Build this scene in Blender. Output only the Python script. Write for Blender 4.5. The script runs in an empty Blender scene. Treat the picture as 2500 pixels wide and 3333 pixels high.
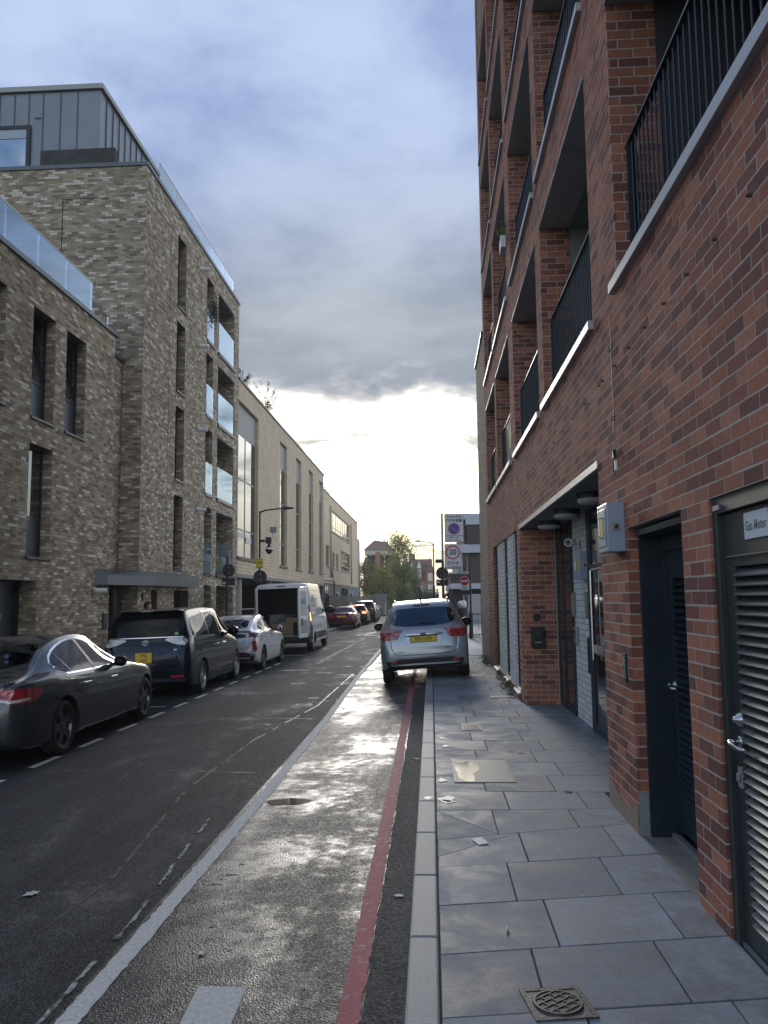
import bpy, bmesh, math, random
import numpy as np
from mathutils import Vector, Matrix
from mathutils.bvhtree import BVHTree
from mathutils.geometry import delaunay_2d_cdt

random.seed(7)
RNG = np.random.default_rng(11)
scene = bpy.context.scene
COL = scene.collection
R = math.radians

# ------------------------------------------------------------------ camera
CAM_H = 1.75
cam_data = bpy.data.cameras.new('camera')
cam = bpy.data.objects.new('camera', cam_data)
COL.objects.link(cam)
_rot = Matrix(((0.998241898, 0.016539152, 0.056917213),
               (0.058349752, -0.105522117, -0.992703576),
               (-0.01041245, 0.994279407, -0.106301654)))
cam.matrix_world = Matrix.Translation((0, 0, CAM_H)) @ _rot.to_4x4()
cam_data.sensor_fit = 'VERTICAL'
cam_data.sensor_height = 36.0
cam_data.lens = 2620.0 / 3333.0 * 36.0
cam_data.clip_start = 0.05
cam_data.clip_end = 4000
scene.camera = cam
scene.render.resolution_x = 768
scene.render.resolution_y = 1024

# ------------------------------------------------------------------ light
SUN_EL, SUN_AZ = 15.0, -4.5          # azimuth measured from the street axis (+Y) towards +X
SUN_DIR = Vector((math.sin(R(SUN_AZ)) * math.cos(R(SUN_EL)), math.cos(R(SUN_AZ)) * math.cos(R(SUN_EL)), math.sin(R(SUN_EL))))
sun_data = bpy.data.lights.new('sun', 'SUN')
sun_data.energy = 0.7
sun_data.angle = R(10)
sun_data.color = (1.0, 0.955, 0.88)
sun = bpy.data.objects.new('sun', sun_data)
COL.objects.link(sun)
sun.rotation_euler = SUN_DIR.to_track_quat('Z', 'Y').to_euler()

world = bpy.data.worlds.new('World')
scene.world = world
world.use_nodes = True
wn = world.node_tree
for n in list(wn.nodes):
    wn.nodes.remove(n)


class NT:
    """tiny node-graph helper"""
    def __init__(self, tree):
        self.t = tree

    def node(self, typ, **kw):
        n = self.t.nodes.new(typ)
        for k, v in kw.items():
            setattr(n, k, v)
        return n

    def put(self, sock, val):
        if val is None:
            return
        if hasattr(val, 'is_output') or isinstance(val, bpy.types.NodeSocket):
            self.t.links.new(val, sock)
        else:
            if sock.type == 'RGBA' and not isinstance(val, (int, float)) and len(val) == 3:
                val = (*val, 1)
            sock.default_value = val

    def math(self, op, a, b=None, c=None, clamp=False):
        n = self.node('ShaderNodeMath', operation=op)
        n.use_clamp = clamp
        self.put(n.inputs[0], a)
        if b is not None:
            self.put(n.inputs[1], b)
        if c is not None:
            self.put(n.inputs[2], c)
        return n.outputs[0]

    def vmath(self, op, a, b=None, scale=None):
        n = self.node('ShaderNodeVectorMath', operation=op)
        self.put(n.inputs[0], a)
        if b is not None:
            self.put(n.inputs[1], b)
        if scale is not None:
            self.put(n.inputs['Scale'], scale)
        return n.outputs['Value'] if op in ('DOT_PRODUCT', 'LENGTH', 'DISTANCE') else n.outputs[0]

    def noise(self, vec, scale, detail=4, rough=0.5, dist=0.0, dims='3D'):
        n = self.node('ShaderNodeTexNoise')
        n.noise_dimensions = dims
        self.put(n.inputs['Vector'], vec)
        self.put(n.inputs['Scale'], scale)
        self.put(n.inputs['Detail'], detail)
        self.put(n.inputs['Roughness'], rough)
        self.put(n.inputs['Distortion'], dist)
        return n.outputs[0]

    def mix(self, f, a, b, typ='MIX'):
        n = self.node('ShaderNodeMixRGB', blend_type=typ)
        self.put(n.inputs[0], f)
        self.put(n.inputs[1], a)
        self.put(n.inputs[2], b)
        return n.outputs[0]

    def smooth(self, v, a, b, lo=0.0, hi=1.0):
        n = self.node('ShaderNodeMapRange', interpolation_type='SMOOTHSTEP')
        self.put(n.inputs[0], v)
        self.put(n.inputs[1], a)
        self.put(n.inputs[2], b)
        self.put(n.inputs[3], lo)
        self.put(n.inputs[4], hi)
        return n.outputs[0]

    def ramp(self, f, stops, interp='LINEAR'):
        n = self.node('ShaderNodeValToRGB')
        cr = n.color_ramp
        cr.interpolation = interp
        while len(cr.elements) < len(stops):
            cr.elements.new(0.5)
        for e, (p, c) in zip(cr.elements, stops):
            e.position = p
            e.color = (*c, 1)
        self.put(n.inputs[0], f)
        return n.outputs[0]


SKY_STRENGTH = 0.13


def build_sky():
    g = NT(wn)
    tc = g.node('ShaderNodeTexCoord').outputs['Generated']
    sky = g.node('ShaderNodeTexSky', sky_type='NISHITA')
    sky.sun_disc = False
    sky.sun_elevation = R(SUN_EL)
    sky.sun_rotation = R(SUN_AZ)
    sky.altitude = 30
    sky.air_density = 1.0
    sky.dust_density = 1.0
    sep = g.node('ShaderNodeSeparateXYZ')
    g.put(sep.inputs[0], tc)
    x, y, z = sep.outputs
    zc = g.math('MAXIMUM', z, 0.0)
    inv = g.math('DIVIDE', 1.0, g.math('ADD', zc, 0.10))
    # cloud-sheet coordinates (a flat layer seen in perspective)
    comb = g.node('ShaderNodeCombineXYZ')
    g.put(comb.inputs[0], g.math('MULTIPLY', x, inv))
    g.put(comb.inputs[1], g.math('MULTIPLY', y, inv))
    g.put(comb.inputs[2], 3.7)
    P = comb.outputs[0]
    dots = g.vmath('DOT_PRODUCT', tc, tuple(SUN_DIR))
    dots = g.math('MAXIMUM', dots, 0.0)
    glow = g.math('POWER', dots, 150.0)
    wide = g.math('POWER', dots, 10.0)
    n1 = g.noise(P, 0.8, 5, 0.55, 0.35)
    n2 = g.noise(g.vmath('ADD', P, (7.3, 1.9, 0.0)), 1.9, 6, 0.58, 0.25)
    n3 = g.noise(g.vmath('ADD', P, (1.3, 4.2, 0.0)), 1.5, 6, 0.60, 0.45)
    n4 = g.noise(g.vmath('ADD', P, (5.1, 8.2, 0.0)), 2.4, 5, 0.60, 0.5)
    dist = g.math('MULTIPLY', y, inv)                 # forward distance on the sheet
    lat = g.math('MULTIPLY', x, inv)
    # one thick bank ahead; it ends before the horizon and thins out to the right and overhead
    wob = g.math('SUBTRACT', n2, 0.5)
    far = g.smooth(g.math('ADD', dist, g.math('MULTIPLY', wob, 1.5)), 2.25, 3.6)
    near = g.smooth(g.math('ADD', dist, g.math('MULTIPLY', wob, 0.8)), 0.1, 1.0)
    edge = g.math('SUBTRACT', lat, g.math('MULTIPLY_ADD', dist, 0.12, -0.14))
    rightside = g.smooth(g.math('ADD', edge, g.math('MULTIPLY', wob, 0.5)), 0.0, 0.5)
    bank = g.math('MULTIPLY', near, g.math('SUBTRACT', 1.0, far))
    bank = g.math('MULTIPLY', bank, g.math('SUBTRACT', 1.0, g.math('MULTIPLY', rightside, 0.85)))
    d_thick = g.math('ADD', g.math('MULTIPLY', bank, 0.85), g.math('MULTIPLY', g.math('SUBTRACT', n1, 0.5), 1.1))
    d_thick = g.smooth(d_thick, 0.12, 0.80)
    # broken bright cloud elsewhere
    d_thin = g.smooth(n3, 0.45, 0.67)
    horizon = g.smooth(z, 0.02, 0.20, 1.0, 0.0)
    d_thin = g.math('MAXIMUM', d_thin, g.math('MULTIPLY', horizon, g.smooth(y, -0.2, 0.5, 0.55, 0.93)))
    blue = g.vmath('SCALE', sky.outputs[0], scale=SKY_STRENGTH)
    blue = g.vmath('MULTIPLY', blue, (0.93, 1.0, 1.12))
    # clouds behind the camera are lit from the front by the low sun
    frontlit = g.smooth(g.math('MULTIPLY_ADD', x, -1.0, y), 0.35, -0.55)
    thin_lit = g.mix(frontlit, (0.46, 0.52, 0.61), (1.72, 1.66, 1.56))
    thin_lit = g.mix(wide, thin_lit, (0.43, 0.425, 0.395))
    thin_lit = g.mix(glow, thin_lit, (0.63, 0.605, 0.535))
    puff = g.noise(g.vmath('MULTIPLY', tc, (5.5, 5.5, 11.0)), 1.0, 7, 0.62, 0.55)
    low = g.smooth(z, 0.12, 0.30, 1.0, 0.0)
    body = g.math('ADD', g.math('MULTIPLY', g.smooth(n4, 0.44, 0.62), g.math('SUBTRACT', 1.0, low)), g.math('MULTIPLY', g.smooth(puff, 0.43, 0.60), low))
    thin_col = g.mix(g.math('MULTIPLY', body, 0.92), thin_lit, g.mix(frontlit, g.mix(wide, (0.20, 0.225, 0.26), (0.215, 0.228, 0.23)), (0.95, 0.95, 0.95)))
    c = g.mix(d_thin, blue, thin_col)
    hi_col = g.mix(g.smooth(n2, 0.28, 0.68), (0.145, 0.205, 0.375), (0.335, 0.405, 0.56))
    lo_col = g.mix(g.smooth(n2, 0.30, 0.74), (0.185, 0.21, 0.255), (0.305, 0.33, 0.365))
    thick_col = g.mix(g.smooth(dist, 1.15, 2.25), hi_col, lo_col)
    c = g.mix(d_thick, c, thick_col)
    # below the horizon: dull ground tone
    c = g.mix(g.smooth(z, -0.04, 0.0, 1.0, 0.0), c, (0.10, 0.10, 0.10))
    bg = g.node('ShaderNodeBackground')
    g.put(bg.inputs[0], c)
    bg.inputs[1].default_value = 1.0
    out = g.node('ShaderNodeOutputWorld')
    wn.links.new(bg.outputs[0], out.inputs[0])


build_sky()
world.cycles_visibility.camera = True
scene.view_settings.view_transform = 'Standard'
scene.view_settings.look = 'None'
scene.view_settings.exposure = 0.72
scene.view_settings.gamma = 1.0
scene.render.engine = 'CYCLES'
scene.cycles.samples = 64
scene.cycles.use_denoising = True
scene.cycles.max_bounces = 6
scene.cycles.diffuse_bounces = 3
scene.cycles.glossy_bounces = 3
scene.cycles.transparent_max_bounces = 10
scene.cycles.volume_bounces = 0
scene.cycles.caustics_reflective = False
scene.cycles.caustics_refractive = False

# ------------------------------------------------------------------ materials
MATS = {}


def mat(name, col, rough=0.6, metal=0.0, var=0.0, vscale=6.0, bump=0.0, bscale=60.0, spec=0.5, rvar=0.0,
        coat=0.0, coat_ior=1.5, emit=None, estr=0.0, trans=0.0, alpha=1.0, dirt=0.0, objrand=0.0, ior=1.5):
    if name in MATS:
        return MATS[name]
    m = bpy.data.materials.new(name)
    m.use_nodes = True
    t = m.node_tree
    g = NT(t)
    b = t.nodes['Principled BSDF']
    tc = g.node('ShaderNodeTexCoord').outputs['Object']
    geo = g.node('ShaderNodeNewGeometry').outputs['Position']
    c = (*col, 1)
    if objrand > 0:
        oi = g.node('ShaderNodeObjectInfo').outputs['Random']
        f = g.math('MULTIPLY_ADD', oi, 2 * objrand, 1 - objrand)
        c = g.vmath('SCALE', tuple(col), scale=f)
    if var > 0:
        n = g.noise(geo, vscale, 6, 0.6)
        f = g.math('MULTIPLY_ADD', n, 2 * var * 1.6, 1 - var * 1.6)
        if objrand > 0:
            c = g.vmath('SCALE', c, scale=f)
        else:
            c = g.vmath('SCALE', tuple(col), scale=f)
    if dirt > 0:
        n = g.noise(geo, 2.3, 7, 0.65, 0.6)
        f = g.smooth(n, 0.5, 0.75, 0.0, dirt)
        c = g.mix(f, c, tuple(v * 0.45 for v in col))
    g.put(b.inputs['Base Color'], c)
    if rvar > 0:
        n = g.noise(geo, vscale * 1.7, 5, 0.6)
        g.put(b.inputs['Roughness'], g.math('MULTIPLY_ADD', n, 2 * rvar, max(rough - rvar, 0.02)))
    else:
        b.inputs['Roughness'].default_value = rough
    b.inputs['Metallic'].default_value = metal
    b.inputs['Specular IOR Level'].default_value = spec
    b.inputs['IOR'].default_value = ior
    b.inputs['Coat Weight'].default_value = coat
    b.inputs['Coat Roughness'].default_value = 0.04
    b.inputs['Coat IOR'].default_value = coat_ior
    b.inputs['Transmission Weight'].default_value = trans
    b.inputs['Alpha'].default_value = alpha
    if emit:
        b.inputs['Emission Color'].default_value = (*emit, 1)
        b.inputs['Emission Strength'].default_value = estr
    if bump > 0:
        bn = g.node('ShaderNodeBump')
        bn.inputs['Strength'].default_value = min(bump, 1.0)
        bn.inputs['Distance'].default_value = 0.01
        g.put(bn.inputs['Height'], g.noise(geo, bscale, 5, 0.6))
        t.links.new(bn.outputs[0], b.inputs['Normal'])
    MATS[name] = m
    return m


def brick_mat(name, stops, single, rough=0.92, grain=0.22, bump=0.5, soot=0.0):
    """brick colours vary brick by brick: a face attribute on the joined courses, the object's own random on single bricks"""
    m = bpy.data.materials.new(name)
    m.use_nodes = True
    t = m.node_tree
    g = NT(t)
    b = t.nodes['Principled BSDF']
    geo = g.node('ShaderNodeNewGeometry').outputs['Position']
    if single:
        tone = g.node('ShaderNodeObjectInfo').outputs['Random']
    else:
        a = g.node('ShaderNodeAttribute')
        a.attribute_name = 'tone'
        tone = a.outputs['Fac']
    c = g.ramp(tone, stops)
    n = g.noise(geo, 28, 6, 0.65)
    f = g.math('MULTIPLY_ADD', n, grain * 4, 1 - grain * 2)
    c = g.vmath('MULTIPLY', c, g.vmath('SCALE', (1, 1, 1), scale=f))
    big = g.noise(geo, 0.8, 5, 0.6)
    c = g.mix(g.smooth(big, 0.5, 0.8, 0.0, 0.35), c, g.vmath('SCALE', c, scale=0.62))
    streak = g.noise(g.vmath('MULTIPLY', geo, (3.0, 3.0, 0.22)), 1.6, 5, 0.6, 0.3)
    c = g.mix(g.smooth(streak, 0.52, 0.74, 0.0, 0.30), c, g.vmath('SCALE', c, scale=0.60))
    if soot > 0:
        bloom = g.noise(g.vmath('ADD', geo, (9, 3, 1)), 1.7, 6, 0.7)
        c = g.mix(g.smooth(bloom, 0.55, 0.8, 0.0, soot), c, (0.42, 0.36, 0.33))
    g.put(b.inputs['Base Color'], c)
    b.inputs['Roughness'].default_value = rough
    b.inputs['Specular IOR Level'].default_value = 0.12
    bn = g.node('ShaderNodeBump')
    bn.inputs['Strength'].default_value = bump
    bn.inputs['Distance'].default_value = 0.004
    g.put(bn.inputs['Height'], g.noise(geo, 90, 5, 0.7))
    t.links.new(bn.outputs[0], b.inputs['Normal'])
    return m


RED = [(0.0, (0.175, 0.078, 0.066)), (0.22, (0.230, 0.095, 0.074)), (0.5, (0.340, 0.134, 0.090)), (0.8, (0.410, 0.165, 0.106)), (1.0, (0.465, 0.200, 0.130))]
BROWN = [(0.0, (0.205, 0.165, 0.118)), (0.28, (0.310, 0.256, 0.188)), (0.62, (0.405, 0.342, 0.256)), (0.84, (0.470, 0.405, 0.315)), (0.90, (0.60, 0.545, 0.46)), (1.0, (0.70, 0.65, 0.58))]
WHITEB = [(0.0, (0.56, 0.56, 0.55)), (0.5, (0.66, 0.66, 0.65)), (1.0, (0.72, 0.72, 0.71))]
BUFF = [(0.0, (0.33, 0.27, 0.20)), (0.5, (0.40, 0.34, 0.26)), (1.0, (0.47, 0.41, 0.33))]
M_RED, M_RED1 = brick_mat('red_brick', RED, False, soot=0.12), brick_mat('red_brick_single', RED, True, soot=0.12)
M_BRN, M_BRN1 = brick_mat('brown_brick', BROWN, False), brick_mat('brown_brick_single', BROWN, True)
M_WHB = brick_mat('white_brick', WHITEB, False, grain=0.10, bump=0.25)
M_BUF = brick_mat('buff_brick', BUFF, False)
M_MORT_R = mat('mortar_pale', (0.45, 0.385, 0.33), 0.9, var=0.15, vscale=20, bump=0.4)
M_MORT_L = mat('mortar_brown', (0.185, 0.155, 0.125), 0.9, var=0.15, vscale=20)
M_MORT_W = mat('mortar_grey', (0.25, 0.25, 0.25), 0.9, var=0.1)
M_MORT_B = mat('mortar_buff', (0.34, 0.31, 0.26), 0.9, var=0.1)
M_BLACK = mat('black_metal', (0.014, 0.016, 0.019), 0.42, var=0.15, vscale=8, rvar=0.1)
M_DARKBLUE = mat('dark_blue_paint', (0.016, 0.025, 0.038), 0.38, var=0.2, vscale=4, rvar=0.14, dirt=0.4)
M_DOORGREY = mat('dark_grey_paint', (0.036, 0.044, 0.044), 0.38, var=0.2, vscale=4, rvar=0.14, dirt=0.5)
M_SLAT = mat('slat_grey', (0.16, 0.175, 0.17), 0.38, metal=0.6, var=0.1)
M_STEEL = mat('brushed_steel', (0.55, 0.55, 0.55), 0.25, metal=1.0)
M_CHROME = mat('chrome', (0.75, 0.75, 0.77), 0.08, metal=1.0)
M_WHITE = mat('white_paint', (0.72, 0.73, 0.74), 0.45, var=0.06, dirt=0.15)
M_SILL = mat('pale_aluminium', (0.44, 0.455, 0.47), 0.45, metal=0.25, var=0.14, vscale=2.5, dirt=0.35)
M_GREYPANEL = mat('grey_panel', (0.30, 0.31, 0.31), 0.6, var=0.05)
M_SOFFIT = mat('grey_soffit', (0.24, 0.25, 0.24), 0.7, var=0.06)
M_ZINC = mat('zinc_cladding', (0.20, 0.22, 0.245), 0.42, metal=0.45, var=0.10, vscale=1.4, rvar=0.08)
M_ZINCD = mat('zinc_dark', (0.11, 0.12, 0.135), 0.4, metal=0.4, var=0.1)
M_GLASS = mat('window_glass', (0.012, 0.017, 0.018), 0.03, spec=1.0, ior=1.7)


def sheet_glass(name, tint, refl, haze=0.0, hcol=(0.4, 0.5, 0.5)):
    """clear or hazed flat glass: see-through with a mirror share that grows at grazing view"""
    m = bpy.data.materials.new(name)
    m.use_nodes = True
    t = m.node_tree
    g = NT(t)
    t.nodes.remove(t.nodes['Principled BSDF'])
    tr = g.node('ShaderNodeBsdfTransparent')
    g.put(tr.inputs[0], tint)
    gl = g.node('ShaderNodeBsdfGlossy')
    gl.inputs['Roughness'].default_value = 0.02
    g.put(gl.inputs['Color'], (0.70, 0.84, 1.0))
    df = g.node('ShaderNodeBsdfDiffuse')
    g.put(df.inputs[0], hcol)
    a = g.node('ShaderNodeMixShader')
    a.inputs[0].default_value = haze
    t.links.new(tr.outputs[0], a.inputs[1])
    t.links.new(df.outputs[0], a.inputs[2])
    fr = g.node('ShaderNodeFresnel')
    fr.inputs['IOR'].default_value = 1.6
    b = g.node('ShaderNodeMixShader')
    g.put(b.inputs[0], g.math('MULTIPLY_ADD', fr.outputs[0], 0.8, refl, clamp=True))
    t.links.new(a.outputs[0], b.inputs[1])
    t.links.new(gl.outputs[0], b.inputs[2])
    t.links.new(b.outputs[0], t.nodes['Material Output'].inputs[0])
    return m


M_GLASSB = sheet_glass('balustrade_glass', (0.80, 0.90, 0.97), 0.30)
M_FROST = sheet_glass('frosted_glass', (0.62, 0.72, 0.74), 0.07, 0.30, (.30, .37, .38))
M_COATED = mat('coated_glass', (0.30, 0.36, 0.42), 0.04, metal=1.0)
M_CARGLASS = mat('car_glass', (0.004, 0.005, 0.006), 0.03, spec=0.35, ior=1.4)
M_REARGLASS = mat('rear_glass', (0.085, 0.115, 0.15), 0.04, metal=1.0)
M_RUBBER = mat('tyre_rubber', (0.016, 0.016, 0.017), 0.75, var=0.15)
M_PLASTIC = mat('black_plastic', (0.018, 0.019, 0.02), 0.5)
M_RIM = mat('alloy_rim', (0.42, 0.43, 0.45), 0.28, metal=0.9)
M_RIMD = mat('dark_alloy_rim', (0.13, 0.13, 0.14), 0.3, metal=0.9)
M_YPLATE = mat('yellow_plate', (0.75, 0.50, 0.03), 0.4)
M_LETTER = mat('black_lettering', (0.015, 0.015, 0.018), 0.5)
M_REDLENS = mat('red_lens', (0.30, 0.006, 0.012), 0.08, spec=0.8, coat=0.5)
M_CLEARLENS = mat('clear_lens', (0.55, 0.53, 0.53), 0.08, spec=0.8, coat=0.6)
M_SIGNWHITE = mat('sign_white', (0.60, 0.62, 0.66), 0.4, var=0.04)
M_SIGNRED = mat('sign_red', (0.48, 0.02, 0.035), 0.4)
M_SIGNBLUE = mat('sign_blue', (0.03, 0.08, 0.36), 0.4)
M_SIGNYEL = mat('sign_yellow', (0.62, 0.50, 0.04), 0.45)
M_GALV = mat('galvanised_steel', (0.30, 0.31, 0.31), 0.5, metal=0.5, var=0.1)
M_BOXBLUE = mat('grey_blue_enamel', (0.33, 0.38, 0.47), 0.32, var=0.03, dirt=0.08)
M_CARD = mat('cardboard', (0.36, 0.23, 0.13), 0.85, var=0.1)


def leaf_mat(name, col, vscale=3.0, thru=0.45):
    m = bpy.data.materials.new(name)
    m.use_nodes = True
    t = m.node_tree
    g = NT(t)
    t.nodes.remove(t.nodes['Principled BSDF'])
    geo = g.node('ShaderNodeNewGeometry').outputs['Position']
    n = g.noise(geo, vscale, 5, 0.6)
    c = g.vmath('SCALE', tuple(col), scale=g.math('MULTIPLY_ADD', n, 1.3, 0.35))
    d, tl, mx = g.node('ShaderNodeBsdfDiffuse'), g.node('ShaderNodeBsdfTranslucent'), g.node('ShaderNodeMixShader')
    g.put(d.inputs[0], c)
    g.put(tl.inputs[0], g.vmath('MULTIPLY', c, (1.25, 1.3, 0.8)))
    mx.inputs[0].default_value = thru
    t.links.new(d.outputs[0], mx.inputs[1])
    t.links.new(tl.outputs[0], mx.inputs[2])
    t.links.new(mx.outputs[0], t.nodes['Material Output'].inputs[0])
    return m


M_LEAF = leaf_mat('green_leaf', (0.085, 0.125, 0.045))
M_LEAFY = leaf_mat('yellow_green_leaf', (0.24, 0.245, 0.085), 2)
M_LEAFD = leaf_mat('dark_leaf', (0.05, 0.075, 0.038))
M_BARK = mat('bark', (0.07, 0.055, 0.04), 0.9, var=0.3)
M_LAMPGLASS = mat('lamp_diffuser', (0.50, 0.50, 0.48), 0.35)

# ------------------------------------------------------------------ object helpers


def tag(o, label=None, cat=None, group=None, kind=None):
    if label:
        o['label'] = label
    if cat:
        o['category'] = cat
    if group:
        o['group'] = group
    if kind:
        o['kind'] = kind
    return o


def empty(name, loc=(0, 0, 0), rz=0.0):
    o = bpy.data.objects.new(name, None)
    o.empty_display_size = 0.2
    COL.objects.link(o)
    o.location = loc
    o.rotation_euler = (0, 0, rz)
    return o


def basis(o):
    return Matrix.LocRotScale(o.location, o.rotation_euler, o.scale)


def world_of(o):
    m = basis(o)
    if o.parent:
        m = world_of(o.parent) @ o.matrix_parent_inverse @ m
    return m


def adopt(o, parent, keep=True):
    """make o a child; keep=True leaves it where it stands in the world"""
    if parent is None:
        return o
    o.parent = parent
    if keep:
        o.matrix_parent_inverse = world_of(parent).inverted()
    return o


class MB:
    def __init__(self):
        self.v, self.f, self.m = [], [], []

    def face(self, pts, mi=0):
        n = len(self.v)
        self.v.extend([tuple(p) for p in pts])
        self.f.append(tuple(range(n, n + len(pts))))
        self.m.append(mi)

    def box(self, x0, x1, y0, y1, z0, z1, mi=0, M=None):
        if x0 > x1: x0, x1 = x1, x0
        if y0 > y1: y0, y1 = y1, y0
        if z0 > z1: z0, z1 = z1, z0
        n = len(self.v)
        p = [(x0, y0, z0), (x1, y0, z0), (x1, y1, z0), (x0, y1, z0), (x0, y0, z1), (x1, y0, z1), (x1, y1, z1), (x0, y1, z1)]
        if M is not None:
            p = [tuple(M @ Vector(q)) for q in p]
        self.v.extend(p)
        for q in ((0, 3, 2, 1), (4, 5, 6, 7), (0, 1, 5, 4), (1, 2, 6, 5), (2, 3, 7, 6), (3, 0, 4, 7)):
            self.f.append(tuple(n + i for i in q))
            self.m.append(mi)
        return self

    def prism(self, poly, axis, a, b, mi=0):
        """poly: 2-D outline in the plane normal to axis; extruded from a to b"""
        def P(u, v, w):
            return {'x': (w, u, v), 'y': (u, w, v), 'z': (u, v, w)}[axis]
        n = len(self.v)
        k = len(poly)
        self.v.extend([P(u, v, a) for u, v in poly])
        self.v.extend([P(u, v, b) for u, v in poly])
        self.f.append(tuple(range(n, n + k)))
        self.f.append(tuple(range(n + 2 * k - 1, n + k - 1, -1)))
        self.m += [mi, mi]
        for i in range(k):
            j = (i + 1) % k
            self.f.append((n + i, n + k + i, n + k + j, n + j))
            self.m.append(mi)
        return self

    def tube(self, path, r, seg=8, mi=0, cap=True):
        path = [Vector(p) for p in path]
        rs = r if isinstance(r, (list, tuple)) else [r] * len(path)
        rings = []
        up = Vector((0, 0, 1))
        for i, p in enumerate(path):
            d = (path[min(i + 1, len(path) - 1)] - path[max(i - 1, 0)]).normalized()
            a = d.cross(up if abs(d.dot(up)) < 0.95 else Vector((1, 0, 0))).normalized()
            b = d.cross(a)
            n = len(self.v)
            for k in range(seg):
                t = 2 * math.pi * k / seg
                self.v.append(tuple(p + rs[i] * (math.cos(t) * a + math.sin(t) * b)))
            rings.append(n)
        for i in range(len(rings) - 1):
            for k in range(seg):
                k2 = (k + 1) % seg
                self.f.append((rings[i] + k, rings[i] + k2, rings[i + 1] + k2, rings[i + 1] + k))
                self.m.append(mi)
        if cap:
            self.f.append(tuple(rings[0] + k for k in reversed(range(seg))))
            self.f.append(tuple(rings[-1] + k for k in range(seg)))
            self.m += [mi, mi]
        return self

    def lathe(self, prof, c=(0, 0, 0), axis='z', seg=20, mi=0, closed=False):
        """prof: list of (radius, along)"""
        c = Vector(c)
        rings = []
        for r, h in prof:
            n = len(self.v)
            for k in range(seg):
                t = 2 * math.pi * k / seg
                u, w = r * math.cos(t), r * math.sin(t)
                q = {'z': (u, w, h), 'x': (h, u, w), 'y': (u, h, w)}[axis]
                self.v.append(tuple(c + Vector(q)))
            rings.append(n)
        pairs = list(zip(rings, rings[1:])) + ([(rings[-1], rings[0])] if closed else [])
        for a, b in pairs:
            for k in range(seg):
                k2 = (k + 1) % seg
                self.f.append((a + k, a + k2, b + k2, b + k))
                self.m.append(mi)
        return self

    def build(self, name, mats, parent=None, smooth=False, bevel=0.0, keep=True, seg=2, fixn=True):
        me = bpy.data.meshes.new(name)
        me.from_pydata(self.v, [], self.f)
        for m in (mats if isinstance(mats, (list, tuple)) else [mats]):
            me.materials.append(m)
        if any(self.m):
            me.polygons.foreach_set('material_index', self.m)
        if smooth:
            me.polygons.foreach_set('use_smooth', [True] * len(me.polygons))
        if fixn:
            bm = bmesh.new()
            bm.from_mesh(me)
            bmesh.ops.recalc_face_normals(bm, faces=bm.faces)
            bm.to_mesh(me)
            bm.free()
        me.update()
        o = bpy.data.objects.new(name, me)
        COL.objects.link(o)
        if bevel > 0:
            md = o.modifiers.new('bevel', 'BEVEL')
            md.width = bevel
            md.segments = seg
            md.limit_method = 'ANGLE'
            md.angle_limit = R(40)
        adopt(o, parent, keep)
        return o


def box_obj(name, x0, x1, y0, y1, z0, z1, m, parent=None, bevel=0.0, keep=True):
    return MB().box(x0, x1, y0, y1, z0, z1).build(name, m, parent, bevel=bevel, keep=keep)


def clone(o, parent, loc=None, keep=False):
    c = o.copy()
    COL.objects.link(c)
    c.parent = parent
    if loc is not None:
        c.location = loc
    return c


def text_obj(name, txt, size, m, M, parent=None, keep=True, align='CENTER', sx=1.0, ext=0.0008, bold=0.0, shear=0.0):
    """lettering as a mesh; M places the text plane (x right, y up) in the world or parent space"""
    cu = bpy.data.curves.new(name, 'FONT')
    cu.body = txt
    cu.size = size
    cu.align_x = align
    cu.align_y = 'CENTER'
    cu.extrude = ext
    cu.offset = bold
    cu.shear = shear
    cu.resolution_u = 3
    tmp = bpy.data.objects.new(name, cu)
    COL.objects.link(tmp)
    dg = bpy.context.evaluated_depsgraph_get()
    me = bpy.data.meshes.new_from_object(tmp.evaluated_get(dg))
    bpy.data.objects.remove(tmp)
    bpy.data.curves.remove(cu)
    me.transform(Matrix(M) @ Matrix.Diagonal((sx, 1, 1, 1)))
    me.materials.clear()
    me.materials.append(m)
    o = bpy.data.objects.new(name, me)
    COL.objects.link(o)
    adopt(o, parent, keep)
    return o


def frame_mat(o, u, v):
    """matrix with x-axis u, y-axis v at point o"""
    u, v = Vector(u).normalized(), Vector(v).normalized()
    w = u.cross(v)
    return Matrix(((u.x, v.x, w.x, o[0]), (u.y, v.y, w.y, o[1]), (u.z, v.z, w.z, o[2]), (0, 0, 0, 1)))


# ------------------------------------------------------------------ brickwork
_CI = np.array(_rot.inverted())
_FPX = 2620.0


def project(P):
    P = np.asarray(P, float) - np.array([0, 0, CAM_H])
    q = P @ _CI.T
    w = -q[:, 2]
    w = np.where(w > 0.05, w, 0.05)
    return 1250 + _FPX * q[:, 0] / w, 1666.5 - _FPX * q[:, 1] / w, -q[:, 2]


def cells(u0, u1, v0, v1, ops):
    us = sorted({u0, u1, *[min(max(a, u0), u1) for o in ops for a in o[:2]]})
    vs = sorted({v0, v1, *[min(max(a, v0), v1) for o in ops for a in o[2:4]]})
    out = []
    for a, b in zip(us, us[1:]):
        run = None
        for c, d in zip(vs, vs[1:]):
            cu, cv = (a + b) / 2, (c + d) / 2
            if any(o[0] < cu < o[1] and o[2] < cv < o[3] for o in ops):
                if run: out.append((a, b, *run)); run = None
            else:
                run = (run[0], d) if run else (c, d)
        if run: out.append((a, b, *run))
    return out


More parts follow.
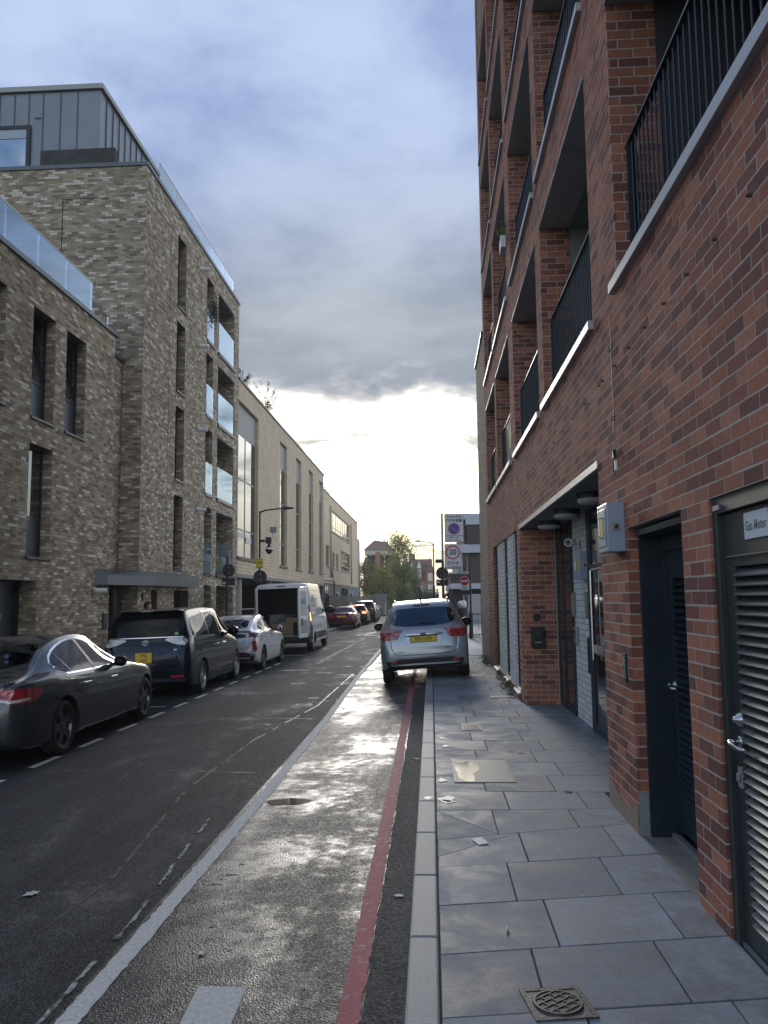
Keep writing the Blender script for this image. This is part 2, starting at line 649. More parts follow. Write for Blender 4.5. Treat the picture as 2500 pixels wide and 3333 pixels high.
def lay_bricks(u0, u1, v0, v1, ops, bl=0.225, bh=0.075, j=0.010, shift=0.5, phase=0.0):
    rows = int(round((v1 - v0) / bh))
    out = []
    for r in range(rows):
        a, b = v0 + r * bh + j / 2, v0 + (r + 1) * bh - j / 2
        cv = (a + b) / 2
        gaps = sorted((o[0], o[1]) for o in ops if o[2] - 1e-6 < cv < o[3] + 1e-6)
        spans, cur = [], u0
        for g0, g1 in gaps:
            if g0 > cur: spans.append((cur, min(g0, u1)))
            cur = max(cur, g1)
        if cur < u1: spans.append((cur, u1))
        off = phase + (r % 2) * shift * bl
        for s0, s1 in spans:
            if s1 - s0 < 0.02: continue
            k = math.floor((s0 - off) / bl)
            x = off + k * bl
            while x < s1 - 0.012:
                p, q = max(x, s0), min(x + bl, s1)
                pj = 0 if p == s0 else j / 2
                qj = 0 if q == s1 else j / 2
                if q - p > 0.03:
                    out.append((p + pj - (.001 if pj == 0 else 0), q - qj + (.001 if qj == 0 else 0), a, b))
                x += bl
    return np.array(out) if out else np.zeros((0, 4))


def snap(v, v0, bh=0.075):
    return v0 + round((v - v0) / bh) * bh


class BrickBody:
    """collects brick faces of one building; emits the largest ones in view as single bricks and the rest as one joined part"""
    def __init__(self, parent, m_many, m_single, nsingle=300):
        self.p, self.mm, self.ms, self.ns = parent, m_many, m_single, nsingle
        self.C, self.S, self.A = [], [], []

    def wall(self, O, U, N, u0, u1, v0, v1, ops=(), proud=0.0, depth=0.02, jit=0.0003, **kw):
        """O origin, U horizontal unit dir, N outward normal; v is height"""
        b = lay_bricks(u0, u1, v0, v1, [(o[0], o[1], snap(o[2], v0), snap(o[3], v0)) for o in ops], **kw)
        if len(b) == 0:
            return
        n = len(b)
        O, U, N = np.array(O, float), np.array(U, float), np.array(N, float)
        out = proud + np.clip(RNG.normal(0, jit, n), -.0004, .0012)
        uc = (b[:, 0] + b[:, 1]) / 2
        vc = (b[:, 2] + b[:, 3]) / 2 + RNG.normal(0, 0.0009, n)
        c = O + uc[:, None] * U + vc[:, None] * np.array([0, 0, 1.0]) + (out - depth / 2)[:, None] * N
        self.C.append(c)
        self.S.append(np.stack([(b[:, 1] - b[:, 0]), np.full(n, depth), (b[:, 3] - b[:, 2])], 1))
        self.A.append(np.stack([np.tile(U, (n, 1)), np.tile(N, (n, 1))], 1))

    def finish(self, brick_name='brick', many_name='brick_courses', tone=None):
        C, S, A = np.concatenate(self.C), np.concatenate(self.S), np.concatenate(self.A)
        U, N = A[:, 0], A[:, 1]
        n = len(C)
        tones = RNG.random(n)
        # size in the picture
        x, y, w = project(C)
        px, py, _ = project(C + U * S[:, :1] / 2)
        qx, qy, _ = project(C - U * S[:, :1] / 2)
        area = np.abs(px - qx) * S[:, 2] * _FPX / np.maximum(w, 0.3)
        vis = (w > 0.5) & (x > -10) & (x < 2510) & (y > -10) & (y < 3343)
        toward = np.einsum('ij,ij->i', N, np.array([0, 0, CAM_H]) - C) > 0
        area = np.where(vis & toward, area, -1)
        pick = np.argsort(-area)[:self.ns]
        pick = pick[area[pick] > 0]
        keep = np.ones(n, bool)
        keep[pick] = False
        # joined remainder
        idx = np.nonzero(keep)[0]
        sg = np.array([(-1, -1, -1), (1, -1, -1), (1, -1, 1), (-1, -1, 1), (-1, 1, -1), (1, 1, -1), (1, 1, 1), (-1, 1, 1)], float) / 2
        Z = np.array([0, 0, 1.0])
        off = (sg[None, :, 0, None] * S[idx, None, 0:1] * U[idx][:, None, :] + sg[None, :, 1, None] * S[idx, None, 1:2] * N[idx][:, None, :]
               + sg[None, :, 2, None] * S[idx, None, 2:3] * Z)
        V = (C[idx][:, None, :] + off).reshape(-1, 3)
        q = np.array([(4, 7, 6, 5), (0, 4, 5, 1), (3, 2, 6, 7), (0, 3, 7, 4), (1, 5, 6, 2)])
        F = (np.arange(len(idx))[:, None, None] * 8 + q[None]).reshape(-1, 4)
        # outward winding depends on handedness of (U,N,Z)
        hand = np.einsum('ij,ij->i', np.cross(U[idx], N[idx]), np.tile(Z, (len(idx), 1)))
        flip = np.repeat(hand < 0, 5)
        F[flip] = F[flip][:, ::-1]
        me = bpy.data.meshes.new(many_name)
        me.vertices.add(len(V))
        me.vertices.foreach_set('co', V.ravel())
        me.loops.add(F.size)
        me.loops.foreach_set('vertex_index', F.ravel())
        me.polygons.add(len(F))
        me.polygons.foreach_set('loop_start', np.arange(0, F.size, 4))
        me.polygons.foreach_set('loop_total', np.full(len(F), 4))
        me.polygons.foreach_set('use_smooth', np.zeros(len(F), bool))
        me.update(calc_edges=True)
        at = me.attributes.new('tone', 'FLOAT', 'FACE')
        at.data.foreach_set('value', np.repeat(tones[idx], 5).astype(np.float32))
        me.materials.append(self.mm)
        o = bpy.data.objects.new(many_name, me)
        COL.objects.link(o)
        o['kind'] = 'stuff'
        adopt(o, self.p)
        # single bricks share one unit mesh
        if len(pick):
            ub = MB().box(-.5, .5, -.5, .5, -.5, .5)
            ume = bpy.data.meshes.new('brick')
            ume.from_pydata(ub.v, [], ub.f)
            ume.materials.append(self.ms)
            pinv = world_of(self.p).inverted()
            for i in pick:
                u, nn, s, c = U[i], N[i], S[i], C[i]
                # keep the frame right-handed: x along the wall, y outward
                if np.cross(u, nn)[2] < 0:
                    u = -u
                o = bpy.data.objects.new(brick_name, ume)
                COL.objects.link(o)
                o.parent = self.p
                o.matrix_parent_inverse = pinv
                o.matrix_basis = Matrix(((u[0] * s[0], nn[0] * s[1], 0, c[0]), (u[1] * s[0], nn[1] * s[1], 0, c[1]), (0, 0, s[2], c[2]), (0, 0, 0, 1)))
        return n


def wall_core(name, m, parent, O, U, N, u0, u1, v0, v1, ops=(), back=0.0008, reveal=0.2, extra=None):
    """the mortar bed: a sheet behind the brick faces with real openings and reveals"""
    O, U, N, Z = Vector(O), Vector(U), Vector(N), Vector((0, 0, 1))
    b = MB()
    def P(u, v, d):
        return O + U * u + Z * v - N * d
    sn = [(o[0], o[1], snap(o[2], v0), snap(o[3], v0), (o[4] if len(o) > 4 else reveal)) for o in ops]
    for a, c, d, e in cells(u0, u1, v0, v1, sn):
        b.face([P(a, d, back), P(c, d, back), P(c, e, back), P(a, e, back)])
    for a, c, d, e, rv in sn:
        a2, c2, d2, e2 = max(a, u0), min(c, u1), max(d, v0), min(e, v1)
        for p, q in (((a2, d2), (a2, e2)), ((c2, d2), (c2, e2)), ((a2, d2), (c2, d2)), ((a2, e2), (c2, e2))):
            b.face([P(*p, back), P(*q, back), P(*q, rv), P(*p, rv)])
    o = b.build(name, m, parent, fixn=False)
    return o

# ------------------------------------------------------------------ ground, road, pavements


def asphalt_mat(name, base, wet, rough_dry, rough_wet, spk=0.5, pud=0.0, spec=0.4):
    m = bpy.data.materials.new(name)
    m.use_nodes = True
    t = m.node_tree
    g = NT(t)
    b = t.nodes['Principled BSDF']
    geo = g.node('ShaderNodeNewGeometry').outputs['Position']
    fine = g.noise(geo, 230, 3, 0.65)
    vor = g.node('ShaderNodeTexVoronoi')
    g.put(vor.inputs['Vector'], geo)
    vor.inputs['Scale'].default_value = 95
    chips = vor.outputs['Distance']
    mid = g.noise(geo, 9, 5, 0.6)
    stretch = g.vmath('MULTIPLY', geo, (1.0, 0.16, 1.0))
    tracks = g.noise(stretch, 1.6, 6, 0.6, 0.4)
    blot = g.noise(geo, 0.7, 6, 0.62, 0.5)
    f = g.math('MULTIPLY_ADD', fine, 1.1, 0.45)
    f = g.math('MULTIPLY', f, g.math('MULTIPLY_ADD', tracks, 2.2, -0.05))
    cell = g.node('ShaderNodeSeparateColor')
    g.put(cell.inputs[0], vor.outputs['Color'])
    f = g.math('MULTIPLY', f, g.smooth(cell.outputs[0], 0.0, 1.0, 0.40, 2.3))
    f = g.math('MULTIPLY', f, g.math('MULTIPLY_ADD', blot, 1.4, 0.35))
    c = g.vmath('SCALE', tuple(base), scale=f)
    g.put(b.inputs['Base Color'], c)
    w = g.math('ADD', g.math('MULTIPLY', tracks, 0.55), g.math('MULTIPLY', blot, 0.45))
    w = g.smooth(g.math('ADD', w, g.math('MULTIPLY', g.math('SUBTRACT', mid, 0.5), 0.25)), wet[0], wet[1])
    film = g.smooth(g.math('ADD', blot, g.math('MULTIPLY', g.math('SUBTRACT', mid, 0.5), 0.5)), 0.60 - pud, 0.86 - pud)
    r = g.math('MULTIPLY_ADD', w, rough_wet - rough_dry, rough_dry)
    r = g.math('ADD', r, g.math('MULTIPLY', g.math('SUBTRACT', cell.outputs[1], 0.5), 0.22))
    r = g.math('ADD', g.math('MULTIPLY', r, g.math('SUBTRACT', 1.0, film)), g.math('MULTIPLY', film, 0.25))
    g.put(b.inputs['Roughness'], r)
    b.inputs['Specular IOR Level'].default_value = spec
    h = g.math('ADD', g.math('MULTIPLY', chips, 0.9), g.math('MULTIPLY', fine, 0.6))
    h = g.math('ADD', h, g.math('MULTIPLY', mid, 0.12))
    bn = g.node('ShaderNodeBump')
    g.put(bn.inputs['Strength'], g.math('MULTIPLY_ADD', film, -spk * 0.75, spk))
    bn.inputs['Distance'].default_value = 0.012
    g.put(bn.inputs['Height'], h)
    t.links.new(bn.outputs[0], b.inputs['Normal'])
    return m


def worn_paint(name, col, under, wear=(0.62, 0.70), rough=0.5):
    m = bpy.data.materials.new(name)
    m.use_nodes = True
    t = m.node_tree
    g = NT(t)
    b = t.nodes['Principled BSDF']
    geo = g.node('ShaderNodeNewGeometry').outputs['Position']
    n = g.noise(geo, 14, 7, 0.7)
    n2 = g.noise(geo, 2.2, 4, 0.6)
    chip = g.smooth(g.math('ADD', g.math('MULTIPLY', n, 0.75), g.math('MULTIPLY', n2, 0.25)), *wear)
    dirt = g.noise(geo, 45, 5, 0.7)
    c = g.vmath('SCALE', tuple(col), scale=g.math('MULTIPLY_ADD', dirt, 1.3, 0.30))
    g.put(b.inputs['Base Color'], g.mix(chip, c, under))
    b.inputs['Roughness'].default_value = rough
    b.inputs['Specular IOR Level'].default_value = 0.3
    bn = g.node('ShaderNodeBump')
    bn.inputs['Strength'].default_value = 0.6
    bn.inputs['Distance'].default_value = 0.008
    g.put(bn.inputs['Height'], g.noise(geo, 110, 4, 0.6))
    t.links.new(bn.outputs[0], b.inputs['Normal'])
    return m


M_ROAD = asphalt_mat('asphalt', (0.016, 0.018, 0.022), (0.50, 0.76), 0.78, 0.44, 0.55, 0.0, 0.20)
M_LANE = asphalt_mat('wet_asphalt', (0.016, 0.017, 0.020), (0.40, 0.70), 0.62, 0.32, 0.42, 0.13, 0.27)
M_GUTTER = asphalt_mat('gutter_asphalt', (0.042, 0.041, 0.040), (0.75, 0.95), 0.85, 0.7, 0.6)
M_WLINE = worn_paint('road_white', (0.56, 0.555, 0.54), (0.06, 0.06, 0.06), rough=.72)
M_WLINE2 = worn_paint('road_white_worn', (0.40, 0.40, 0.39), (0.05, 0.05, 0.05), (0.44, 0.56), .75)
M_RLINE = worn_paint('road_red', (0.40, 0.095, 0.115), (0.42, 0.29, 0.28), (0.53, 0.63), 0.72)
M_EARTH = mat('earth', (0.06, 0.06, 0.05), 0.95, var=0.2)

KERB_X = -0.13
gm = MB()
gm.face([(-900, -120, -0.30), (900, -120, -0.30), (900, 1800, -0.30), (-900, 1800, -0.30)])
tag(gm.build('ground', M_EARTH), kind='structure')

FALL = 0.031                      # the carriageway falls away from the right-hand kerb


def rz(x):
    return FALL * (x - KERB_X)


def onroad(x, y, z=0.0):
    # plan positions were surveyed on a level plane; drop them onto the sloping road along the same sight line
    k = (CAM_H + FALL * KERB_X) / (CAM_H + FALL * x)
    return (x * k, y * k, rz(x * k) + z)


road = MB()
road.face([(-6.05, -8, rz(-6.05)), (-1.66, -8, rz(-1.66)), (-1.66, 260, rz(-1.66)), (-6.05, 260, rz(-6.05))])
road = tag(road.build('road', M_ROAD), kind='structure')
lane = MB()
lane.face([(-1.66, -8, rz(-1.66)), (KERB_X, -8, 0), (KERB_X, 260, 0), (-1.66, 260, rz(-1.66))])
lane.build('cycle_lane', M_LANE, road)
g2 = MB()
pts_l, pts_r = [], []
yy = -2.0
while yy < 16.0:
    pts_l.append((-0.325 + random.uniform(-.006, .006), yy))
    yy += 0.12
for a, b in zip(pts_l, pts_l[1:]):
    g2.face([(a[0], a[1], .002 + rz(a[0])), (KERB_X, a[1], .002), (KERB_X, b[1], .002), (b[0], b[1], .002 + rz(b[0]))])
g2.build('gutter_strip', M_GUTTER, road)


def ragged_strip(name, m, pts, wid, z=0.004, jag=0.007, step=0.05, gaps=0.0, parent=road):
    """a painted line with uneven edges; pts = centre line (x,y)"""
    b = MB()
    row = []
    zz = z
    pts = [onroad(*q)[:2] for q in pts]
    for (x0, y0), (x1, y1) in zip(pts, pts[1:]):
        n = max(1, int(math.hypot(x1 - x0, y1 - y0) / step))
        dx, dy = (x1 - x0), (y1 - y0)
        l = math.hypot(dx, dy)
        nx, ny = dy / l, -dx / l
        for i in range(n + 1):
            t = i / n
            a = wid / 2 + random.gauss(0, jag)
            c = wid / 2 + random.gauss(0, jag)
            xa, xb = x0 + dx * t - nx * a, x0 + dx * t + nx * c
            row.append(((xa, y0 + dy * t - ny * a, z + rz(xa)), (xb, y0 + dy * t + ny * c, z + rz(xb))))
    skip = 0
    for p, q in zip(row, row[1:]):
        if skip > 0:
            skip -= 1
            continue
        if gaps and random.random() < gaps:
            skip = random.randint(1, 5)
            continue
        b.face([p[0], p[1], q[1], q[0]])
    return b.build(name, m, parent)


ragged_strip('painted_line', M_WLINE, [(-1.50, -1), (-1.545, 3.5), (-1.525, 7.2), (-1.56, 12), (-1.67, 18), (-1.78, 30), (-1.9, 48)], 0.105, jag=0.005)
ragged_strip('painted_line', M_WLINE2, [(-1.66, 1.5), (-1.665, 3.9), (-1.67, 4.6), (-1.74, 5.5), (-1.81, 6.6)], 0.022, jag=0.006, gaps=0.06)
ragged_strip('painted_line', M_WLINE2, [(-3.1, 22), (-3.08, 25.7), (-2.94, 34.5), (-2.96, 42), (-3.2, 50)], 0.13, jag=0.02, gaps=0.05, step=0.15)
ragged_strip('red_line', M_RLINE, [(-0.37, -1), (-0.375, 3.5), (-0.378, 5.3), (-0.38, 8), (-0.415, 16), (-0.43, 24)], 0.095, jag=0.004)
bk = MB()
bk.face([onroad(-1.03, 2.55, .004), onroad(-0.83, 2.55, .004), onroad(-0.865, 3.81, .004), onroad(-1.085, 3.815, .004)])
bk.build('painted_block', M_WLINE, road)
for k in range(14):
    y0 = 6.15 + k * 1.185
    ragged_strip('parking_dash', M_WLINE, [(-4.27 + k * .006, y0), (-4.26 + k * .006, y0 + 0.62)], 0.09, jag=0.003)
ragged_strip('parking_line', M_WLINE, [(-5.9, 13.38), (-4.42, 13.33)], 0.08, jag=0.003)
ragged_strip('parking_line', M_WLINE, [(-5.9, 25.0), (-4.0, 25.2)], 0.1, jag=0.003)
ragged_strip('painted_line', M_WLINE, [(-3.2, 38.1), (-2.6, 38.3)], 0.55, jag=0.01)
for p in ([(-2.46, 36.4), (-1.5, 36.4)], [(-2.43, 40.0), (-1.5, 40.0)], [(-2.4, 36.4), (-2.4, 40.0)], [(-1.6, 36.4), (-1.6, 40.0)]):
    ragged_strip('painted_letter', M_WLINE, p, 0.3 if p[0][1] == p[1][1] else 0.12, jag=0.005)
ragged_strip('painted_line', M_WLINE2, [(-5.15, 40), (-5.1, 48), (-4.9, 56), (-4.7, 70)], 0.09, step=0.2)
# faint skid-worn patches and cross bars ahead on the left lane
for (x, y, w, l) in ((-3.5, 20.0, .9, .35), (-2.7, 19.2, .8, .3), (-2.1, 21.0, .9, .3), (-3.2, 23.2, 1.0, .3), (-2.4, 27.0, .9, .4), (-2.6, 16.9, .7, .25), (-1.95, 14.4, .5, .3)):
    ragged_strip('worn_patch', M_WLINE2, [(x - w / 2, y), (x + w / 2, y + random.uniform(-.2, .2))], l, jag=0.03, step=0.06, gaps=0.12)

# reinstatement seams and cracks
M_SEAM = mat('tar_seam', (0.012, 0.012, 0.013), 0.55, var=.2)
for pts, w in (([(-2.15, 3.6), (-2.05, 5.2), (-2.3, 7.6), (-2.25, 10.2)], .018), ([(-3.7, 8.3), (-2.9, 8.42), (-1.75, 8.3)], .022), ([(-2.25, 10.2), (-1.9, 13.4), (-1.85, 19)], .03), ([(-3.9, 11.9), (-2.6, 12.1), (-1.75, 11.95)], .03), ([(-3.3, 5.0), (-3.0, 6.4), (-3.15, 9.0)], .014)):
    ragged_strip('tar_seam', M_SEAM, pts, w, z=.002, jag=.006, step=.06, gaps=.03)

# puddle by the white line
M_WATER = mat('puddle_water', (0.03, 0.026, 0.018), 0.06, spec=0.6)
pb = MB()
n = 48
pd = []
for k in range(n):
    t = 2 * math.pi * k / n
    rr = 1 + 0.16 * math.sin(2 * t + 1) + 0.08 * math.sin(5 * t)
    pd.append(onroad(-1.27 + 0.165 * rr * math.cos(t), 7.15 + 0.13 * rr * math.sin(t), 0.003))
pb.face(pd)
pb.build('puddle', M_WATER, road)

# ---- right pavement: slabs and kerb stones laid one by one
PZ = 0.14


def slab_mat():
    m = bpy.data.materials.new('concrete_slab')
    m.use_nodes = True
    t = m.node_tree
    g = NT(t)
    b = t.nodes['Principled BSDF']
    geo = g.node('ShaderNodeNewGeometry').outputs['Position']
    oi = g.node('ShaderNodeObjectInfo')
    rnd = oi.outputs['Random']
    c = g.ramp(rnd, [(0.0, (0.145, 0.160, 0.183)), (0.55, (0.178, 0.196, 0.223)), (0.85, (0.205, 0.226, 0.256)), (1.0, (0.23, 0.253, 0.287))])
    dry = oi.outputs['Color']                      # slabs swept dry near the wall carry a lighter object colour
    c = g.vmath('MULTIPLY', c, dry)
    loc = g.vmath('ADD', geo, g.vmath('SCALE', (13.0, 7.0, 0.0), scale=rnd))
    bl = g.noise(loc, 2.6, 7, 0.66, 0.5)
    c = g.vmath('SCALE', c, scale=g.smooth(bl, 0.3, 0.72, 0.66, 1.30))
    st = g.noise(g.vmath('ADD', geo, (3, 1, 0)), 6.5, 6, 0.7, 0.3)
    md = g.noise(loc, 22, 5, 0.7)
    c = g.vmath('SCALE', c, scale=g.math('MULTIPLY_ADD', md, 0.9, 0.55))
    c = g.mix(g.smooth(st, 0.60, 0.72, 0.0, 0.45), c, (0.34, 0.35, 0.36))
    vo = g.node('ShaderNodeTexVoronoi')
    g.put(vo.inputs['Vector'], geo)
    vo.inputs['Scale'].default_value = 6.0
    gum = g.smooth(vo.outputs['Distance'], 0.055, 0.085, 1.0, 0.0)
    sc = g.node('ShaderNodeSeparateColor')
    g.put(sc.inputs[0], vo.outputs['Color'])
    gum = g.math('MULTIPLY', gum, g.math('GREATER_THAN', sc.outputs[0], 0.62))
    c = g.mix(g.math('MULTIPLY', gum, 0.7), c, g.mix(g.math('GREATER_THAN', sc.outputs[1], 0.5), (0.07, 0.07, 0.075), (0.36, 0.36, 0.36)))
    sp = g.noise(geo, 240, 3, 0.7)
    c = g.vmath('SCALE', c, scale=g.math('MULTIPLY_ADD', sp, 1.0, 0.5))
    g.put(b.inputs['Base Color'], c)
    g.put(b.inputs['Roughness'], g.smooth(bl, 0.3, 0.7, 0.55, 0.78))
    bn = g.node('ShaderNodeBump')
    bn.inputs['Strength'].default_value = 0.35
    bn.inputs['Distance'].default_value = 0.004
    g.put(bn.inputs['Height'], g.noise(geo, 130, 4, 0.6))
    t.links.new(bn.outputs[0], b.inputs['Normal'])
    return m


M_SLAB = slab_mat()
M_KERB = mat('granite_kerb', (0.24, 0.25, 0.26), 0.62, var=0.32, vscale=110, bump=0.3, bscale=90, objrand=0.12, dirt=0.3)
M_JOINT = mat('joint_grit', (0.035, 0.033, 0.030), 0.95, var=0.3, vscale=40)
pv = MB()
pv.box(-0.02, 2.1, -6, 22.9, -.3, PZ - 0.012)
pv.box(-0.02, 6.0, 22.9, 70, -.3, PZ - 0.012)
pave = tag(pv.build('pavement', M_JOINT), kind='structure')


def slab(poly, parent=pave, z=PZ, gap=0.005, name='paving_slab', m=M_SLAB, th=0.03):
    cx = sum(p[0] for p in poly) / len(poly)
    cy = sum(p[1] for p in poly) / len(poly)
    pts = []
    for x, y in poly:
        d = math.hypot(x - cx, y - cy)
        k = max(0.0, 1 - gap / max(d, .01))
        pts.append((cx + (x - cx) * k - cx, cy + (y - cy) * k - cy))
    dz = random.uniform(-.0015, .0015)
    tx, ty = random.uniform(-.0015, .0015), random.uniform(-.0015, .0015)
    b = MB()
    k = len(pts)
    e = 0.004
    top = []
    for x, y in pts:
        d = max(math.hypot(x, y), .01)
        top.append((x * (1 - e / d), y * (1 - e / d), tx * x + ty * y + dz))
    low = [(x, y, tx * x + ty * y + dz - 0.004) for x, y in pts]
    bot = [(x, y, -th) for x, y in pts]
    b.v = top + low + bot
    b.f = [tuple(range(k))] + [(i, k + i, k + (i + 1) % k, (i + 1) % k) for i in range(k)] + [(k + i, 2 * k + i, 2 * k + (i + 1) % k, k + (i + 1) % k) for i in range(k)]
    b.m = [0] * len(b.f)
    o = b.build(name, m, None)
    o.location = (cx, cy, z)
    adopt(o, parent)
    return o


rows = [(0.35, 0.45), (0.93, 1.06), (1.52, 1.67), (2.11, 2.28), (2.70, 2.89), (3.29, 3.50), (3.85, 4.09), (4.43, 4.68), (5.04, 5.32), (5.60, 6.00), (6.33, 6.42)]
yk = 6.94
while yk < 22.8:
    rows.append((yk, yk + 0.01))
    yk += 0.605
for i, ((l0, r0), (l1, r1)) in enumerate(zip(rows, rows[1:])):
    xr = 1.40
    if l0 > 6.6 and l1 < 12.5:
        xr = 1.97
    off = [0.43, 1.01] if i % 2 == 1 else [0.57, 1.17]
    cuts = [0.012] + off + ([1.61] if xr > 1.5 and i % 2 else [1.77] if xr > 1.5 else []) + [xr]
    for a, b in zip(cuts, cuts[1:]):
        if b - a < 0.04:
            continue
        def Y(x, l, r):
            return l + (r - l) * x / 1.35
        if abs(l0 - 5.60) < .01 and (a < .1 or b > 1.3):
            # wedge-cut slabs where the courses change direction
            p = [(a, Y(a, l0, r0)), (b, Y(b, l0, r0)), (b, Y(b, l1, r1)), (a, Y(a, l1, r1))]
            slab([p[0], p[1], p[3]])
            slab([p[1], p[2], p[3]])
            continue
        if abs(l0 - 5.04) < .01 and a < .1:
            slab([(a, Y(a, l0, r0)), (b, Y(b, l0, r0)), (b, Y(b, l1, r1)), (a, 5.24)])
            slab([(a, 5.24), (b, Y(b, l1, r1)), (a, Y(a, l1, r1))])
            continue
        s = slab([(a, Y(a, l0, r0)), (b, Y(b, l0, r0)), (b, Y(b, l1, r1)), (a, Y(a, l1, r1))])
        lite = 1.0
        if b > 1.3 and l0 < 6.0:
            lite = 1.35
        elif b > 1.1 and l0 < 8:
            lite = 1.2
        s.color = (lite, lite, lite * 1.02, 1)
# pavement beyond the buildings on the right (rows get too small to pick apart beyond here)
yk = 22.8
while yk < 34:
    for a in (0.012, 0.93, 1.85, 2.77, 3.69):
        slab([(a, yk), (a + .915, yk), (a + .915, yk + .6), (a, yk + .6)])
    yk += 0.605
slab([(0.012, 34.05), (5.0, 34.05), (5.0, 70), (0.012, 70)], name='far_paving')
# kerb stones
yk = 0.62
while yk < 60:
    L = 0.86 if yk < 30 else 3.0
    if abs(yk - 3.42) < 0.5:
        L = 0.84
    o = MB().box(KERB_X, 0.008, 0.003, L - 0.003, -0.02, PZ + 0.002).build('kerb_stone', M_KERB, None, bevel=0.012)
    o.location = (0, yk, 0)
    adopt(o, pave)
    yk += L

# left pavement
pl = MB()
pl.box(-12, -6.2, -6, 140, -0.3, -0.06)
pavl = tag(pl.build('left_pavement', mat('grey_paving', (0.11, 0.115, 0.12), 0.7, var=0.2, vscale=3, bump=0.2)), kind='structure')
yk = 5.0
while yk < 90:
    L = 0.9 if yk < 40 else 5
    o = MB().box(-6.2, -6.05, 0.003, L - .003, -0.25, -0.058).build('kerb_stone', M_KERB, None, bevel=0.012)
    o.location = (0, yk, 0)
    adopt(o, pavl)
    yk += L

# ---- covers let into the pavement
M_IRON = mat('cast_iron', (0.055, 0.055, 0.052), 0.55, metal=0.5, var=0.3, vscale=30, bump=0.3)
M_COVER = mat('cover_concrete', (0.085, 0.085, 0.082), 0.55, var=0.3, vscale=5, bump=0.3)
t = empty('manhole_cover', (0.475, 3.42, PZ), R(9))
tag(t, 'small round iron manhole cover with brick-pattern grid nearest the camera', 'manhole cover')
fr = MB()
for a in ((-.125, .125, .105, .125), (-.125, .125, -.125, -.105), (-.125, -.105, -.105, .105), (.105, .125, -.105, .105)):
    fr.box(*a, -0.01, 0.006)
fr.build('frame', M_IRON, t, keep=False)
MB().box(-.105, .105, -.105, .105, -0.01, 0.0035).build('cover_plate', M_COVER, t, keep=False)
c = MB()
c.lathe([(0.001, .0075), (.098, .0075), (.100, .004)], seg=32)
disc = c.build('lid', M_IRON, t, smooth=False, keep=False)
gr = MB()
gr.lathe([(.088, .0076), (.088, .0105), (.097, .0105), (.097, .0076)], seg=32)
for k in range(-2, 3):
    x = k * .034
    h = math.sqrt(max(.088 ** 2 - x * x, 0))
    gr.box(-h, h, x - .003, x + .003, .0076, .0105, M=Matrix.Rotation(R(32), 4, 'Z'))
for k in range(-3, 3):
    for q in range(-2, 2):
        x = (k + (0.5 if q % 2 else 0)) * .05
        y0, y1 = q * .034 + .003, (q + 1) * .034 - .003
        if max(math.hypot(x, y0), math.hypot(x, y1)) < .087:
            gr.box(x - .0028, x + .0028, y0, y1, .0076, .0104, M=Matrix.Rotation(R(32), 4, 'Z'))
gr.build('lid_pattern', mat('iron_rib', (0.10, 0.10, 0.10), 0.45, metal=0.6), t, keep=False)

t = empty('service_cover', (0.445, 7.79, PZ), 0)
tag(t, 'large rectangular wet service cover set in the pavement', 'service cover')
fr = MB()
for a in ((-.27, .27, .50, .525), (-.27, .27, -.525, -.50), (-.27, -.25, -.50, .50), (.25, .27, -.50, .50)):
    fr.box(*a, -0.01, 0.006)
fr.build('frame', M_IRON, t, keep=False)
MB().box(-.249, .249, -.499, .499, -.01, .003).build('lid', M_COVER, t, keep=False)
pw = MB()
pts = []
for k in range(40):
    a = 2 * math.pi * k / 40
    rr = 1 + .22 * math.sin(3 * a) + .12 * math.sin(5 * a + 1)
    pts.append((max(-.247, -.15 + .11 * rr * math.cos(a)), max(-.49, min(.49, -.03 + .44 * rr * math.sin(a))), .0045))
pw.face(pts)
pw.build('water_film', M_WATER, t, keep=False)
t = empty('stop_tap_cover', (0.47, 10.30, PZ), 0)
tag(t, 'small dark square tap cover beyond the wet service cover', 'tap cover')
MB().box(-.12, .12, -.26, .26, -.01, .006).build('frame', M_IRON, t, keep=False)
rb = MB()
for k in range(6):
    rb.box(-.09, .09, -.20 + k * .07, -.17 + k * .07, .006, .010)
rb.build('ribs', mat('iron_rib', (0.1, 0.1, 0.1)), t, keep=False)
for (x, y, lab) in ((1.12, 13.35, 'steel access plate beside the brick pier at the window strip'), (0.85, 17.0, 'narrow steel access plate near the passenger side of the silver car')):
    t = empty('access_plate', (x, y, PZ), 0)
    tag(t, lab, 'access plate')
    MB().box(-.2, .2, -.14, .14, -.01, .005).build('plate', mat('brass_plate', (0.15, 0.13, 0.09), 0.35, metal=0.5, var=0.2), t, keep=False)
    b = MB()
    for k in range(6):
        b.box(-.17 + k * .06, -.13 + k * .06, -.10, .10, .005, .008)
    b.build('tread', M_GALV, t, keep=False)

# pavement marks that have a shape of their own: bird lime, gum, a wet patch
M_LIME = mat('pale_splash', (0.42, 0.42, 0.39), 0.5, var=0.25, vscale=25)
def splash(cx, cy, rx, ry, seed, m=M_LIME, z=PZ + .0042, name='splash'):
    rr = random.Random(seed)
    ph = [rr.uniform(0, 6.28) for _ in range(3)]
    b = MB()
    b.face([(cx + rx * (1 + .3 * math.sin(2 * a + ph[0]) + .2 * math.sin(5 * a + ph[1])) * math.cos(a), cy + ry * (1 + .3 * math.sin(3 * a + ph[2])) * math.sin(a), z) for a in [2 * math.pi * k / 22 for k in range(22)]])
    return b.build(name, m, pave)
splash(.05 + .045, 6.68, .055, .09, 1); splash(.00 - .05, 6.72, .035, .05, 2); splash(.10, 6.60, .05, .05, 9)
splash(.07, 7.35, .03, .07, 3); splash(.13, 9.0, .03, .06, 4); splash(.09, 9.5, .02, .05, 5); splash(.45, 9.6, .018, .04, 6)
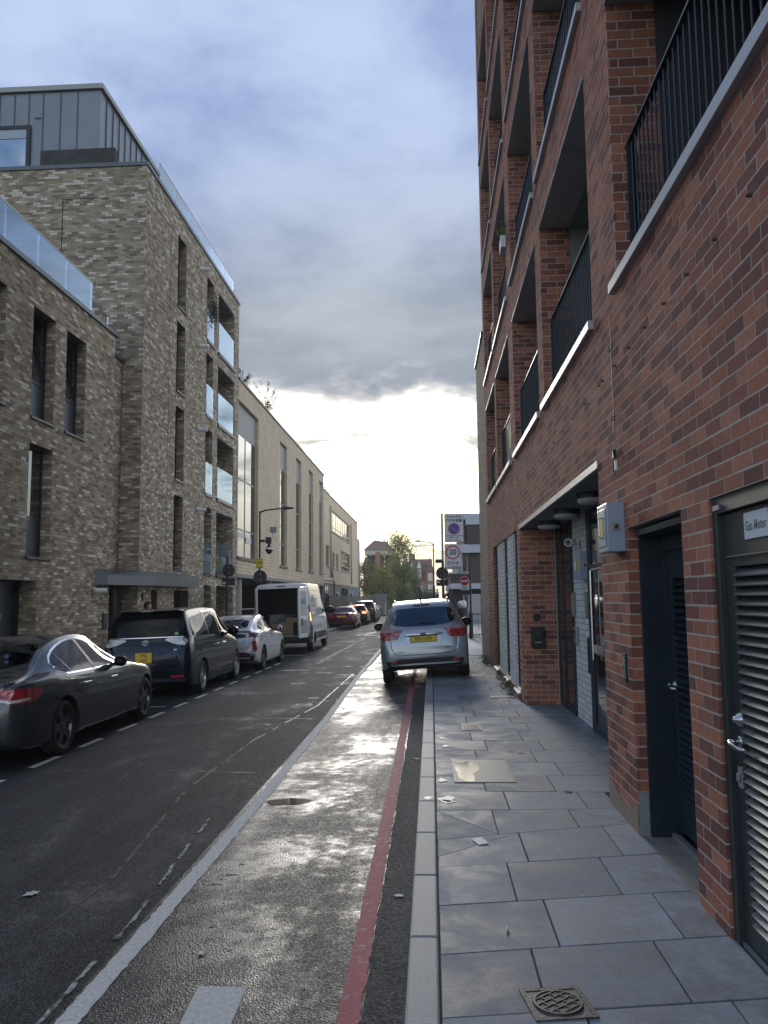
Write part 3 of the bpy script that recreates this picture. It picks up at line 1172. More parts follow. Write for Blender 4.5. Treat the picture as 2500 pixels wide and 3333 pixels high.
splash(.8, 8.7, .03, .035, 7, mat('dark_stain', (0.05, 0.05, 0.05), 0.6)); splash(.9, 8.62, .03, .03, 8, mat('dark_stain', (0.05, 0.05, 0.05), 0.6))
M_LITTER = mat('litter_paper', (0.62, 0.62, 0.60), 0.6)
o = MB().box(-.035, .035, -.06, .06, 0, .004).build('paper_scrap', M_LITTER)
o.location = (.295, 5.55, PZ + .004); o.rotation_euler = (R(2), R(-4), R(20))
tag(o, 'small white paper scrap lying on the paving slabs', 'litter')
o = MB().tube([(0, -.02, .005), (0, .02, .005)], .005, 8).build('cigarette_end', M_LITTER)
o.location = (.34, 4.12, PZ + .003); o.rotation_euler = (0, 0, R(-15))
tag(o, 'white cigarette end on a paving slab in front', 'litter')


def leaf_obj(name, x, y, z, s, ang, m, lab, rx=0.0):
    b = MB()
    out = [(0, -1), (.25, -.6), (.6, -.5), (.4, -.1), (.75, .2), (.35, .3), (0, 1), (-.35, .3), (-.75, .2), (-.4, -.1), (-.6, -.5), (-.25, -.6)]
    top = [(a * s, c * s, 0.004 * abs(a) + .0015) for a, c in out]
    bt = [(a * s, c * s, 0.004 * abs(a)) for a, c in out]
    k = len(out)
    b.v = top + bt
    b.f = [tuple(range(k)), tuple(range(2 * k - 1, k - 1, -1))] + [(i, k + i, k + (i + 1) % k, (i + 1) % k) for i in range(k)]
    b.m = [0] * len(b.f)
    o = b.build(name, m)
    o.location = (x, y, z) if x > KERB_X else onroad(x, y, .006)
    o.rotation_euler = (rx, 0, ang)
    tag(o, lab, 'leaf')


M_DRY = mat('dry_leaf', (0.16, 0.08, 0.035), 0.8, var=0.3)
M_PALE = mat('pale_leaf', (0.55, 0.53, 0.45), 0.7, var=0.2)
leaf_obj('fallen_leaf', 1.10, 6.93, PZ + .004, .045, R(70), M_DRY, 'brown fallen leaf on the slabs near the brick pier', R(6))
leaf_obj('fallen_leaf', -0.22, 4.95, .012, .035, R(80), M_PALE, 'pale leaf lying in the gutter beside the red line')
leaf_obj('fallen_leaf', -0.19, 3.48, .012, .02, R(40), M_PALE, 'tiny pale leaf in the gutter nearest the camera')
leaf_obj('fallen_leaf', -1.17, 4.15, .012, .024, R(20), M_PALE, 'small pale leaf between white line and red line')
leaf_obj('fallen_leaf', -2.43, 4.92, .012, .06, R(140), mat('pale_litter', (0.42, 0.46, 0.45), 0.6), 'crumpled pale scrap on the dark road at left')
leaf_obj('fallen_leaf', -0.185, 9.0, .012, .06, R(10), mat('dark_leaf_litter', (0.03, 0.03, 0.03), 0.7), 'dark leaf litter against the kerb')

# ------------------------------------------------------------------ red-brick block on the right
WX = 1.38
V0 = 0.12
rb = empty('red_brick_building', (3.0, 10.0, 0.0))
tag(rb, 'tall red-brick apartment block with balconies and louvred doors on the right', 'building')
SILLS = [4.05, 6.90, 9.70, 12.50, 15.30]
BAYS = [(2.87, 5.72), (6.60, 9.45), (9.90, 12.75), (13.45, 16.15), (16.50, 19.05)]
HEAD = 2.15
ops = [(2.93, 4.06, 0.0, 2.22, .10), (4.50, 5.74, 0.0, 2.22, .12), (6.62, 12.5, 0.0, 2.82, .57), (12.95, 17.9, .27, 2.85, .30)]
for s in SILLS:
    for a, b in BAYS:
        ops.append((a, b, s, s + HEAD, .36))
wall_core('wall', M_MORT_R, rb, (WX, 0, 0), (0, 1, 0), (-1, 0, 0), 0.6, 19.55, V0, 18.6 + V0, ops, back=0.0008)
bb = BrickBody(rb, M_RED, M_RED1, 300)
bb.wall((WX, 0, 0), (0, 1, 0), (-1, 0, 0), 0.6, 19.55, V0, 18.6 + V0, ops)
for s in SILLS[:4]:
    for a, b in BAYS:
        if s > 9 and a < 9:
            continue
        bb.wall((0, b, 0), (1, 0, 0), (0, -1, 0), WX + .006, WX + .36, snap(s, V0), snap(s + HEAD, V0), (), phase=0.11, proud=.0012)
# returns of the entrance recess and of the two doors
bb.wall((0, 12.5, 0), (1, 0, 0), (0, -1, 0), WX + .004, 1.90, V0, 2.82, (), phase=0.06, proud=.0012)
bb.wall((0, 5.74, 0), (1, 0, 0), (0, -1, 0), WX + .004, 1.455, V0, 2.22, (), phase=0.02, proud=.0012)
bb.wall((0, 17.9, 0), (1, 0, 0), (0, -1, 0), WX + .004, 1.62, .27, 2.82, (), phase=0.02, proud=.0012)
bb.finish()
# the mass behind the facade
core = MB()
core.box(3.2, 12, 0.6, 19.5, 0, 18.5)
core.box(WX + .02, 12, 0.55, 0.6, 0, 18.7)
core.build('inner_wall', M_GREYPANEL, rb)
MB().box(WX - .03, 12, .5, 19.6, 18.72, 18.85).build('roof_coping', M_SILL, rb)

# balconies
soff = {}
bar_me = None
rail_i = 0
for fi, s in enumerate(SILLS[:4]):
    for bi, (a, b) in enumerate(BAYS):
        z0, z1 = snap(s, V0), snap(s + HEAD, V0)
        m = MB()
        m.box(WX + .02, 3.2, a + .002, b - .002, z1 - .012, z1 + .05)        # ceiling
        m.box(WX + .365, 3.2, b - .012, b + .05, z0, z1 - .012)             # far side wall
        m.box(WX + .365, 3.2, a - .05, a + .012, z0, z1 - .012)
        m.box(2.75, 2.9, a, b, z0, z1 - .012)                               # back
        m.box(WX + .03, 2.75, a, b, z0 - .05, z0 - .002)                    # floor
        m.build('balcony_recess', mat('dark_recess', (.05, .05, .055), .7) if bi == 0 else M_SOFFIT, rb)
        w = MB()
        w.box(2.70, 2.75, a + .3, b - .3, z0, z1 - .1)
        wo = w.build('balcony_window', M_GLASS, rb)
        f = MB()
        for y in (a + .3, (a + b) / 2, b - .3):
            f.box(2.66, 2.70, y - .03, y + .03, z0, z1 - .1)
        f.box(2.66, 2.70, a + .3, b - .3, z1 - .16, z1 - .1)
        f.build('frame', M_BLACK, wo)
        MB().box(WX - .045, WX + .10, a - .03, b + .09, z0 - .070, z0 + .008).build('window_sill', M_SILL, rb, bevel=.003)
        MB().box(WX - .012, WX + .36, a, b, z1 - .018, z1 - .002).build('lintel_plate', M_SILL, rb)
        # railing
        rl = MB()
        X0 = WX + .12
        rl.box(X0 - .025, X0 + .025, a + .01, b - .01, z0 + 1.0, z0 + 1.015)
        rl.box(X0 - .012, X0 + .012, a + .01, b - .01, z0 + .08, z0 + .10)
        for y in (a + .02, b - .09):
            rl.box(X0 - .03, X0 + .03, y, y + .012, z0, z0 + 1.0)
        ro = rl.build('railing', M_DARKBLUE, rb)
        n = int((b - a - .2) / .10)
        ys = [a + .12 + k * (b - a - .24) / n for k in range(n + 1)]
        single = (fi == 0 and bi <= 2) or (fi == 1 and bi in (0, 1, 2)) or (fi == 2 and bi in (1, 2))
        if single:
            if bar_me is None:
                q = MB()
                q.tube([(0, 0, .10), (0, 0, 1.0)], .0075, 8, cap=False)
                bar_me = bpy.data.meshes.new('baluster')
                bar_me.from_pydata(q.v, [], q.f)
                bar_me.polygons.foreach_set('use_smooth', [True] * len(bar_me.polygons))
                bar_me.materials.append(M_DARKBLUE)
            for y in ys:
                o = bpy.data.objects.new('baluster', bar_me)
                COL.objects.link(o)
                o.location = (X0, y, z0)
                adopt(o, ro)
        else:
            q = MB()
            for y in ys:
                q.box(X0 - .007, X0 + .007, y - .007, y + .007, z0 + .1, z0 + 1.0)
            tag(q.build('balusters', M_DARKBLUE, ro), kind='stuff')

# brick ties left in the joints, a row of little dark stubs below the balcony sill
st = MB()
for k in range(9):
    y = 2.9 + k * .42
    st.box(WX - .025, WX, y, y + .012, 3.42, 3.432)
    st.box(WX - .02, WX, 6.4 + k * .6, 6.412 + k * .6, 3.42, 3.43)
st.build('wall_tie', mat('rusty_tie', (0.12, 0.05, 0.03), 0.8), rb)


def louvre_door(parent, name, X, ya, yb, z0, z1, la, lb, lz0, lz1, m_leaf, m_slat, pitch=.044, ang=38, label=None):
    """leaf in the plane x=X facing -X, with an opening filled by angled slats"""
    d = MB()
    d.box(X, X + .045, ya, yb, lz1, z1)
    d.box(X, X + .045, ya, yb, z0, lz0)
    d.box(X, X + .045, ya, la, lz0, lz1)
    d.box(X, X + .045, lb, yb, lz0, lz1)
    leaf = d.build(name, m_leaf, parent, bevel=.002)
    if label:
        leaf['label'] = label
    MB().box(X + .05, X + .06, la - .02, lb + .02, lz0 - .02, lz1 + .02).build('backing', M_PLASTIC, leaf)
    n = int((lz1 - lz0) / pitch)
    sm = None
    for k in range(n):
        z = lz0 + (k + .5) * (lz1 - lz0) / n
        if sm is None:
            q = MB()
            M = Matrix.Rotation(R(-ang), 4, 'Y')
            q.box(-.030, .030, 0, lb - la, -.0016, .0016, M=M)
            q.box(-.034, -.030, 0, lb - la, -.006, .0016, M=M)
            o = q.build('slat', m_slat, None)
            sm = o.data
        else:
            o = bpy.data.objects.new('slat', sm)
            COL.objects.link(o)
        o.location = (X + .014, la, z)
        adopt(o, leaf)
    return leaf


def lever(parent, X, y, z, side=-1, lock=True):
    h = MB()
    h.lathe([(.001, -.012), (.026, -.012), (.026, 0)], (X, y, z), 'x', 20)
    h.tube([(X - .01, y, z), (X - .055, y, z)], .010, 10)
    h.tube([(X - .055, y, z), (X - .058, y + side * .03, z - .004), (X - .058, y + side * .10, z - .012), (X - .05, y + side * .125, z - .014), (X - .015, y + side * .135, z - .014)], .010, 10)
    h.build('handle', M_STEEL, parent, smooth=True)
    if lock:
        k = MB()
        k.lathe([(.001, -.03), (.013, -.03), (.016, -.022), (.028, -.012), (.034, 0)], (X, y, z + .1), 'x', 20)
        k.lathe([(.001, -.031), (.009, -.031), (.009, -.029)], (X, y, z + .1), 'x', 14)
        k.build('lock_cylinder', M_STEEL, parent, smooth=True)


# gas-meter door
f = MB()
f.box(WX + .015, WX + .10, 4.00, 4.06, .13, 2.22)
f.box(WX + .015, WX + .10, 2.93, 2.99, .13, 2.22)
f.box(WX + .015, WX + .10, 2.99, 4.00, 2.14, 2.22)
f.build('door_frame', M_DOORGREY, rb, bevel=.003)
gas = louvre_door(rb, 'door', WX + .045, 2.995, 3.995, .16, 2.135, 3.08, 3.88, .27, 1.88, M_DOORGREY, M_SLAT, label='dark grey louvred gas meter door nearest the camera')
MB().box(WX + .03, WX + .045, 3.02, 3.95, 1.925, 1.931).build('trim_strip', M_STEEL, gas)
MB().box(WX + .03, WX + .045, 2.995, 3.995, .13, .155).build('threshold', M_GALV, gas)
lever(gas, WX + .045, 3.92, 1.07, side=-1)
q = MB()
q.box(WX + .030, WX + .045, 3.895, 3.945, .86, .96)
q.box(WX + .018, WX + .030, 3.91, 3.932, .89, .93)
q.build('thumb_lock', M_STEEL, gas, bevel=.003)
s = MB().box(WX + .038, WX + .0445, 3.46, 3.72, 1.995, 2.115).build('door_sign', mat('sign_plate', (0.62, 0.66, 0.74), 0.3), gas, bevel=.001)
text_obj('lettering', 'Gas Meter', .062, mat('grey_lettering', (0.16, 0.17, 0.19)), frame_mat((WX + .0375, 3.59, 2.052), (0, -1, 0), (0, 0, 1)), s, sx=.86, bold=.001)
MB().box(WX + .004, WX + .015, 3.93, 4.02, 2.155, 2.18).build('seal_strip', mat('lilac_strip', (0.16, 0.14, 0.24), 0.4), rb)

# second door, deep in its metal-lined opening
f = MB()
f.box(1.455, 1.80, 5.70, 5.735, .14, 2.20)
f.box(1.455, 1.80, 4.505, 4.54, .14, 2.20)
f.box(1.43, 1.80, 4.54, 5.70, 2.16, 2.20)
f.build('door_lining', M_DARKBLUE, rb)
d2 = louvre_door(rb, 'door', 1.63, 4.60, 5.655, .20, 2.05, 4.70, 5.585, .42, 1.86, M_DARKBLUE, M_DARKBLUE, label='dark blue louvred door set deep in the wall')
f = MB()
f.box(1.61, 1.66, 5.655, 5.70, .16, 2.16)
f.box(1.61, 1.66, 4.54, 4.60, .16, 2.16)
f.box(1.61, 1.66, 4.60, 5.655, 2.05, 2.16)
f.build('door_frame', M_DARKBLUE, rb)
lever(d2, 1.63, 5.62, 1.15, side=-1, lock=False)
MB().box(WX + .01, 1.60, 4.50, 5.735, .05, .135).build('door_step', mat('stained_concrete', (0.26, 0.24, 0.21), 0.85, var=0.3, vscale=7, dirt=0.6), rb)
MB().box(1.585, 1.63, 4.54, 5.70, .10, .165).build('threshold', M_GALV, rb, bevel=.004)
# rendered patch on the pier foot
pt = MB()
pl = [(5.74, .135), (6.62, .135), (6.62, .30), (6.45, .32), (6.28, .26), (6.1, .24), (5.95, .29), (5.84, .25), (5.79, .33), (5.74, .31)]
pt.prism(pl, 'x', WX - .006, WX + .01)
pt.build('render_patch', mat('plaster_patch', (0.27, 0.20, 0.15), 0.9, var=0.25, vscale=9, bump=0.4), rb)
pt = MB().box(WX + .006, 1.452, 5.722, 5.738, .13, .42).build('render_patch', mat('cement_patch', (0.24, 0.25, 0.27), 0.85, var=0.2), rb)

# entrance recess
XB = 1.95
MB().box(WX + .012, 3.2, 6.63, 12.49, 2.795, 2.84).build('soffit', M_SOFFIT, rb)
MB().box(WX - .012, WX + .02, 6.60, 12.52, 2.788, 2.85).build('soffit_trim', M_SILL, rb)
MB().box(XB + .0025, XB + .2, 6.62, 12.5, V0, 2.8).build('recess_wall', M_MORT_W, rb)
wb = BrickBody(rb, M_WHB, M_WHB, 0)
wb.wall((XB, 0, 0), (0, 1, 0), (-1, 0, 0), 10.05, 11.2, V0, 2.8, (), depth=.03)
wb.wall((0, 10.05, 0), (1, 0, 0), (0, -1, 0), XB + .004, XB + .1, V0, 2.8, ())
# strip-window piers in pale brick
PIL = [(13.70, 14.85), (15.6, 17.0)]
for a, b in PIL:
    wb.wall((WX + .02, 0, 0), (0, 1, 0), (-1, 0, 0), a, b, .27, 2.82, (), depth=.03)
    wb.wall((0, a, 0), (1, 0, 0), (0, -1, 0), WX + .026, WX + .25, .27, 2.82, (), phase=.03)
wb.finish(many_name='white_brick_courses')
pc = MB()
for a, b in PIL:
    pc.box(WX + .0225, WX + .25, a + .0025, b - .005, .27, 2.82)
pc.box(WX + .26, WX + .32, 12.95, 17.9, .2, 2.85)
pc.build('pier_core', M_MORT_W, rb)
for (a, b) in ((12.95, 13.70), (14.85, 15.6), (17.0, 17.9)):
    wdw = MB().box(WX + .085, WX + .10, a + .05, b - .05, .32, 2.8).build('window', M_GLASS, rb)
    f = MB()
    for y in (a + .002, b - .05):
        f.box(WX + .05, WX + .10, y, y + .048, .30, 2.82)
    for z in (.30, 2.12, 2.77):
        f.box(WX + .05, WX + .10, a + .05, b - .05, z, z + .05)
    f.build('frame', M_BLACK, wdw)
    MB().prism([(WX - .05, .215), (WX - .05, .245), (WX + .07, .290), (WX + .07, .26)], 'y', a + .003, b - .003).build('sill', mat('pale_sill', (.42, .42, .42), .6), wdw)

# glazed screens in the recess
def screen(ya, yb, doors):
    g = MB().box(XB - .016, XB - .008, ya, yb, V0 + .05, 2.78).build('glazed_screen', M_GLASS, rb)
    f = MB()
    for y in doors:
        f.box(XB - .035, XB + .016, y - .035, y + .035, V0 + .02, 2.79)
    f.box(XB - .03, XB + .014, ya, yb, 2.72, 2.792)
    f.box(XB - .03, XB + .014, ya, yb, 2.06, 2.12)
    f.box(XB - .03, XB + .014, ya, yb, V0 + .02, V0 + .12)
    f.box(XB - .03, XB + .014, ya, yb, 1.10, 1.16)
    f.build('frame', M_DARKBLUE, g)
    return g
g1 = screen(11.2, 12.5, (11.24, 11.95, 12.46))
g2 = screen(6.62, 10.05, (6.8, 7.7, 8.8, 9.9, 10.01))
h = MB()
h.tube([(XB - .06, 9.72, 1.0), (XB - .06, 9.72, 2.05)], .014, 10)
h.tube([(XB - .06, 9.72, 1.5), (XB - .02, 9.72, 1.5)], .010, 8)
h.box(XB - .045, XB - .02, 8.9, 9.85, 2.05, 2.075)
h.build('pull_handle', M_STEEL, g2, smooth=False)
MB().box(XB - .05, XB - .03, 9.2, 9.75, 1.08, 1.18).build('push_plate', M_STEEL, g2)

# wall lights under the soffit
for i, (y, lab) in enumerate(((8.28, 'round bulkhead light under the entrance soffit, nearest of three'), (9.84, 'middle round bulkhead light under the entrance soffit'), (11.35, 'round bulkhead light under the entrance soffit, farthest of three'))):
    t = empty('bulkhead_light', (1.66, y, 2.795))
    tag(t, lab, 'ceiling light', 'bulkhead lights over the entrance')
    b = MB(); b.lathe([(.001, 0), (.155, 0), (.16, -.01), (.16, -.055), (.15, -.06)], seg=28)
    b.build('housing', M_BLACK, t, smooth=False, keep=False)
    b = MB(); b.lathe([(.150, -.058), (.152, -.085), (.13, -.105), (.07, -.115), (.001, -.117)], seg=28)
    b.build('diffuser', M_LAMPGLASS, t, smooth=True, keep=False)


def control_box(x1, y0, z0, dx, dy, dz, lab):
    t = empty('control_box', (x1, y0, z0))
    tag(t, lab, 'control box', 'blue-grey control boxes')
    MB().box(-dx, 0, 0, dy, 0, dz).build('case', M_BOXBLUE, t, bevel=.008, keep=False)
    d = MB().box(-dx - .006, -dx, .04, dy - .03, .04, dz - .04).build('door', M_BOXBLUE, t, bevel=.003, keep=False)
    p = MB().box(-dx - .009, -dx - .006, .10, .20, .10, .24).build('label_plate', M_SIGNYEL, d, keep=False)
    h = MB(); h.tube([(-dx - .006, .10, dz * .3), (-dx - .03, .10, dz * .3), (-dx - .035, .10, dz * .33), (-dx - .035, .10, dz * .67), (-dx - .03, .10, dz * .70), (-dx - .006, .10, dz * .70)], .005, 8)
    h.build('handle', M_STEEL, d, keep=False)
    k = MB(); k.box(-dx * .72, -dx * .32, -.006, 0, dz * .43, dz * .58)
    ko = k.build('lock_plate', M_STEEL, t, keep=False)
    k = MB(); k.lathe([(.001, -.03), (.012, -.03), (.014, -.006)], (-dx * .52, 0, dz * .51), 'y', 14)
    k.build('lock', M_BLACK, ko, keep=False)


control_box(WX, 5.77, 2.06, .128, .32, .35, 'blue-grey metal control box fixed high on the brick pier')
control_box(XB, 10.03, 1.955, .125, .38, .345, 'blue-grey metal control box on the white brick of the entrance recess')

# letter box, sensor, plates, keypad
t = empty('letter_box', (1.60, 12.5, .98))
tag(t, 'black wall letter box on the brick side of the entrance', 'letter box')
MB().box(-.10, .10, -.09, -.003, 0, .31).build('body', M_BLACK, t, bevel=.006, keep=False)
MB().box(-.085, .085, -.10, -.09, .06, .29).build('flap', M_PLASTIC, t, bevel=.004, keep=False)
MB().box(-.05, .05, -.104, -.10, .07, .09).build('name_plate', M_GALV, t, keep=False)
MB().lathe([(.001, -.108), (.008, -.108), (.008, -.10)], (0, 0, .22), 'y', 12).build('lock', M_STEEL, t, keep=False)
t = empty('key_safe', (1.59, 12.5, 1.39))
tag(t, 'small black key safe above the letter box', 'key safe')
MB().box(-.04, .04, -.05, -.003, 0, .10).build('body', M_BLACK, t, bevel=.008, keep=False)
MB().box(-.025, .025, -.056, -.05, .01, .07).build('keypad', M_PLASTIC, t, keep=False)
M_PLATE = mat('grey_plate', (0.22, 0.22, 0.21), 0.4, metal=0.4)
for (y, z, h, w, d, m, lab, nm) in ((11.15, 1.47, .33, .16, .035, M_PLATE, 'grey notice plate at the far edge of the white brick', 'notice_plate'),
                                  (10.22, 1.47, .33, .14, .035, M_PLATE, 'grey notice plate at the near edge of the white brick', 'notice_plate'),
                                  (10.18, .80, .44, .11, .03, M_BLACK, 'tall black intercom panel low on the white brick', 'intercom')):
    t = empty(nm, (XB, y, z))
    tag(t, lab, nm.replace('_', ' '))
    MB().box(-d, -.002, -w / 2, w / 2, 0, h).build('body', m, t, bevel=.003, keep=False)
    MB().box(-d - .003, -d, -w / 2 + .015, w / 2 - .015, .02, h - .02).build('face', mat('plate_face', (0.30, 0.30, 0.29), 0.5) if m is M_PLATE else M_PLASTIC, t, keep=False)
t = empty('intercom', (XB, 11.02, 1.12))
tag(t, 'pale steel intercom on the white brick beside the far glass door', 'intercom')
MB().box(-.04, -.002, -.11, .11, 0, .22).build('body', M_GALV, t, bevel=.004, keep=False)
MB().box(-.043, -.04, -.08, .08, .05, .18).build('grille', M_STEEL, t, keep=False)
t = empty('keypad', (WX, 5.92, 1.14))
tag(t, 'small steel access keypad on the red brick pier', 'keypad')
MB().box(-.014, -.001, -.045, .045, 0, .20).build('frame', M_BLACK, t, bevel=.002, keep=False)
MB().box(-.018, -.014, -.032, .032, .02, .18).build('face', M_GALV, t, keep=False)
MB().box(-.020, -.018, -.008, .008, .08, .11).build('button', M_BLACK, t, keep=False)


def bullet_cam(loc, rz, lab, wall=(0, 0, 0), s=1.0):
    t = empty('security_camera', loc, rz)
    tag(t, lab, 'security camera')
    b = MB(); b.lathe([(.001, -.06 * s), (.030 * s, -.06 * s), (.034 * s, -.03 * s), (.034 * s, .09 * s), (.001, .09 * s)], axis='y', seg=16)
    b.build('housing', M_WHITE, t, smooth=False, keep=False)
    b = MB(); b.lathe([(.001, .092 * s), (.026 * s, .092 * s), (.026 * s, .088 * s)], axis='y', seg=16)
    b.build('lens', M_BLACK, t, keep=False)
    b = MB(); b.tube([(0, -.03 * s, 0), wall], .014 * s, 8); b.lathe([(.001, -.01), (.04 * s, -.01), (.04 * s, .01), (.001, .01)], wall, 'y' if abs(wall[1]) > abs(wall[0]) else 'x', 14)
    b.build('bracket', M_WHITE, t, keep=False)
    return t


bullet_cam((1.84, 10.62, 2.44), R(150), 'white bullet security camera above the white brick wall', (-.08, -.07, 0), 1.5)
# hanging cable with a coil
c = MB()
pth = []
for k in range(40):
    z = 3.85 - k * .028
    pth.append((WX - .012 + .002 * math.sin(k), 5.93 + .006 * math.sin(k * .7), z))
c.tube(pth, .0028, 6)
for zz in (3.55, 3.05, 3.02):
    c.tube([(WX - .015 + .012 * math.cos(a), 5.93 + .03 * math.sin(a), zz + .003 * a) for a in [i * .5 for i in range(20)]], .0022, 5)
c.tube([(WX - .012, 5.93, 2.76), (WX - .03, 5.945, 2.72), (WX - .03, 5.92, 2.68), (WX - .02, 5.90, 2.61)], .0028, 6)
t = empty('hanging_cable', (WX, 5.93, 2.6))
tag(t, 'loose black cable hanging down the red brick wall', 'cable')
c.build('cable', M_BLACK, t)
MB().box(WX - .03, WX - .012, 5.875, 5.895, 2.66, 2.73).build('connector', M_WHITE, t)
MB().prism([(5.915, 2.76), (5.955, 2.76), (5.935, 2.82)], 'x', WX - .03, WX - .005).build('grip', M_BLACK, t)

# buff-brick wing beyond
bw = empty('buff_brick_wing', (3, 21, 0))
tag(bw, 'narrow pale buff-brick building end beyond the red brick', 'building')
MB().box(WX + .0025, 8, 19.56, 22.6, .1, 8.25).build('wall', M_MORT_B, bw)
fb = BrickBody(bw, M_BUF, brick_mat('buff_brick_single', BUFF, True), 60)
fb.wall((WX, 0, 0), (0, 1, 0), (-1, 0, 0), 19.56, 22.6, V0, 8.22, ())
fb.finish()
MB().box(WX - .04, 8, 19.6, 22.66, 8.25, 8.34).build('coping', M_BLACK, bw)
# flower box on a balcony rail
t = empty('balcony_planter', (1.40, 13.6, 6.95))
tag(t, 'small planter with trailing plant on the red brick balcony railing', 'planter')
MB().box(-.10, .06, -.18, .18, .80, 1.02).build('pot', M_WHITE, t, bevel=.01, keep=False)
lf = MB()
rr = random.Random(4)
for k in range(90):
    p = Vector((rr.gauss(-.02, .06), rr.gauss(0, .12), 1.05 + abs(rr.gauss(0, .14))))
    a, b2 = Vector((rr.uniform(-1, 1), rr.uniform(-1, 1), rr.uniform(-1, 1))).normalized() * .05, Vector((rr.uniform(-1, 1), rr.uniform(-1, 1), rr.uniform(-1, 1))).normalized() * .02
    lf.face([p - a, p + b2, p + a, p - b2])
lf.build('foliage', M_LEAF, t, keep=False, fixn=False)


def weed(x, y, z, h, n, lab, spread=.12, seed=1, m=M_LEAF):
    rr = random.Random(seed)
    t = empty('weed', (x, y, z))
    tag(t, lab, 'weed', 'weeds along the wall foot')
    b = MB()
    for k in range(n):
        a = rr.uniform(0, 6.28)
        r0 = rr.uniform(0, spread)
        p0 = Vector((r0 * math.cos(a) * .5, r0 * math.sin(a) * 1.6, 0))
        hh = h * rr.uniform(.4, 1)
        tip = p0 + Vector((rr.gauss(0, .06), rr.gauss(0, .08), hh))
        b.tube([p0, (p0 + tip) / 2 + Vector((rr.gauss(0, .01), rr.gauss(0, .01), 0)), tip], [.003, .0025, .001], 4)
    b.build('stems', M_LEAFD, t, keep=False)
    l = MB()
    for k in range(n * 7):
        a = rr.uniform(0, 6.28)
        r0 = spread * math.sqrt(rr.random())
        p = Vector((r0 * math.cos(a) * .6, r0 * math.sin(a) * 1.7, h * rr.random() ** 1.3))
        d = Vector((rr.uniform(-1, 1), rr.uniform(-1, 1), rr.uniform(-.2, .8))).normalized() * rr.uniform(.02, .045)
        e = d.cross(Vector((rr.uniform(-1, 1), rr.uniform(-1, 1), 1))).normalized() * d.length * .35
        l.face([p, p + d * .5 + e, p + d, p + d * .5 - e])
    l.build('leaves', m, t, keep=False, fixn=False)


weed(1.30, 13.6, PZ, .16, 16, 'green weed clump at the foot of the strip windows, nearest the entrance', .16, 1)
weed(1.28, 14.7, PZ, .18, 20, 'largest green weed clump below the white brick piers', .2, 2)
weed(1.30, 16.2, PZ, .10, 10, 'low green weeds below the farther white brick pier', .15, 3)
weed(1.30, 19.6, PZ, .22, 20, 'green weed tuft where red brick meets buff brick', .18, 4)
weed(1.29, 20.6, PZ, .16, 14, 'green weed tuft at the foot of the buff brick', .2, 5)

# ------------------------------------------------------------------ brown-brick buildings on the left
def pane(name, parent, X, ya, yb, z0, z1, bars_y=(), bars_z=(), fw=.05, m=M_GLASS, mf=M_BLACK, depth=.05, tilt=0.0, panel=None, face=1):
    """window in a plane x=X facing +X (face=1): glass with a frame as its sub-part"""
    g = MB()
    if tilt:
        zt = bars_z[0] if bars_z else z0
        dx = (z1 - zt) * math.sin(R(tilt))
        g.face([(X - .01, ya + fw, zt + fw), (X - .01, yb - fw, zt + fw), (X - .01 - dx, yb - fw, z1 - fw), (X - .01 - dx, ya + fw, z1 - fw)])
        g.face([(X - .01 - .3, ya, z0), (X - .01 - .3, yb, z0), (X - .01 - .3, yb, z1), (X - .01 - .3, ya, z1)])
    else:
        g.box(X - .012, X, ya + .01, yb - .01, z0 + .01, z1 - .01)
    w = g.build(name, m, parent)
    f = MB()
    for y in [ya, yb - fw] + [b - fw / 2 for b in bars_y]:
        f.box(X - depth, X + .02, y, y + fw, z0, z1)
    for z in [z0, z1 - fw] + [b - fw / 2 for b in bars_z]:
        f.box(X - depth, X + .018, ya + fw, yb - fw, z, z + fw)
    if tilt:
        M = Matrix.Translation((X - .005, 0, bars_z[0] + fw / 2)) @ Matrix.Rotation(R(-tilt), 4, 'Y')
        h = z1 - bars_z[0] - fw
        for y in (ya + fw, yb - 2 * fw):
            f.box(-.03, .01, y, y + fw, 0, h, M=M)
        f.box(-.03, .01, ya + 2 * fw, yb - 2 * fw, h - fw, h, M=M)
        f.box(-.03, .01, ya + 2 * fw, yb - 2 * fw, 0, fw, M=M)
    f.build('frame', mf, w)
    if panel:
        MB().box(X - .02, X + .012, ya + fw, yb - fw, panel[0], panel[1]).build('panel', M_DARKBLUE, w)
    return w


TX = -8.40
TY = 22.75
tw = empty('brick_apartment_building', (-12, 28, 0))
tag(tw, 'five-storey brown-brick apartment block with recessed balconies and zinc top floor', 'building')
FL = [(2.74, 5.25), (5.72, 8.21), (8.74, 11.18), (11.68, 14.17)]
t_ops = []
for a, b in FL:
    t_ops += [(25.85, 26.8, a, b, .35), (29.42, 30.4, a, b, .45), (31.1, 33.75, a, b, .9)]
t_ops += [(23.85, 24.4, -.06, 2.05, .3), (26.0, 27.6, -.06, 2.05, .4), (29.5, 30.45, -.06, 2.29, .45), (31.2, 33.9, -.06, 2.29, .9)]
LV = 0.12 - 3 * .075
TOPZ = LV + 200 * .075
wall_core('wall', M_MORT_L, tw, (TX, 0, 0), (0, 1, 0), (1, 0, 0), TY, 34.5, LV, TOPZ, t_ops)
wall_core('wall', M_MORT_L, tw, (0, TY, 0), (1, 0, 0), (0, -1, 0), -22, TX, LV, TOPZ)
lb = BrickBody(tw, M_BRN, M_BRN1, 300)
lb.wall((TX, 0, 0), (0, 1, 0), (1, 0, 0), TY, 34.5, LV, TOPZ, t_ops)
lb.wall((0, TY, 0), (1, 0, 0), (0, -1, 0), -15.5, TX, 7.725 + LV, TOPZ, (), proud=.0015)
lb.wall((0, TY, 0), (1, 0, 0), (0, -1, 0), -9.2, TX, LV, 7.725 + LV, (), proud=.0015)
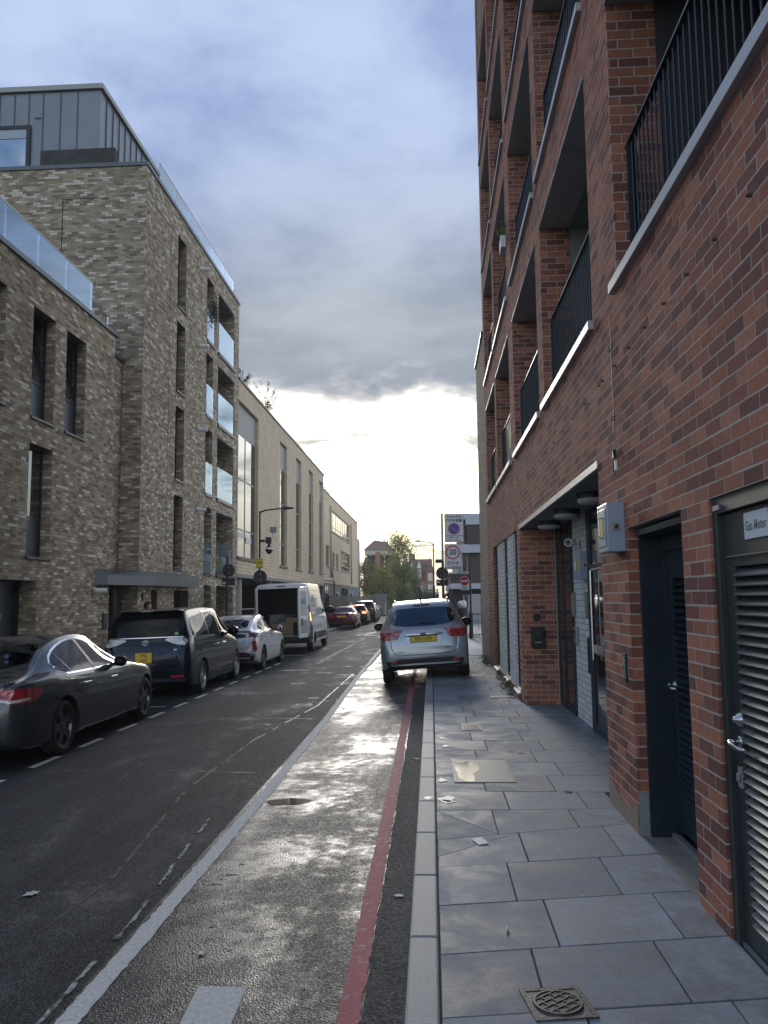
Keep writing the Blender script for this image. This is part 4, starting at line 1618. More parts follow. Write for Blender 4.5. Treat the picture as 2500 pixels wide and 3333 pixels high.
for a, b in FL + [(-.03, 2.29)]:
    a, b = snap(a, LV), snap(b, LV)
    if a > 1:
        lb.wall((0, 26.8, 0), (-1, 0, 0), (0, -1, 0), -TX + .006, -TX + .35, a, b, (), proud=.0015)
    y2 = 30.4 if a > 1 else 30.45
    y3 = 33.75 if a > 1 else 33.9
    lb.wall((0, y2, 0), (-1, 0, 0), (0, -1, 0), -TX + .006, -TX + .45, a, b, (), proud=.0015)
    lb.wall((0, y3, 0), (-1, 0, 0), (0, -1, 0), -TX + .006, -TX + .9, a, b, (), proud=.0015)
lb.finish()
MB().box(-22, TX - 1.3, TY + .05, 34.4, -.2, TOPZ - .2).box(-22, TX + .0, 34.5, 34.55, -.2, TOPZ).build('inner_wall', M_MORT_L, tw)
MB().box(-22, TX + .05, TY - .05, TY + .35, TOPZ, TOPZ + .12).box(TX - .35, TX + .05, TY + .35, 34.6, TOPZ, TOPZ + .12).box(-22, TX - .36, TY + .36, 34.6, TOPZ - .1, TOPZ + .05).build('coping', M_ZINCD, tw)
for i, (a, b) in enumerate(FL):
    a, b = snap(a, LV), snap(b, LV)
    pane('window', tw, TX - .28, 25.85, 26.8, a, b, bars_z=(a + .85,), panel=(a + .06, a + .82))
    MB().box(TX - .3, TX + .05, 25.83, 26.83, a - .05, a + .005).build('window_sill', M_BLACK, tw)
    pane('window', tw, TX - .40, 29.42, 30.4, a, b, bars_z=(a + .05,), mf=M_GREYPANEL)
    MB().box(TX - .4, TX + .05, 29.40, 30.45, a - .10, a + .005).build('window_sill', M_BLACK, tw)
    MB().box(TX + .0, TX + .016, 29.44, 30.38, a - .02, a + 1.18).build('glass_guard', M_FROST, tw)
    MB().box(TX - .05, TX + .06, 31.08, 33.8, a - .12, a + .005).build('balcony_edge', M_BLACK, tw)
    MB().box(TX + .0, TX + .018, 31.12, 33.55, a + .0, a + 1.25).build('glass_guard', M_FROST, tw)
    MB().box(TX - 1.3, TX - .9, 31.1, 33.75, a, b - .02).box(TX - 1.25, TX - .01, 31.11, 33.74, b - .025, b - .003).build('balcony_recess', M_SOFFIT, tw)
    pane('balcony_window', tw, TX - .86, 31.3, 33.5, a, b - .1, bars_y=(32.4,))
pane('door', tw, TX - .25, 23.85, 24.4, -.06, 2.05)
pane('door', tw, TX - .35, 26.0, 27.6, -.06, 2.05, bars_y=(26.8,))
pane('window', tw, TX - .40, 29.5, 30.45, .3, 2.28, mf=M_GREYPANEL)
MB().box(TX - 1.3, TX - .9, 31.2, 33.9, -.2, 2.27).build('balcony_recess', M_MORT_L, tw)
# movement joints and brick-panel grooves
jt = MB()
jt.box(TX - .01, TX + .003, 25.10, 25.125, 2.2, 13.9)
for z in (14.0, 11.0, 8.0, 5.0):
    jt.box(TX - .01, TX + .0035, 23.3, 25.1, z, z + .02)
jt.box(-11.0, -10.975, TY - .006, TY + .01, 9.4, 13.9)
jt.box(-11.0, -9.55, TY - .0065, TY + .01, 13.9, 13.92)
jt.build('movement_joint', mat('joint_black', (0.02, 0.018, 0.016), 0.9), tw)
# zinc top floor set back from the parapet
PX, PY = -10.1, TY + .45
ph = MB()
ph.box(-22, PX, PY, 40, TOPZ + .05, 17.75)
pho = ph.build('penthouse_wall', M_ZINC, tw)
sm = MB()
for x in (-13.35, -12.87, -12.40, -11.94, -11.38, -10.83):
    z0 = 16.6 if -13.4 < x < -12.5 else TOPZ
    sm.box(x - .012, x + .012, PY - .035, PY, z0, 17.70)
y = PY + .45
while y < 34:
    sm.box(PX, PX + .035, y - .012, y + .012, TOPZ, 17.70)
    y += .52
sm.build('standing_seam', M_ZINCD, pho)
MB().box(-22.1, PX + .10, PY - .10, 40.1, 17.73, 17.90).build('roof_edge', mat('zinc_edge', (0.30, 0.31, 0.30), 0.5, metal=0.3), tw, bevel=.01)
wn_ = MB().box(-13.34, -12.42, PY - .03, PY - .015, TOPZ + .25, 16.5).build('penthouse_window', M_COATED, tw)
f = MB()
for x in (-13.46, -12.42): f.box(x, x + .12, PY - .08, PY, TOPZ + .12, 16.62)
for z in (TOPZ + .12, 16.5): f.box(-13.34, -12.42, PY - .08, PY, z, z + .12)
f.build('frame', M_BLACK, wn_)
MB().box(-13.34, -12.42, PY - .05, PY - .031, 16.2, 16.5).build('blind', mat('pale_blind', (0.35, 0.42, 0.5), 0.6), wn_)
MB().box(-12.2, -12.0, PY - .03, PY, 16.85, 16.90).build('vent', M_ZINCD, pho)
t = empty('roof_planter', (-10.5, TY + .25, TOPZ + .1))
tag(t, 'stained dark concrete trough on the flat roof in front of the zinc wall', 'planter')
M_STAIN = mat('stained_trough', (0.055, 0.055, 0.055), 0.85, var=0.4, vscale=4, dirt=0.5)
MB().box(-1.30, 1.05, -.17, .18, 0, .58).build('trough', M_STAIN, t, keep=False, bevel=.01)
MB().box(-1.25, 1.0, -.12, .13, .581, .592).build('soil', M_EARTH, t, keep=False)
# glass guard along the roof edge
gg = empty('roof_glass_guard', (TX - .1, 25, TOPZ))
tag(gg, 'glass balustrade along the top roof edge of the brown-brick block', 'balustrade')
y = 24.4
k = 0
while y < 33.4:
    MB().box(TX - .20, TX - .185, y, y + 1.62, TOPZ + .10, TOPZ + 1.0).build('glass_panel', M_GLASSB, gg)
    y += 1.64
r_ = MB(); r_.tube([(TX - .19, 24.4, TOPZ + 1.02), (TX - .19, y, TOPZ + 1.02)], .022, 8)
r_.build('handrail', M_STEEL, gg)

# lower wing A
AX = -8.90
AT = LV + 125 * .075
aw = empty('brick_terrace_building', (-12, 17, 0))
tag(aw, 'three-storey brown-brick building with tall narrow windows and glass-edged roof terrace', 'building')
a_ops = []
for y0, y1 in ((13.2, 14.3), (14.9, 16.03), (17.2, 18.3), (18.88, 20.0)):
    a_ops.append((y0, y1, 5.88, 8.48, .35))
for y0, y1 in ((14.9, 16.03), (17.22, 18.32)):
    a_ops.append((y0, y1, 2.76, 5.30, .35))
a_ops.append((14.6, 17.8, -.06, 2.23, .5))
wall_core('wall', M_MORT_L, aw, (AX, 0, 0), (0, 1, 0), (1, 0, 0), 12.0, 21.9, LV, AT, a_ops)
ab = BrickBody(aw, M_BRN, M_BRN1, 300)
ab.wall((AX, 0, 0), (0, 1, 0), (1, 0, 0), 12.0, 21.9, LV, AT, a_ops)
ab.wall((AX - .10, 0, 0), (0, 1, 0), (1, 0, 0), 21.9, TY, LV, snap(8.75, LV), ())
for o in a_ops:
    ab.wall((0, o[1], 0), (-1, 0, 0), (0, -1, 0), -AX + .006, -AX + o[4], snap(max(o[2], LV), LV), snap(o[3], LV), (), proud=.0015)
ab.finish()
MB().box(-22, AX - .6, 12, TY - .05, -.2, AT - .3).box(-9.4, AX - .1025, 21.9, TY - .002, -.2, 8.75).box(-22, AX - .003, 11.9, 12, -.2, AT).build('inner_wall', M_MORT_L, aw)
MB().box(-22, AX + .06, 11.9, 22.05, AT, AT + .11).box(-9.4, AX - .03, 22.05, TY - .01, 8.75, 8.85).build('coping', M_ZINCD, aw)
for i, o in enumerate(a_ops[:6]):
    a, b = snap(o[2], LV), snap(o[3], LV)
    up = a > 5
    pane('window', aw, AX - .25, o[0], o[1], a, b, bars_z=(a + .92,), tilt=9 if up else 0, m=M_COATED if up else M_GLASS, panel=(a + .05, a + .88))
    MB().box(AX - .3, AX + .05, o[0] - .02, o[1] + .06, a - .045, a + .005).build('window_sill', M_BLACK, aw)
dl = MB().box(AX - .52, AX - .45, 14.6, 17.79, -.06, 2.22).build('door', M_DARKBLUE, aw)
f = MB()
for y in (14.62, 15.6, 16.7, 17.72):
    f.box(AX - .45, AX - .40, y, y + .06, -.06, 2.2)
f.box(AX - .45, AX - .401, 14.6, 17.79, 2.14, 2.21)
f.build('frame', M_BLACK, dl)
MB().box(AX - .44, AX - .43, 16.95, 17.12, 1.38, 1.5).build('notice', mat('green_notice', (0.10, 0.22, 0.24), 0.5), dl)
gg = empty('terrace_glass_guard', (AX, 17, AT))
tag(gg, 'glass balustrade with steel rail around the brown-brick roof terrace', 'balustrade')
ys = [13.1, 14.56, 16.01, 17.47, 18.92, 20.4]
for a, b in zip(ys, ys[1:]):
    MB().box(AX - .07, AX - .055, a + .01, b - .01, AT + .12, AT + .98).build('glass_panel', M_GLASSB, gg)
for x0 in (-8.97, -10.2):
    MB().box(x0 - 1.2, x0, 20.385, 20.40, AT + .12, AT + .98).build('glass_panel', M_GLASSB, gg)
r_ = MB(); r_.tube([(AX - .06, 13.0, AT + 1.0), (AX - .06, 20.4, AT + 1.0), (-11.4, 20.4, AT + 1.0)], .022, 8)
r_.tube([(AX - .12, 20.5, AT + .58), (AX - .12, 21.6, AT + .50)], .018, 8)
r_.tube([(AX - .12, 21.6, AT + .50), (AX - .12, 21.6, AT + .1)], .014, 8)
r_.build('handrail', M_STEEL, gg)
# wall-head canopy over the entrance, sloping back to the wall
cp = empty('entrance_canopy', (-8.4, 24, 2.2))
tag(cp, 'dark metal canopy over the entrance where the two brick walls meet', 'canopy')
out = [(-8.90, 20.95), (-8.60, 21.05), (-8.02, 22.9), (-8.02, 27.5), (-8.40, 27.5), (-8.40, 22.75), (-8.90, 22.75)]
b = MB()
lo = [(x, y, 2.18) for x, y in out]
hi = [(x, y, 2.44 if i in (1, 2, 3) else 2.62) for i, (x, y) in enumerate(out)]
k = len(out)
b.v = lo + hi
b.f = [tuple(reversed(range(k))), (k + 0, k + 1, k + 2, k + 5, k + 6), (k + 2, k + 3, k + 4, k + 5)] + [(i, (i + 1) % k, k + (i + 1) % k, k + i) for i in range(k)]
b.m = [0] * len(b.f)
b.build('canopy_shell', M_ZINCD, cp)
MB().box(-8.9, -8.82, 22.02, 22.55, -.06, 2.18).build('door_post', M_BLACK, aw)
bullet_cam((-8.72, 20.85, 2.02), R(-60), 'white bullet camera on brown brick beside the dark canopy', (-.12, -.12, .02), 2.0)
for z, wd in ((14.05, 'topmost'), (11.1, 'second from the top'), (7.95, 'third from the top'), (5.0, 'lowest')):
    bullet_cam((TX + .12, 28.55, z), R(-80), 'white wall spotlight beside the narrow balcony windows, %s of four' % wd, (-.02, -.12, .02), 2.2)
for (x, y, z, w, h, lab) in ((AX, 21.6, 1.0, .28, .42, 'dark notice board on brown brick beside the entrance post'), (TX, 23.1, 1.75, .12, .22, 'small dark wall box beneath the canopy')):
    t = empty('wall_notice', (x, y, z)); tag(t, lab, 'notice')
    MB().box(.002, .04, -w / 2, w / 2, 0, h).build('board', M_PLASTIC, t, keep=False, bevel=.004)
    MB().box(.04, .043, -w / 2 + .03, w / 2 - .03, .03, h - .03).build('face', mat('dull_notice', (0.07, 0.08, 0.09), 0.4), t, keep=False)
# trailing plant on a balcony guard
t = empty('trailing_plant', (TX + .05, 30.2, 13.0))
tag(t, 'green trailing plant hanging on the top-floor glass guard', 'plant')
lf = MB()
rr = random.Random(9)
for k in range(260):
    p = Vector((rr.gauss(.04, .06), rr.gauss(0, .16), rr.gauss(.0, .26)))
    a = Vector((rr.uniform(-1, 1), rr.uniform(-1, 1), rr.uniform(-1, 1))).normalized() * .07
    e = a.cross(Vector((rr.uniform(-1, 1), rr.uniform(-1, 1), 1))).normalized() * .022
    lf.face([p - a, p + e, p + a, p - e])
lf.build('foliage', leaf_mat('bluegreen_leaf', (0.06, 0.11, 0.085)), t, keep=False, fixn=False)
b = MB()
for k in range(6):
    b.tube([(.03, -.15 + k * .06, .3), (.05, -.16 + k * .065, 0), (.05, -.15 + k * .06, -.3)], .004, 5)
b.build('stems', M_BARK, t, keep=False)

# ------------------------------------------------------------------ pale-brick college block C and rendered block D
def course_mat(name, col, course=.15):
    m = bpy.data.materials.new(name)
    m.use_nodes = True
    t = m.node_tree
    g = NT(t)
    b = t.nodes['Principled BSDF']
    geo = g.node('ShaderNodeNewGeometry').outputs['Position']
    sep = g.node('ShaderNodeSeparateXYZ')
    g.put(sep.inputs[0], geo)
    comb = g.node('ShaderNodeCombineXYZ')
    g.put(comb.inputs[0], sep.outputs[1])
    g.put(comb.inputs[1], sep.outputs[2])
    br = g.node('ShaderNodeTexBrick')
    g.put(br.inputs['Vector'], comb.outputs[0])
    br.inputs['Scale'].default_value = 1.0
    br.inputs['Brick Width'].default_value = .45
    br.inputs['Row Height'].default_value = course
    br.inputs['Mortar Size'].default_value = .012
    br.inputs['Mortar Smooth'].default_value = .3
    br.inputs['Color1'].default_value = (*col, 1)
    br.inputs['Color2'].default_value = (*[c * .88 for c in col], 1)
    br.inputs['Mortar'].default_value = (*[c * .52 for c in col], 1)
    n = g.noise(geo, 1.1, 6, .65, .4)
    c = g.vmath('SCALE', br.outputs['Color'], scale=g.math('MULTIPLY_ADD', n, .5, .75))
    g.put(b.inputs['Base Color'], c)
    b.inputs['Roughness'].default_value = .85
    bn = g.node('ShaderNodeBump')
    bn.inputs['Strength'].default_value = .6
    bn.inputs['Distance'].default_value = .02
    bn.invert = True
    g.put(bn.inputs['Height'], br.outputs['Fac'])
    t.links.new(bn.outputs[0], b.inputs['Normal'])
    return m


M_CBRICK = course_mat('pale_brick_courses', (0.70, 0.57, 0.42))
M_RENDER = mat('beige_render', (0.72, 0.585, 0.40), 0.85, var=0.12, vscale=.7, dirt=0.12)
M_GREYREN = mat('grey_render', (0.20, 0.21, 0.23), 0.8, var=0.1)
cb = empty('pale_brick_block', (-14, 48, 0))
tag(cb, 'long pale-brick block with tall strip windows over an open ground floor', 'building')
c_ops = [(34.62, 38.75, 3.62, 10.62, .3), (44.5, 46.7, 3.62, 10.68, .3), (49.9, 51.95, 3.62, 10.7, .3), (55.25, 57.3, 3.66, 10.72, .3), (60.5, 62.5, 3.7, 10.75, .3)]
CTOP = 11.5
wall_core('wall', M_CBRICK, cb, (TX, 0, 0), (0, 1, 0), (1, 0, 0), 34.57, 63.2, 2.88, 2.88 + round((CTOP - 2.88) / .075) * .075, c_ops, back=0)
MB().box(-22, TX - .3, 34.6, 63.2, 2.88, CTOP - .05).box(-22, TX, 63.2, 63.25, 2.9, CTOP).build('inner_wall', M_CBRICK, cb)
MB().box(-22, TX + .06, 34.57, 63.3, CTOP, CTOP + .1).build('coping', M_BLACK, cb)
MB().box(-22, TX - .002, 34.6, 63.2, 2.72, 2.879).build('floor_slab', M_SOFFIT, cb)
for i, o in enumerate(c_ops):
    by = ((o[0] + o[1]) / 2,) if i == 0 else ()
    w = pane('strip_window', cb, TX - .18, o[0], o[1], o[2], o[3], bars_y=by, bars_z=(4.9, 7.2, 9.24), fw=.07, mf=M_GALV)
    MB().box(TX - .2, TX - .15, o[0] + .07, o[1] - .07, 9.28, o[3] - .07).build('grey_panel', M_GREYPANEL, w)
    MB().box(TX - .2, TX + .07, o[0] - .05, o[1] + .1, o[2] - .12, o[2] - .002).build('sill', M_BLACK, w)
MB().box(TX - .165, TX - .158, 36.9, 38.0, 4.35, 4.62).build('paper_notice', M_SIGNWHITE, cb)
# open ground floor: columns, dark back wall, steel rails
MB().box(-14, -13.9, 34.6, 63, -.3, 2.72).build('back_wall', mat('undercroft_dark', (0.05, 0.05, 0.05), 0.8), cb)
for y in (36.4, 43.5, 50.5, 57.5, 62.6):
    MB().lathe([(.28, -.06), (.28, 2.72)], (TX - .5, y, 0), seg=18).build('column', mat('pale_column', (0.34, 0.31, 0.27), 0.8), cb, smooth=True)
gr = empty('steel_railing', (TX + .2, 40, .12))
tag(gr, 'horizontal-bar steel railing in front of the open ground floor', 'railing')
for z in (.35, .68, 1.0, 1.32):
    r_ = MB(); r_.tube([(TX + .1, 34.8, z), (TX + .1, 52, z)], .018, 6); r_.build('rail', M_GALV, gr)
y = 34.8
while y < 52.1:
    MB().box(TX + .08, TX + .12, y - .02, y + .02, -.06, 1.35).build('post', M_GALV, gr)
    y += 2.87
# D
db = empty('rendered_block', (-14, 78, 0))
tag(db, 'lower beige rendered block with band windows above a grey ground floor', 'building')
d_ops = [(67.9, 83.7, 7.5, 9.3, .2), (64.3, 66.5, 4.37, 6.05, .2), (68.6, 70.3, 4.4, 5.7, .2), (71.4, 73.1, 4.4, 5.7, .2), (75.2, 83.6, 4.42, 6.25, .2)]
DT = 3.0 + 98 * .075
wall_core('wall', M_RENDER, db, (TX, 0, 0), (0, 1, 0), (1, 0, 0), 63.3, 92.3, 3.0, DT, d_ops, back=0)
MB().box(-22, TX - .2, 63.3, 92.2, -.3, DT - .05).build('inner_wall', M_RENDER, db)
MB().box(-22, TX + .05, 63.3, 92.3, DT, DT + .1).build('coping', M_GREYPANEL, db)
MB().box(-22, TX - .05, 63.3, 92.2, -.3, 2.998).build('ground_floor', M_GREYREN, db)
MB().box(TX - 6, TX + .01, 92.3, 95.2, -.3, 8.6).build('end_wall', mat('pale_grey_render', (0.42, 0.44, 0.46), 0.8), db)
for i, o in enumerate(d_ops):
    n = 7 if i == 0 else 4 if i == 4 else 1 if i == 1 else 0
    by = [o[0] + (k + 1) * (o[1] - o[0]) / (n + 1) for k in range(n)]
    pane('window', db, TX - .12, o[0], o[1], o[2], o[3], bars_y=by, bars_z=(o[2] + .45,) if n > 1 else (), fw=.09, mf=M_WHITE if i == 0 else M_GALV)
    MB().box(TX - .12, TX + .08, o[0] - .05, o[1] + .05, o[2] - .1, o[2]).build('sill', M_GALV, db)
for y in (66.9, 84.2):
    r_ = MB(); r_.tube([(TX + .1, y, 3.2), (TX + .1, y, 9.5)], .07, 8); r_.build('downpipe', mat('pale_pipe', (0.45, 0.38, 0.30), 0.6), db, smooth=True)
r_ = MB(); r_.tube([(TX + .1, 67.0, 4.3), (TX + .1, 69.0, 3.0), (TX + .1, 69.0, .2)], .06, 8); r_.build('stained_pipe', mat('rust_pipe', (0.12, 0.06, 0.03), 0.8), db)
for y0, y1 in ((63.6, 66.2), (75.5, 81.5)):
    pane('door', db, TX - .02, y0, y1, -.06, 2.85, bars_y=((y0 + y1) / 2,), fw=.12)
for y in (71.5, 84.5):
    t = empty('wall_lamp', (TX - .05, y, 1.9)); tag(t, 'pale square wall lamp on the grey ground floor, %s' % ('nearer' if y < 80 else 'farther'), 'wall lamp')
    MB().box(0, .25, -.2, .2, 0, .42).build('body', M_WHITE, t, keep=False, bevel=.03)
    MB().box(.05, .2, -.22, -.2, .08, .3).build('lens', M_BLACK, t, keep=False)
bullet_cam((TX + .35, 63.9, 3.25), R(-100), 'white dome camera on the beige wall beside the dark pipe', (-.02, -.3, .05), 4.0)


def leafy_mass(rr, c, rad, n, size, squash=1.0):
    """loose leaves through an ellipsoid volume, clumped"""
    b = MB()
    c = Vector(c)
    clumps = []
    for k in range(max(6, n // 45)):
        v = Vector((rr.gauss(0, 1), rr.gauss(0, 1), rr.gauss(0, 1))).normalized() * rr.random() ** .4
        clumps.append((Vector((v.x * rad[0], v.y * rad[1], v.z * rad[2])), rr.uniform(.16, .34) * min(rad[0], rad[2])))
    for k in range(n):
        q, s = rr.choice(clumps)
        p = c + q + Vector((rr.gauss(0, s), rr.gauss(0, s), rr.gauss(0, s * squash)))
        a = Vector((rr.uniform(-1, 1), rr.uniform(-1, 1), rr.uniform(-1, .6))).normalized() * size * rr.uniform(.6, 1.3)
        e = a.cross(Vector((rr.uniform(-1, 1), rr.uniform(-1, 1), rr.uniform(-1, 1)))).normalized() * a.length * .42
        b.face([p - a, p + e, p + a, p - e])
    return b


# self-seeded shrub on the roof of C
for (y, z, s, n, lab) in ((42.2, CTOP, 1.0, 150, 'wispy self-seeded shrub growing on the pale-brick roof edge'), (36.4, CTOP, .55, 40, 'thin dry weed on the roof edge near the brown brick'), (68.0, DT, .7, 70, 'small shrub on the roof of the beige rendered block')):
    rr = random.Random(int(y))
    t = empty('roof_shrub', (TX - .3, y, z)); tag(t, lab, 'shrub')
    st, lf = MB(), MB()
    for k in range(int(34 * s)):
        a = rr.uniform(0, 6.28)
        l = s * rr.uniform(.7, 1.9)
        tip = Vector((math.cos(a) * l * .45, math.sin(a) * l * .9, l * .95))
        mid = tip * .5 + Vector((0, 0, .15 * l))
        tip.z -= .12 * l
        st.tube([(0, 0, 0), mid, tip], [.014 * s, .009 * s, .004], 4)
        for q in range(12):
            u = rr.uniform(.35, 1.05)
            p = mid.lerp(tip, (u - .3) / .7) + Vector((rr.gauss(0, .04), rr.gauss(0, .05), rr.gauss(0, .04)))
            d = Vector((rr.uniform(-1, 1), rr.uniform(-1, 1), rr.uniform(-1, .5))).normalized() * .09
            e = d.cross(Vector((rr.uniform(-1, 1), rr.uniform(-1, 1), 1))).normalized() * .018
            lf.face([p - d, p + e, p + d, p - e])
    st.build('stems', M_BARK, t, keep=False)
    lf.build('leaves', leaf_mat('grey_leaf', (0.10, 0.10, 0.08)), t, keep=False, fixn=False)

# ------------------------------------------------------------------ vehicles


def pchip(keys, x):
    xs = np.array([k[0] for k in keys], float)
    ys = np.array([k[1] for k in keys], float)
    h = np.diff(xs)
    d = np.diff(ys) / h
    m = np.zeros(len(xs))
    m[0], m[-1] = d[0], d[-1]
    for i in range(1, len(xs) - 1):
        if d[i - 1] * d[i] > 0:
            w1, w2 = 2 * h[i] + h[i - 1], h[i] + 2 * h[i - 1]
            m[i] = (w1 + w2) / (w1 / d[i - 1] + w2 / d[i])
    x = np.clip(x, xs[0], xs[-1])
    i = np.clip(np.searchsorted(xs, x) - 1, 0, len(xs) - 2)
    t = (x - xs[i]) / h[i]
    return ys[i] * (2 * t ** 3 - 3 * t ** 2 + 1) + h[i] * m[i] * (t ** 3 - 2 * t ** 2 + t) + ys[i + 1] * (-2 * t ** 3 + 3 * t ** 2) + h[i] * m[i + 1] * (t ** 3 - t ** 2)


def catmull(P, sub):
    P = np.array(P, float)
    Q = np.vstack([2 * P[0] - P[1], P, 2 * P[-1] - P[-2]])
    out = []
    for i in range(1, len(Q) - 2):
        for s in range(sub):
            t = s / sub
            out.append(.5 * ((2 * Q[i]) + (-Q[i - 1] + Q[i + 1]) * t + (2 * Q[i - 1] - 5 * Q[i] + 4 * Q[i + 1] - Q[i + 2]) * t * t + (-Q[i - 1] + 3 * Q[i] - 3 * Q[i + 1] + Q[i + 2]) * t ** 3))
    out.append(P[-1])
    return np.array(out)


def car_section(sp, y):
    zt, zb = float(pchip(sp['top'], y)), float(pchip(sp['bot'], y))
    W, wr, zbelt = float(pchip(sp['w'], y)), float(pchip(sp['wr'], y)), float(pchip(sp['belt'], y))
    rd = sp.get('edge', .06)
    zsh = min(zbelt, zt - rd - .02)
    zsh = max(zsh, zb + .1)
    ws = W * sp.get('shoulder', .965)
    wr = min(wr, ws)
    h = zsh - zb
    ze = max(zt - rd, zsh + .01)
    pts = [(0, zb), (W * .72, zb), (W * .93, zb + .015), (W * .985, zb + min(.10, .3 * h)), (W, zb + .45 * h), (W * .995, zb + .78 * h), (ws, zsh),
           (ws + (wr - ws) * .5, zsh + (ze - zsh) * .52), (wr, ze), (wr * .93, zt - rd * .28), (wr * .6, zt - .004), (0, zt)]
    return pts


def car_paint(name, col, metal=.55, rough=.32, dirt=.10):
    return mat(name, col, rough, metal=metal, spec=.3 if max(col) > .11 else .1, coat=.85 if max(col) > .11 else .75, coat_ior=1.5 if max(col) > .11 else 1.34, var=.04, vscale=1.5, dirt=dirt)


class Car:
    def __init__(self, name, sp, loc, yaw, paint, label, cat, group=None, sub=4, nst=64, tilt=0.0):
        self.sp = sp
        L = sp['L']
        self.root = empty(name, loc, yaw)
        self.root.rotation_euler = (sp.get('pitch', 0), tilt, yaw)
        tag(self.root, label, cat, group)
        ys = np.unique(np.concatenate([np.linspace(0, L, nst), np.linspace(0, .5, 14), np.linspace(L - .5, L, 14)]))
        secs = [catmull(car_section(sp, y), sub) for y in ys]
        n = len(secs[0])
        b = MB()
        ring = 2 * n - 2
        for y, s in zip(ys, secs):
            y = y - L / 2
            for x, z in s:
                b.v.append((x, y, z))
            for x, z in s[-2:0:-1]:
                b.v.append((-x, y, z))
        for i in range(len(ys) - 1):
            for k in range(ring):
                k2 = (k + 1) % ring
                b.f.append((i * ring + k, i * ring + k2, (i + 1) * ring + k2, (i + 1) * ring + k))
                b.m.append(0)
        b.f.append(tuple(range(ring)))
        b.f.append(tuple((len(ys) - 1) * ring + k for k in reversed(range(ring))))
        b.m += [0, 0]
        self.L = L
        self.bvh = BVHTree.FromPolygons([Vector(v) for v in b.v], b.f)
        o = b.build('body', [paint, M_PLASTIC], None, smooth=True)
        # wheel wells cut out of the shell
        cut = MB()
        rw = sp['rw'] + sp.get('gap', .055)
        tr = sp['w'][len(sp['w']) // 2][1]
        for y in sp['axles']:
            for s in (-1, 1):
                cut.lathe([(.001, s * (tr - .34)), (rw, s * (tr - .34)), (rw, s * (tr + .3)), (.001, s * (tr + .3))], (0, y - L / 2, sp['rw']), 'x', 36)
        co = cut.build('cutter', M_PLASTIC, None)
        md = o.modifiers.new('wells', 'BOOLEAN')
        md.object = co
        md.operation = 'DIFFERENCE'
        md.solver = 'EXACT'
        try:
            md.material_mode = 'TRANSFER'
        except Exception:
            pass
        dg = bpy.context.evaluated_depsgraph_get()
        me = bpy.data.meshes.new_from_object(o.evaluated_get(dg))
        o.modifiers.clear()
        o.data = me
        bpy.data.objects.remove(co)
        if len(me.polygons) < 200:
            print('boolean failed', name)
        me.polygons.foreach_set('use_smooth', [True] * len(me.polygons))
        try:
            me.set_sharp_from_angle(angle=R(38))
        except Exception:
            pass
        self.body = o
        adopt(o, self.root, keep=False)
        self.wheels()

    # -- details laid onto the shell
    def hit(self, view, a, b, off):
        """view: R/L side (a=y from rear, b=z), B rear / F front (a=x, b=z), T top (a=x, b=y)"""
        L = self.L
        if view == 'R': o, d = Vector((3, a - L / 2, b)), Vector((-1, 0, 0))
        elif view == 'L': o, d = Vector((-3, a - L / 2, b)), Vector((1, 0, 0))
        elif view == 'B': o, d = Vector((a, -L, b)), Vector((0, 1, 0))
        elif view == 'F': o, d = Vector((a, L, b)), Vector((0, -1, 0))
        else: o, d = Vector((a, b - L / 2, 4)), Vector((0, 0, -1))
        p, nrm, i, dist = self.bvh.ray_cast(o, d)
        if p is None:
            return None, None
        if nrm.dot(d) > 0: nrm = -nrm
        return p + nrm * off, nrm

    def patch(self, name, view, poly, m, off=.004, step=.06, parent=None, sides=None, smooth=True, label=None):
        for vw in (('R', 'L') if view == 'S' else (view,)):
            pts = []
            k = len(poly)
            for i in range(k):
                (x0, y0), (x1, y1) = poly[i], poly[(i + 1) % k]
                n = max(1, int(math.hypot(x1 - x0, y1 - y0) / step))
                pts += [(x0 + (x1 - x0) * j / n, y0 + (y1 - y0) * j / n) for j in range(n)]
            nb = len(pts)
            xs, ys = [p[0] for p in pts], [p[1] for p in pts]
            inner = []
            gx = min(xs) + step / 2
            while gx < max(xs):
                gy = min(ys) + step / 2
                while gy < max(ys):
                    c = False
                    for i in range(nb):
                        (x0, y0), (x1, y1) = pts[i], pts[(i + 1) % nb]
                        if (y0 > gy) != (y1 > gy) and gx < (x1 - x0) * (gy - y0) / (y1 - y0) + x0: c = not c
                    if c and min(math.hypot(gx - p[0], gy - p[1]) for p in pts) > step * .35: inner.append((gx, gy))
                    gy += step
                gx += step
            allp = [Vector(p) for p in pts + inner]
            vs, es, fs, *_ = delaunay_2d_cdt(allp, [(i, (i + 1) % nb) for i in range(nb)], [], 1, 1e-5)
            b = MB()
            ok = {}
            for i, v in enumerate(vs):
                p, nr = self.hit(vw, v.x, v.y, off)
                if p is None:
                    continue
                ok[i] = len(b.v)
                b.v.append(tuple(p))
            for f in fs:
                if all(i in ok for i in f):
                    b.f.append(tuple(ok[i] for i in f))
                    b.m.append(0)
            if not b.f:
                print('empty patch', name)
                continue
            o = b.build(name, m, parent or self.root, smooth=smooth, keep=False)
            if label:
                o['label'] = label
        return o

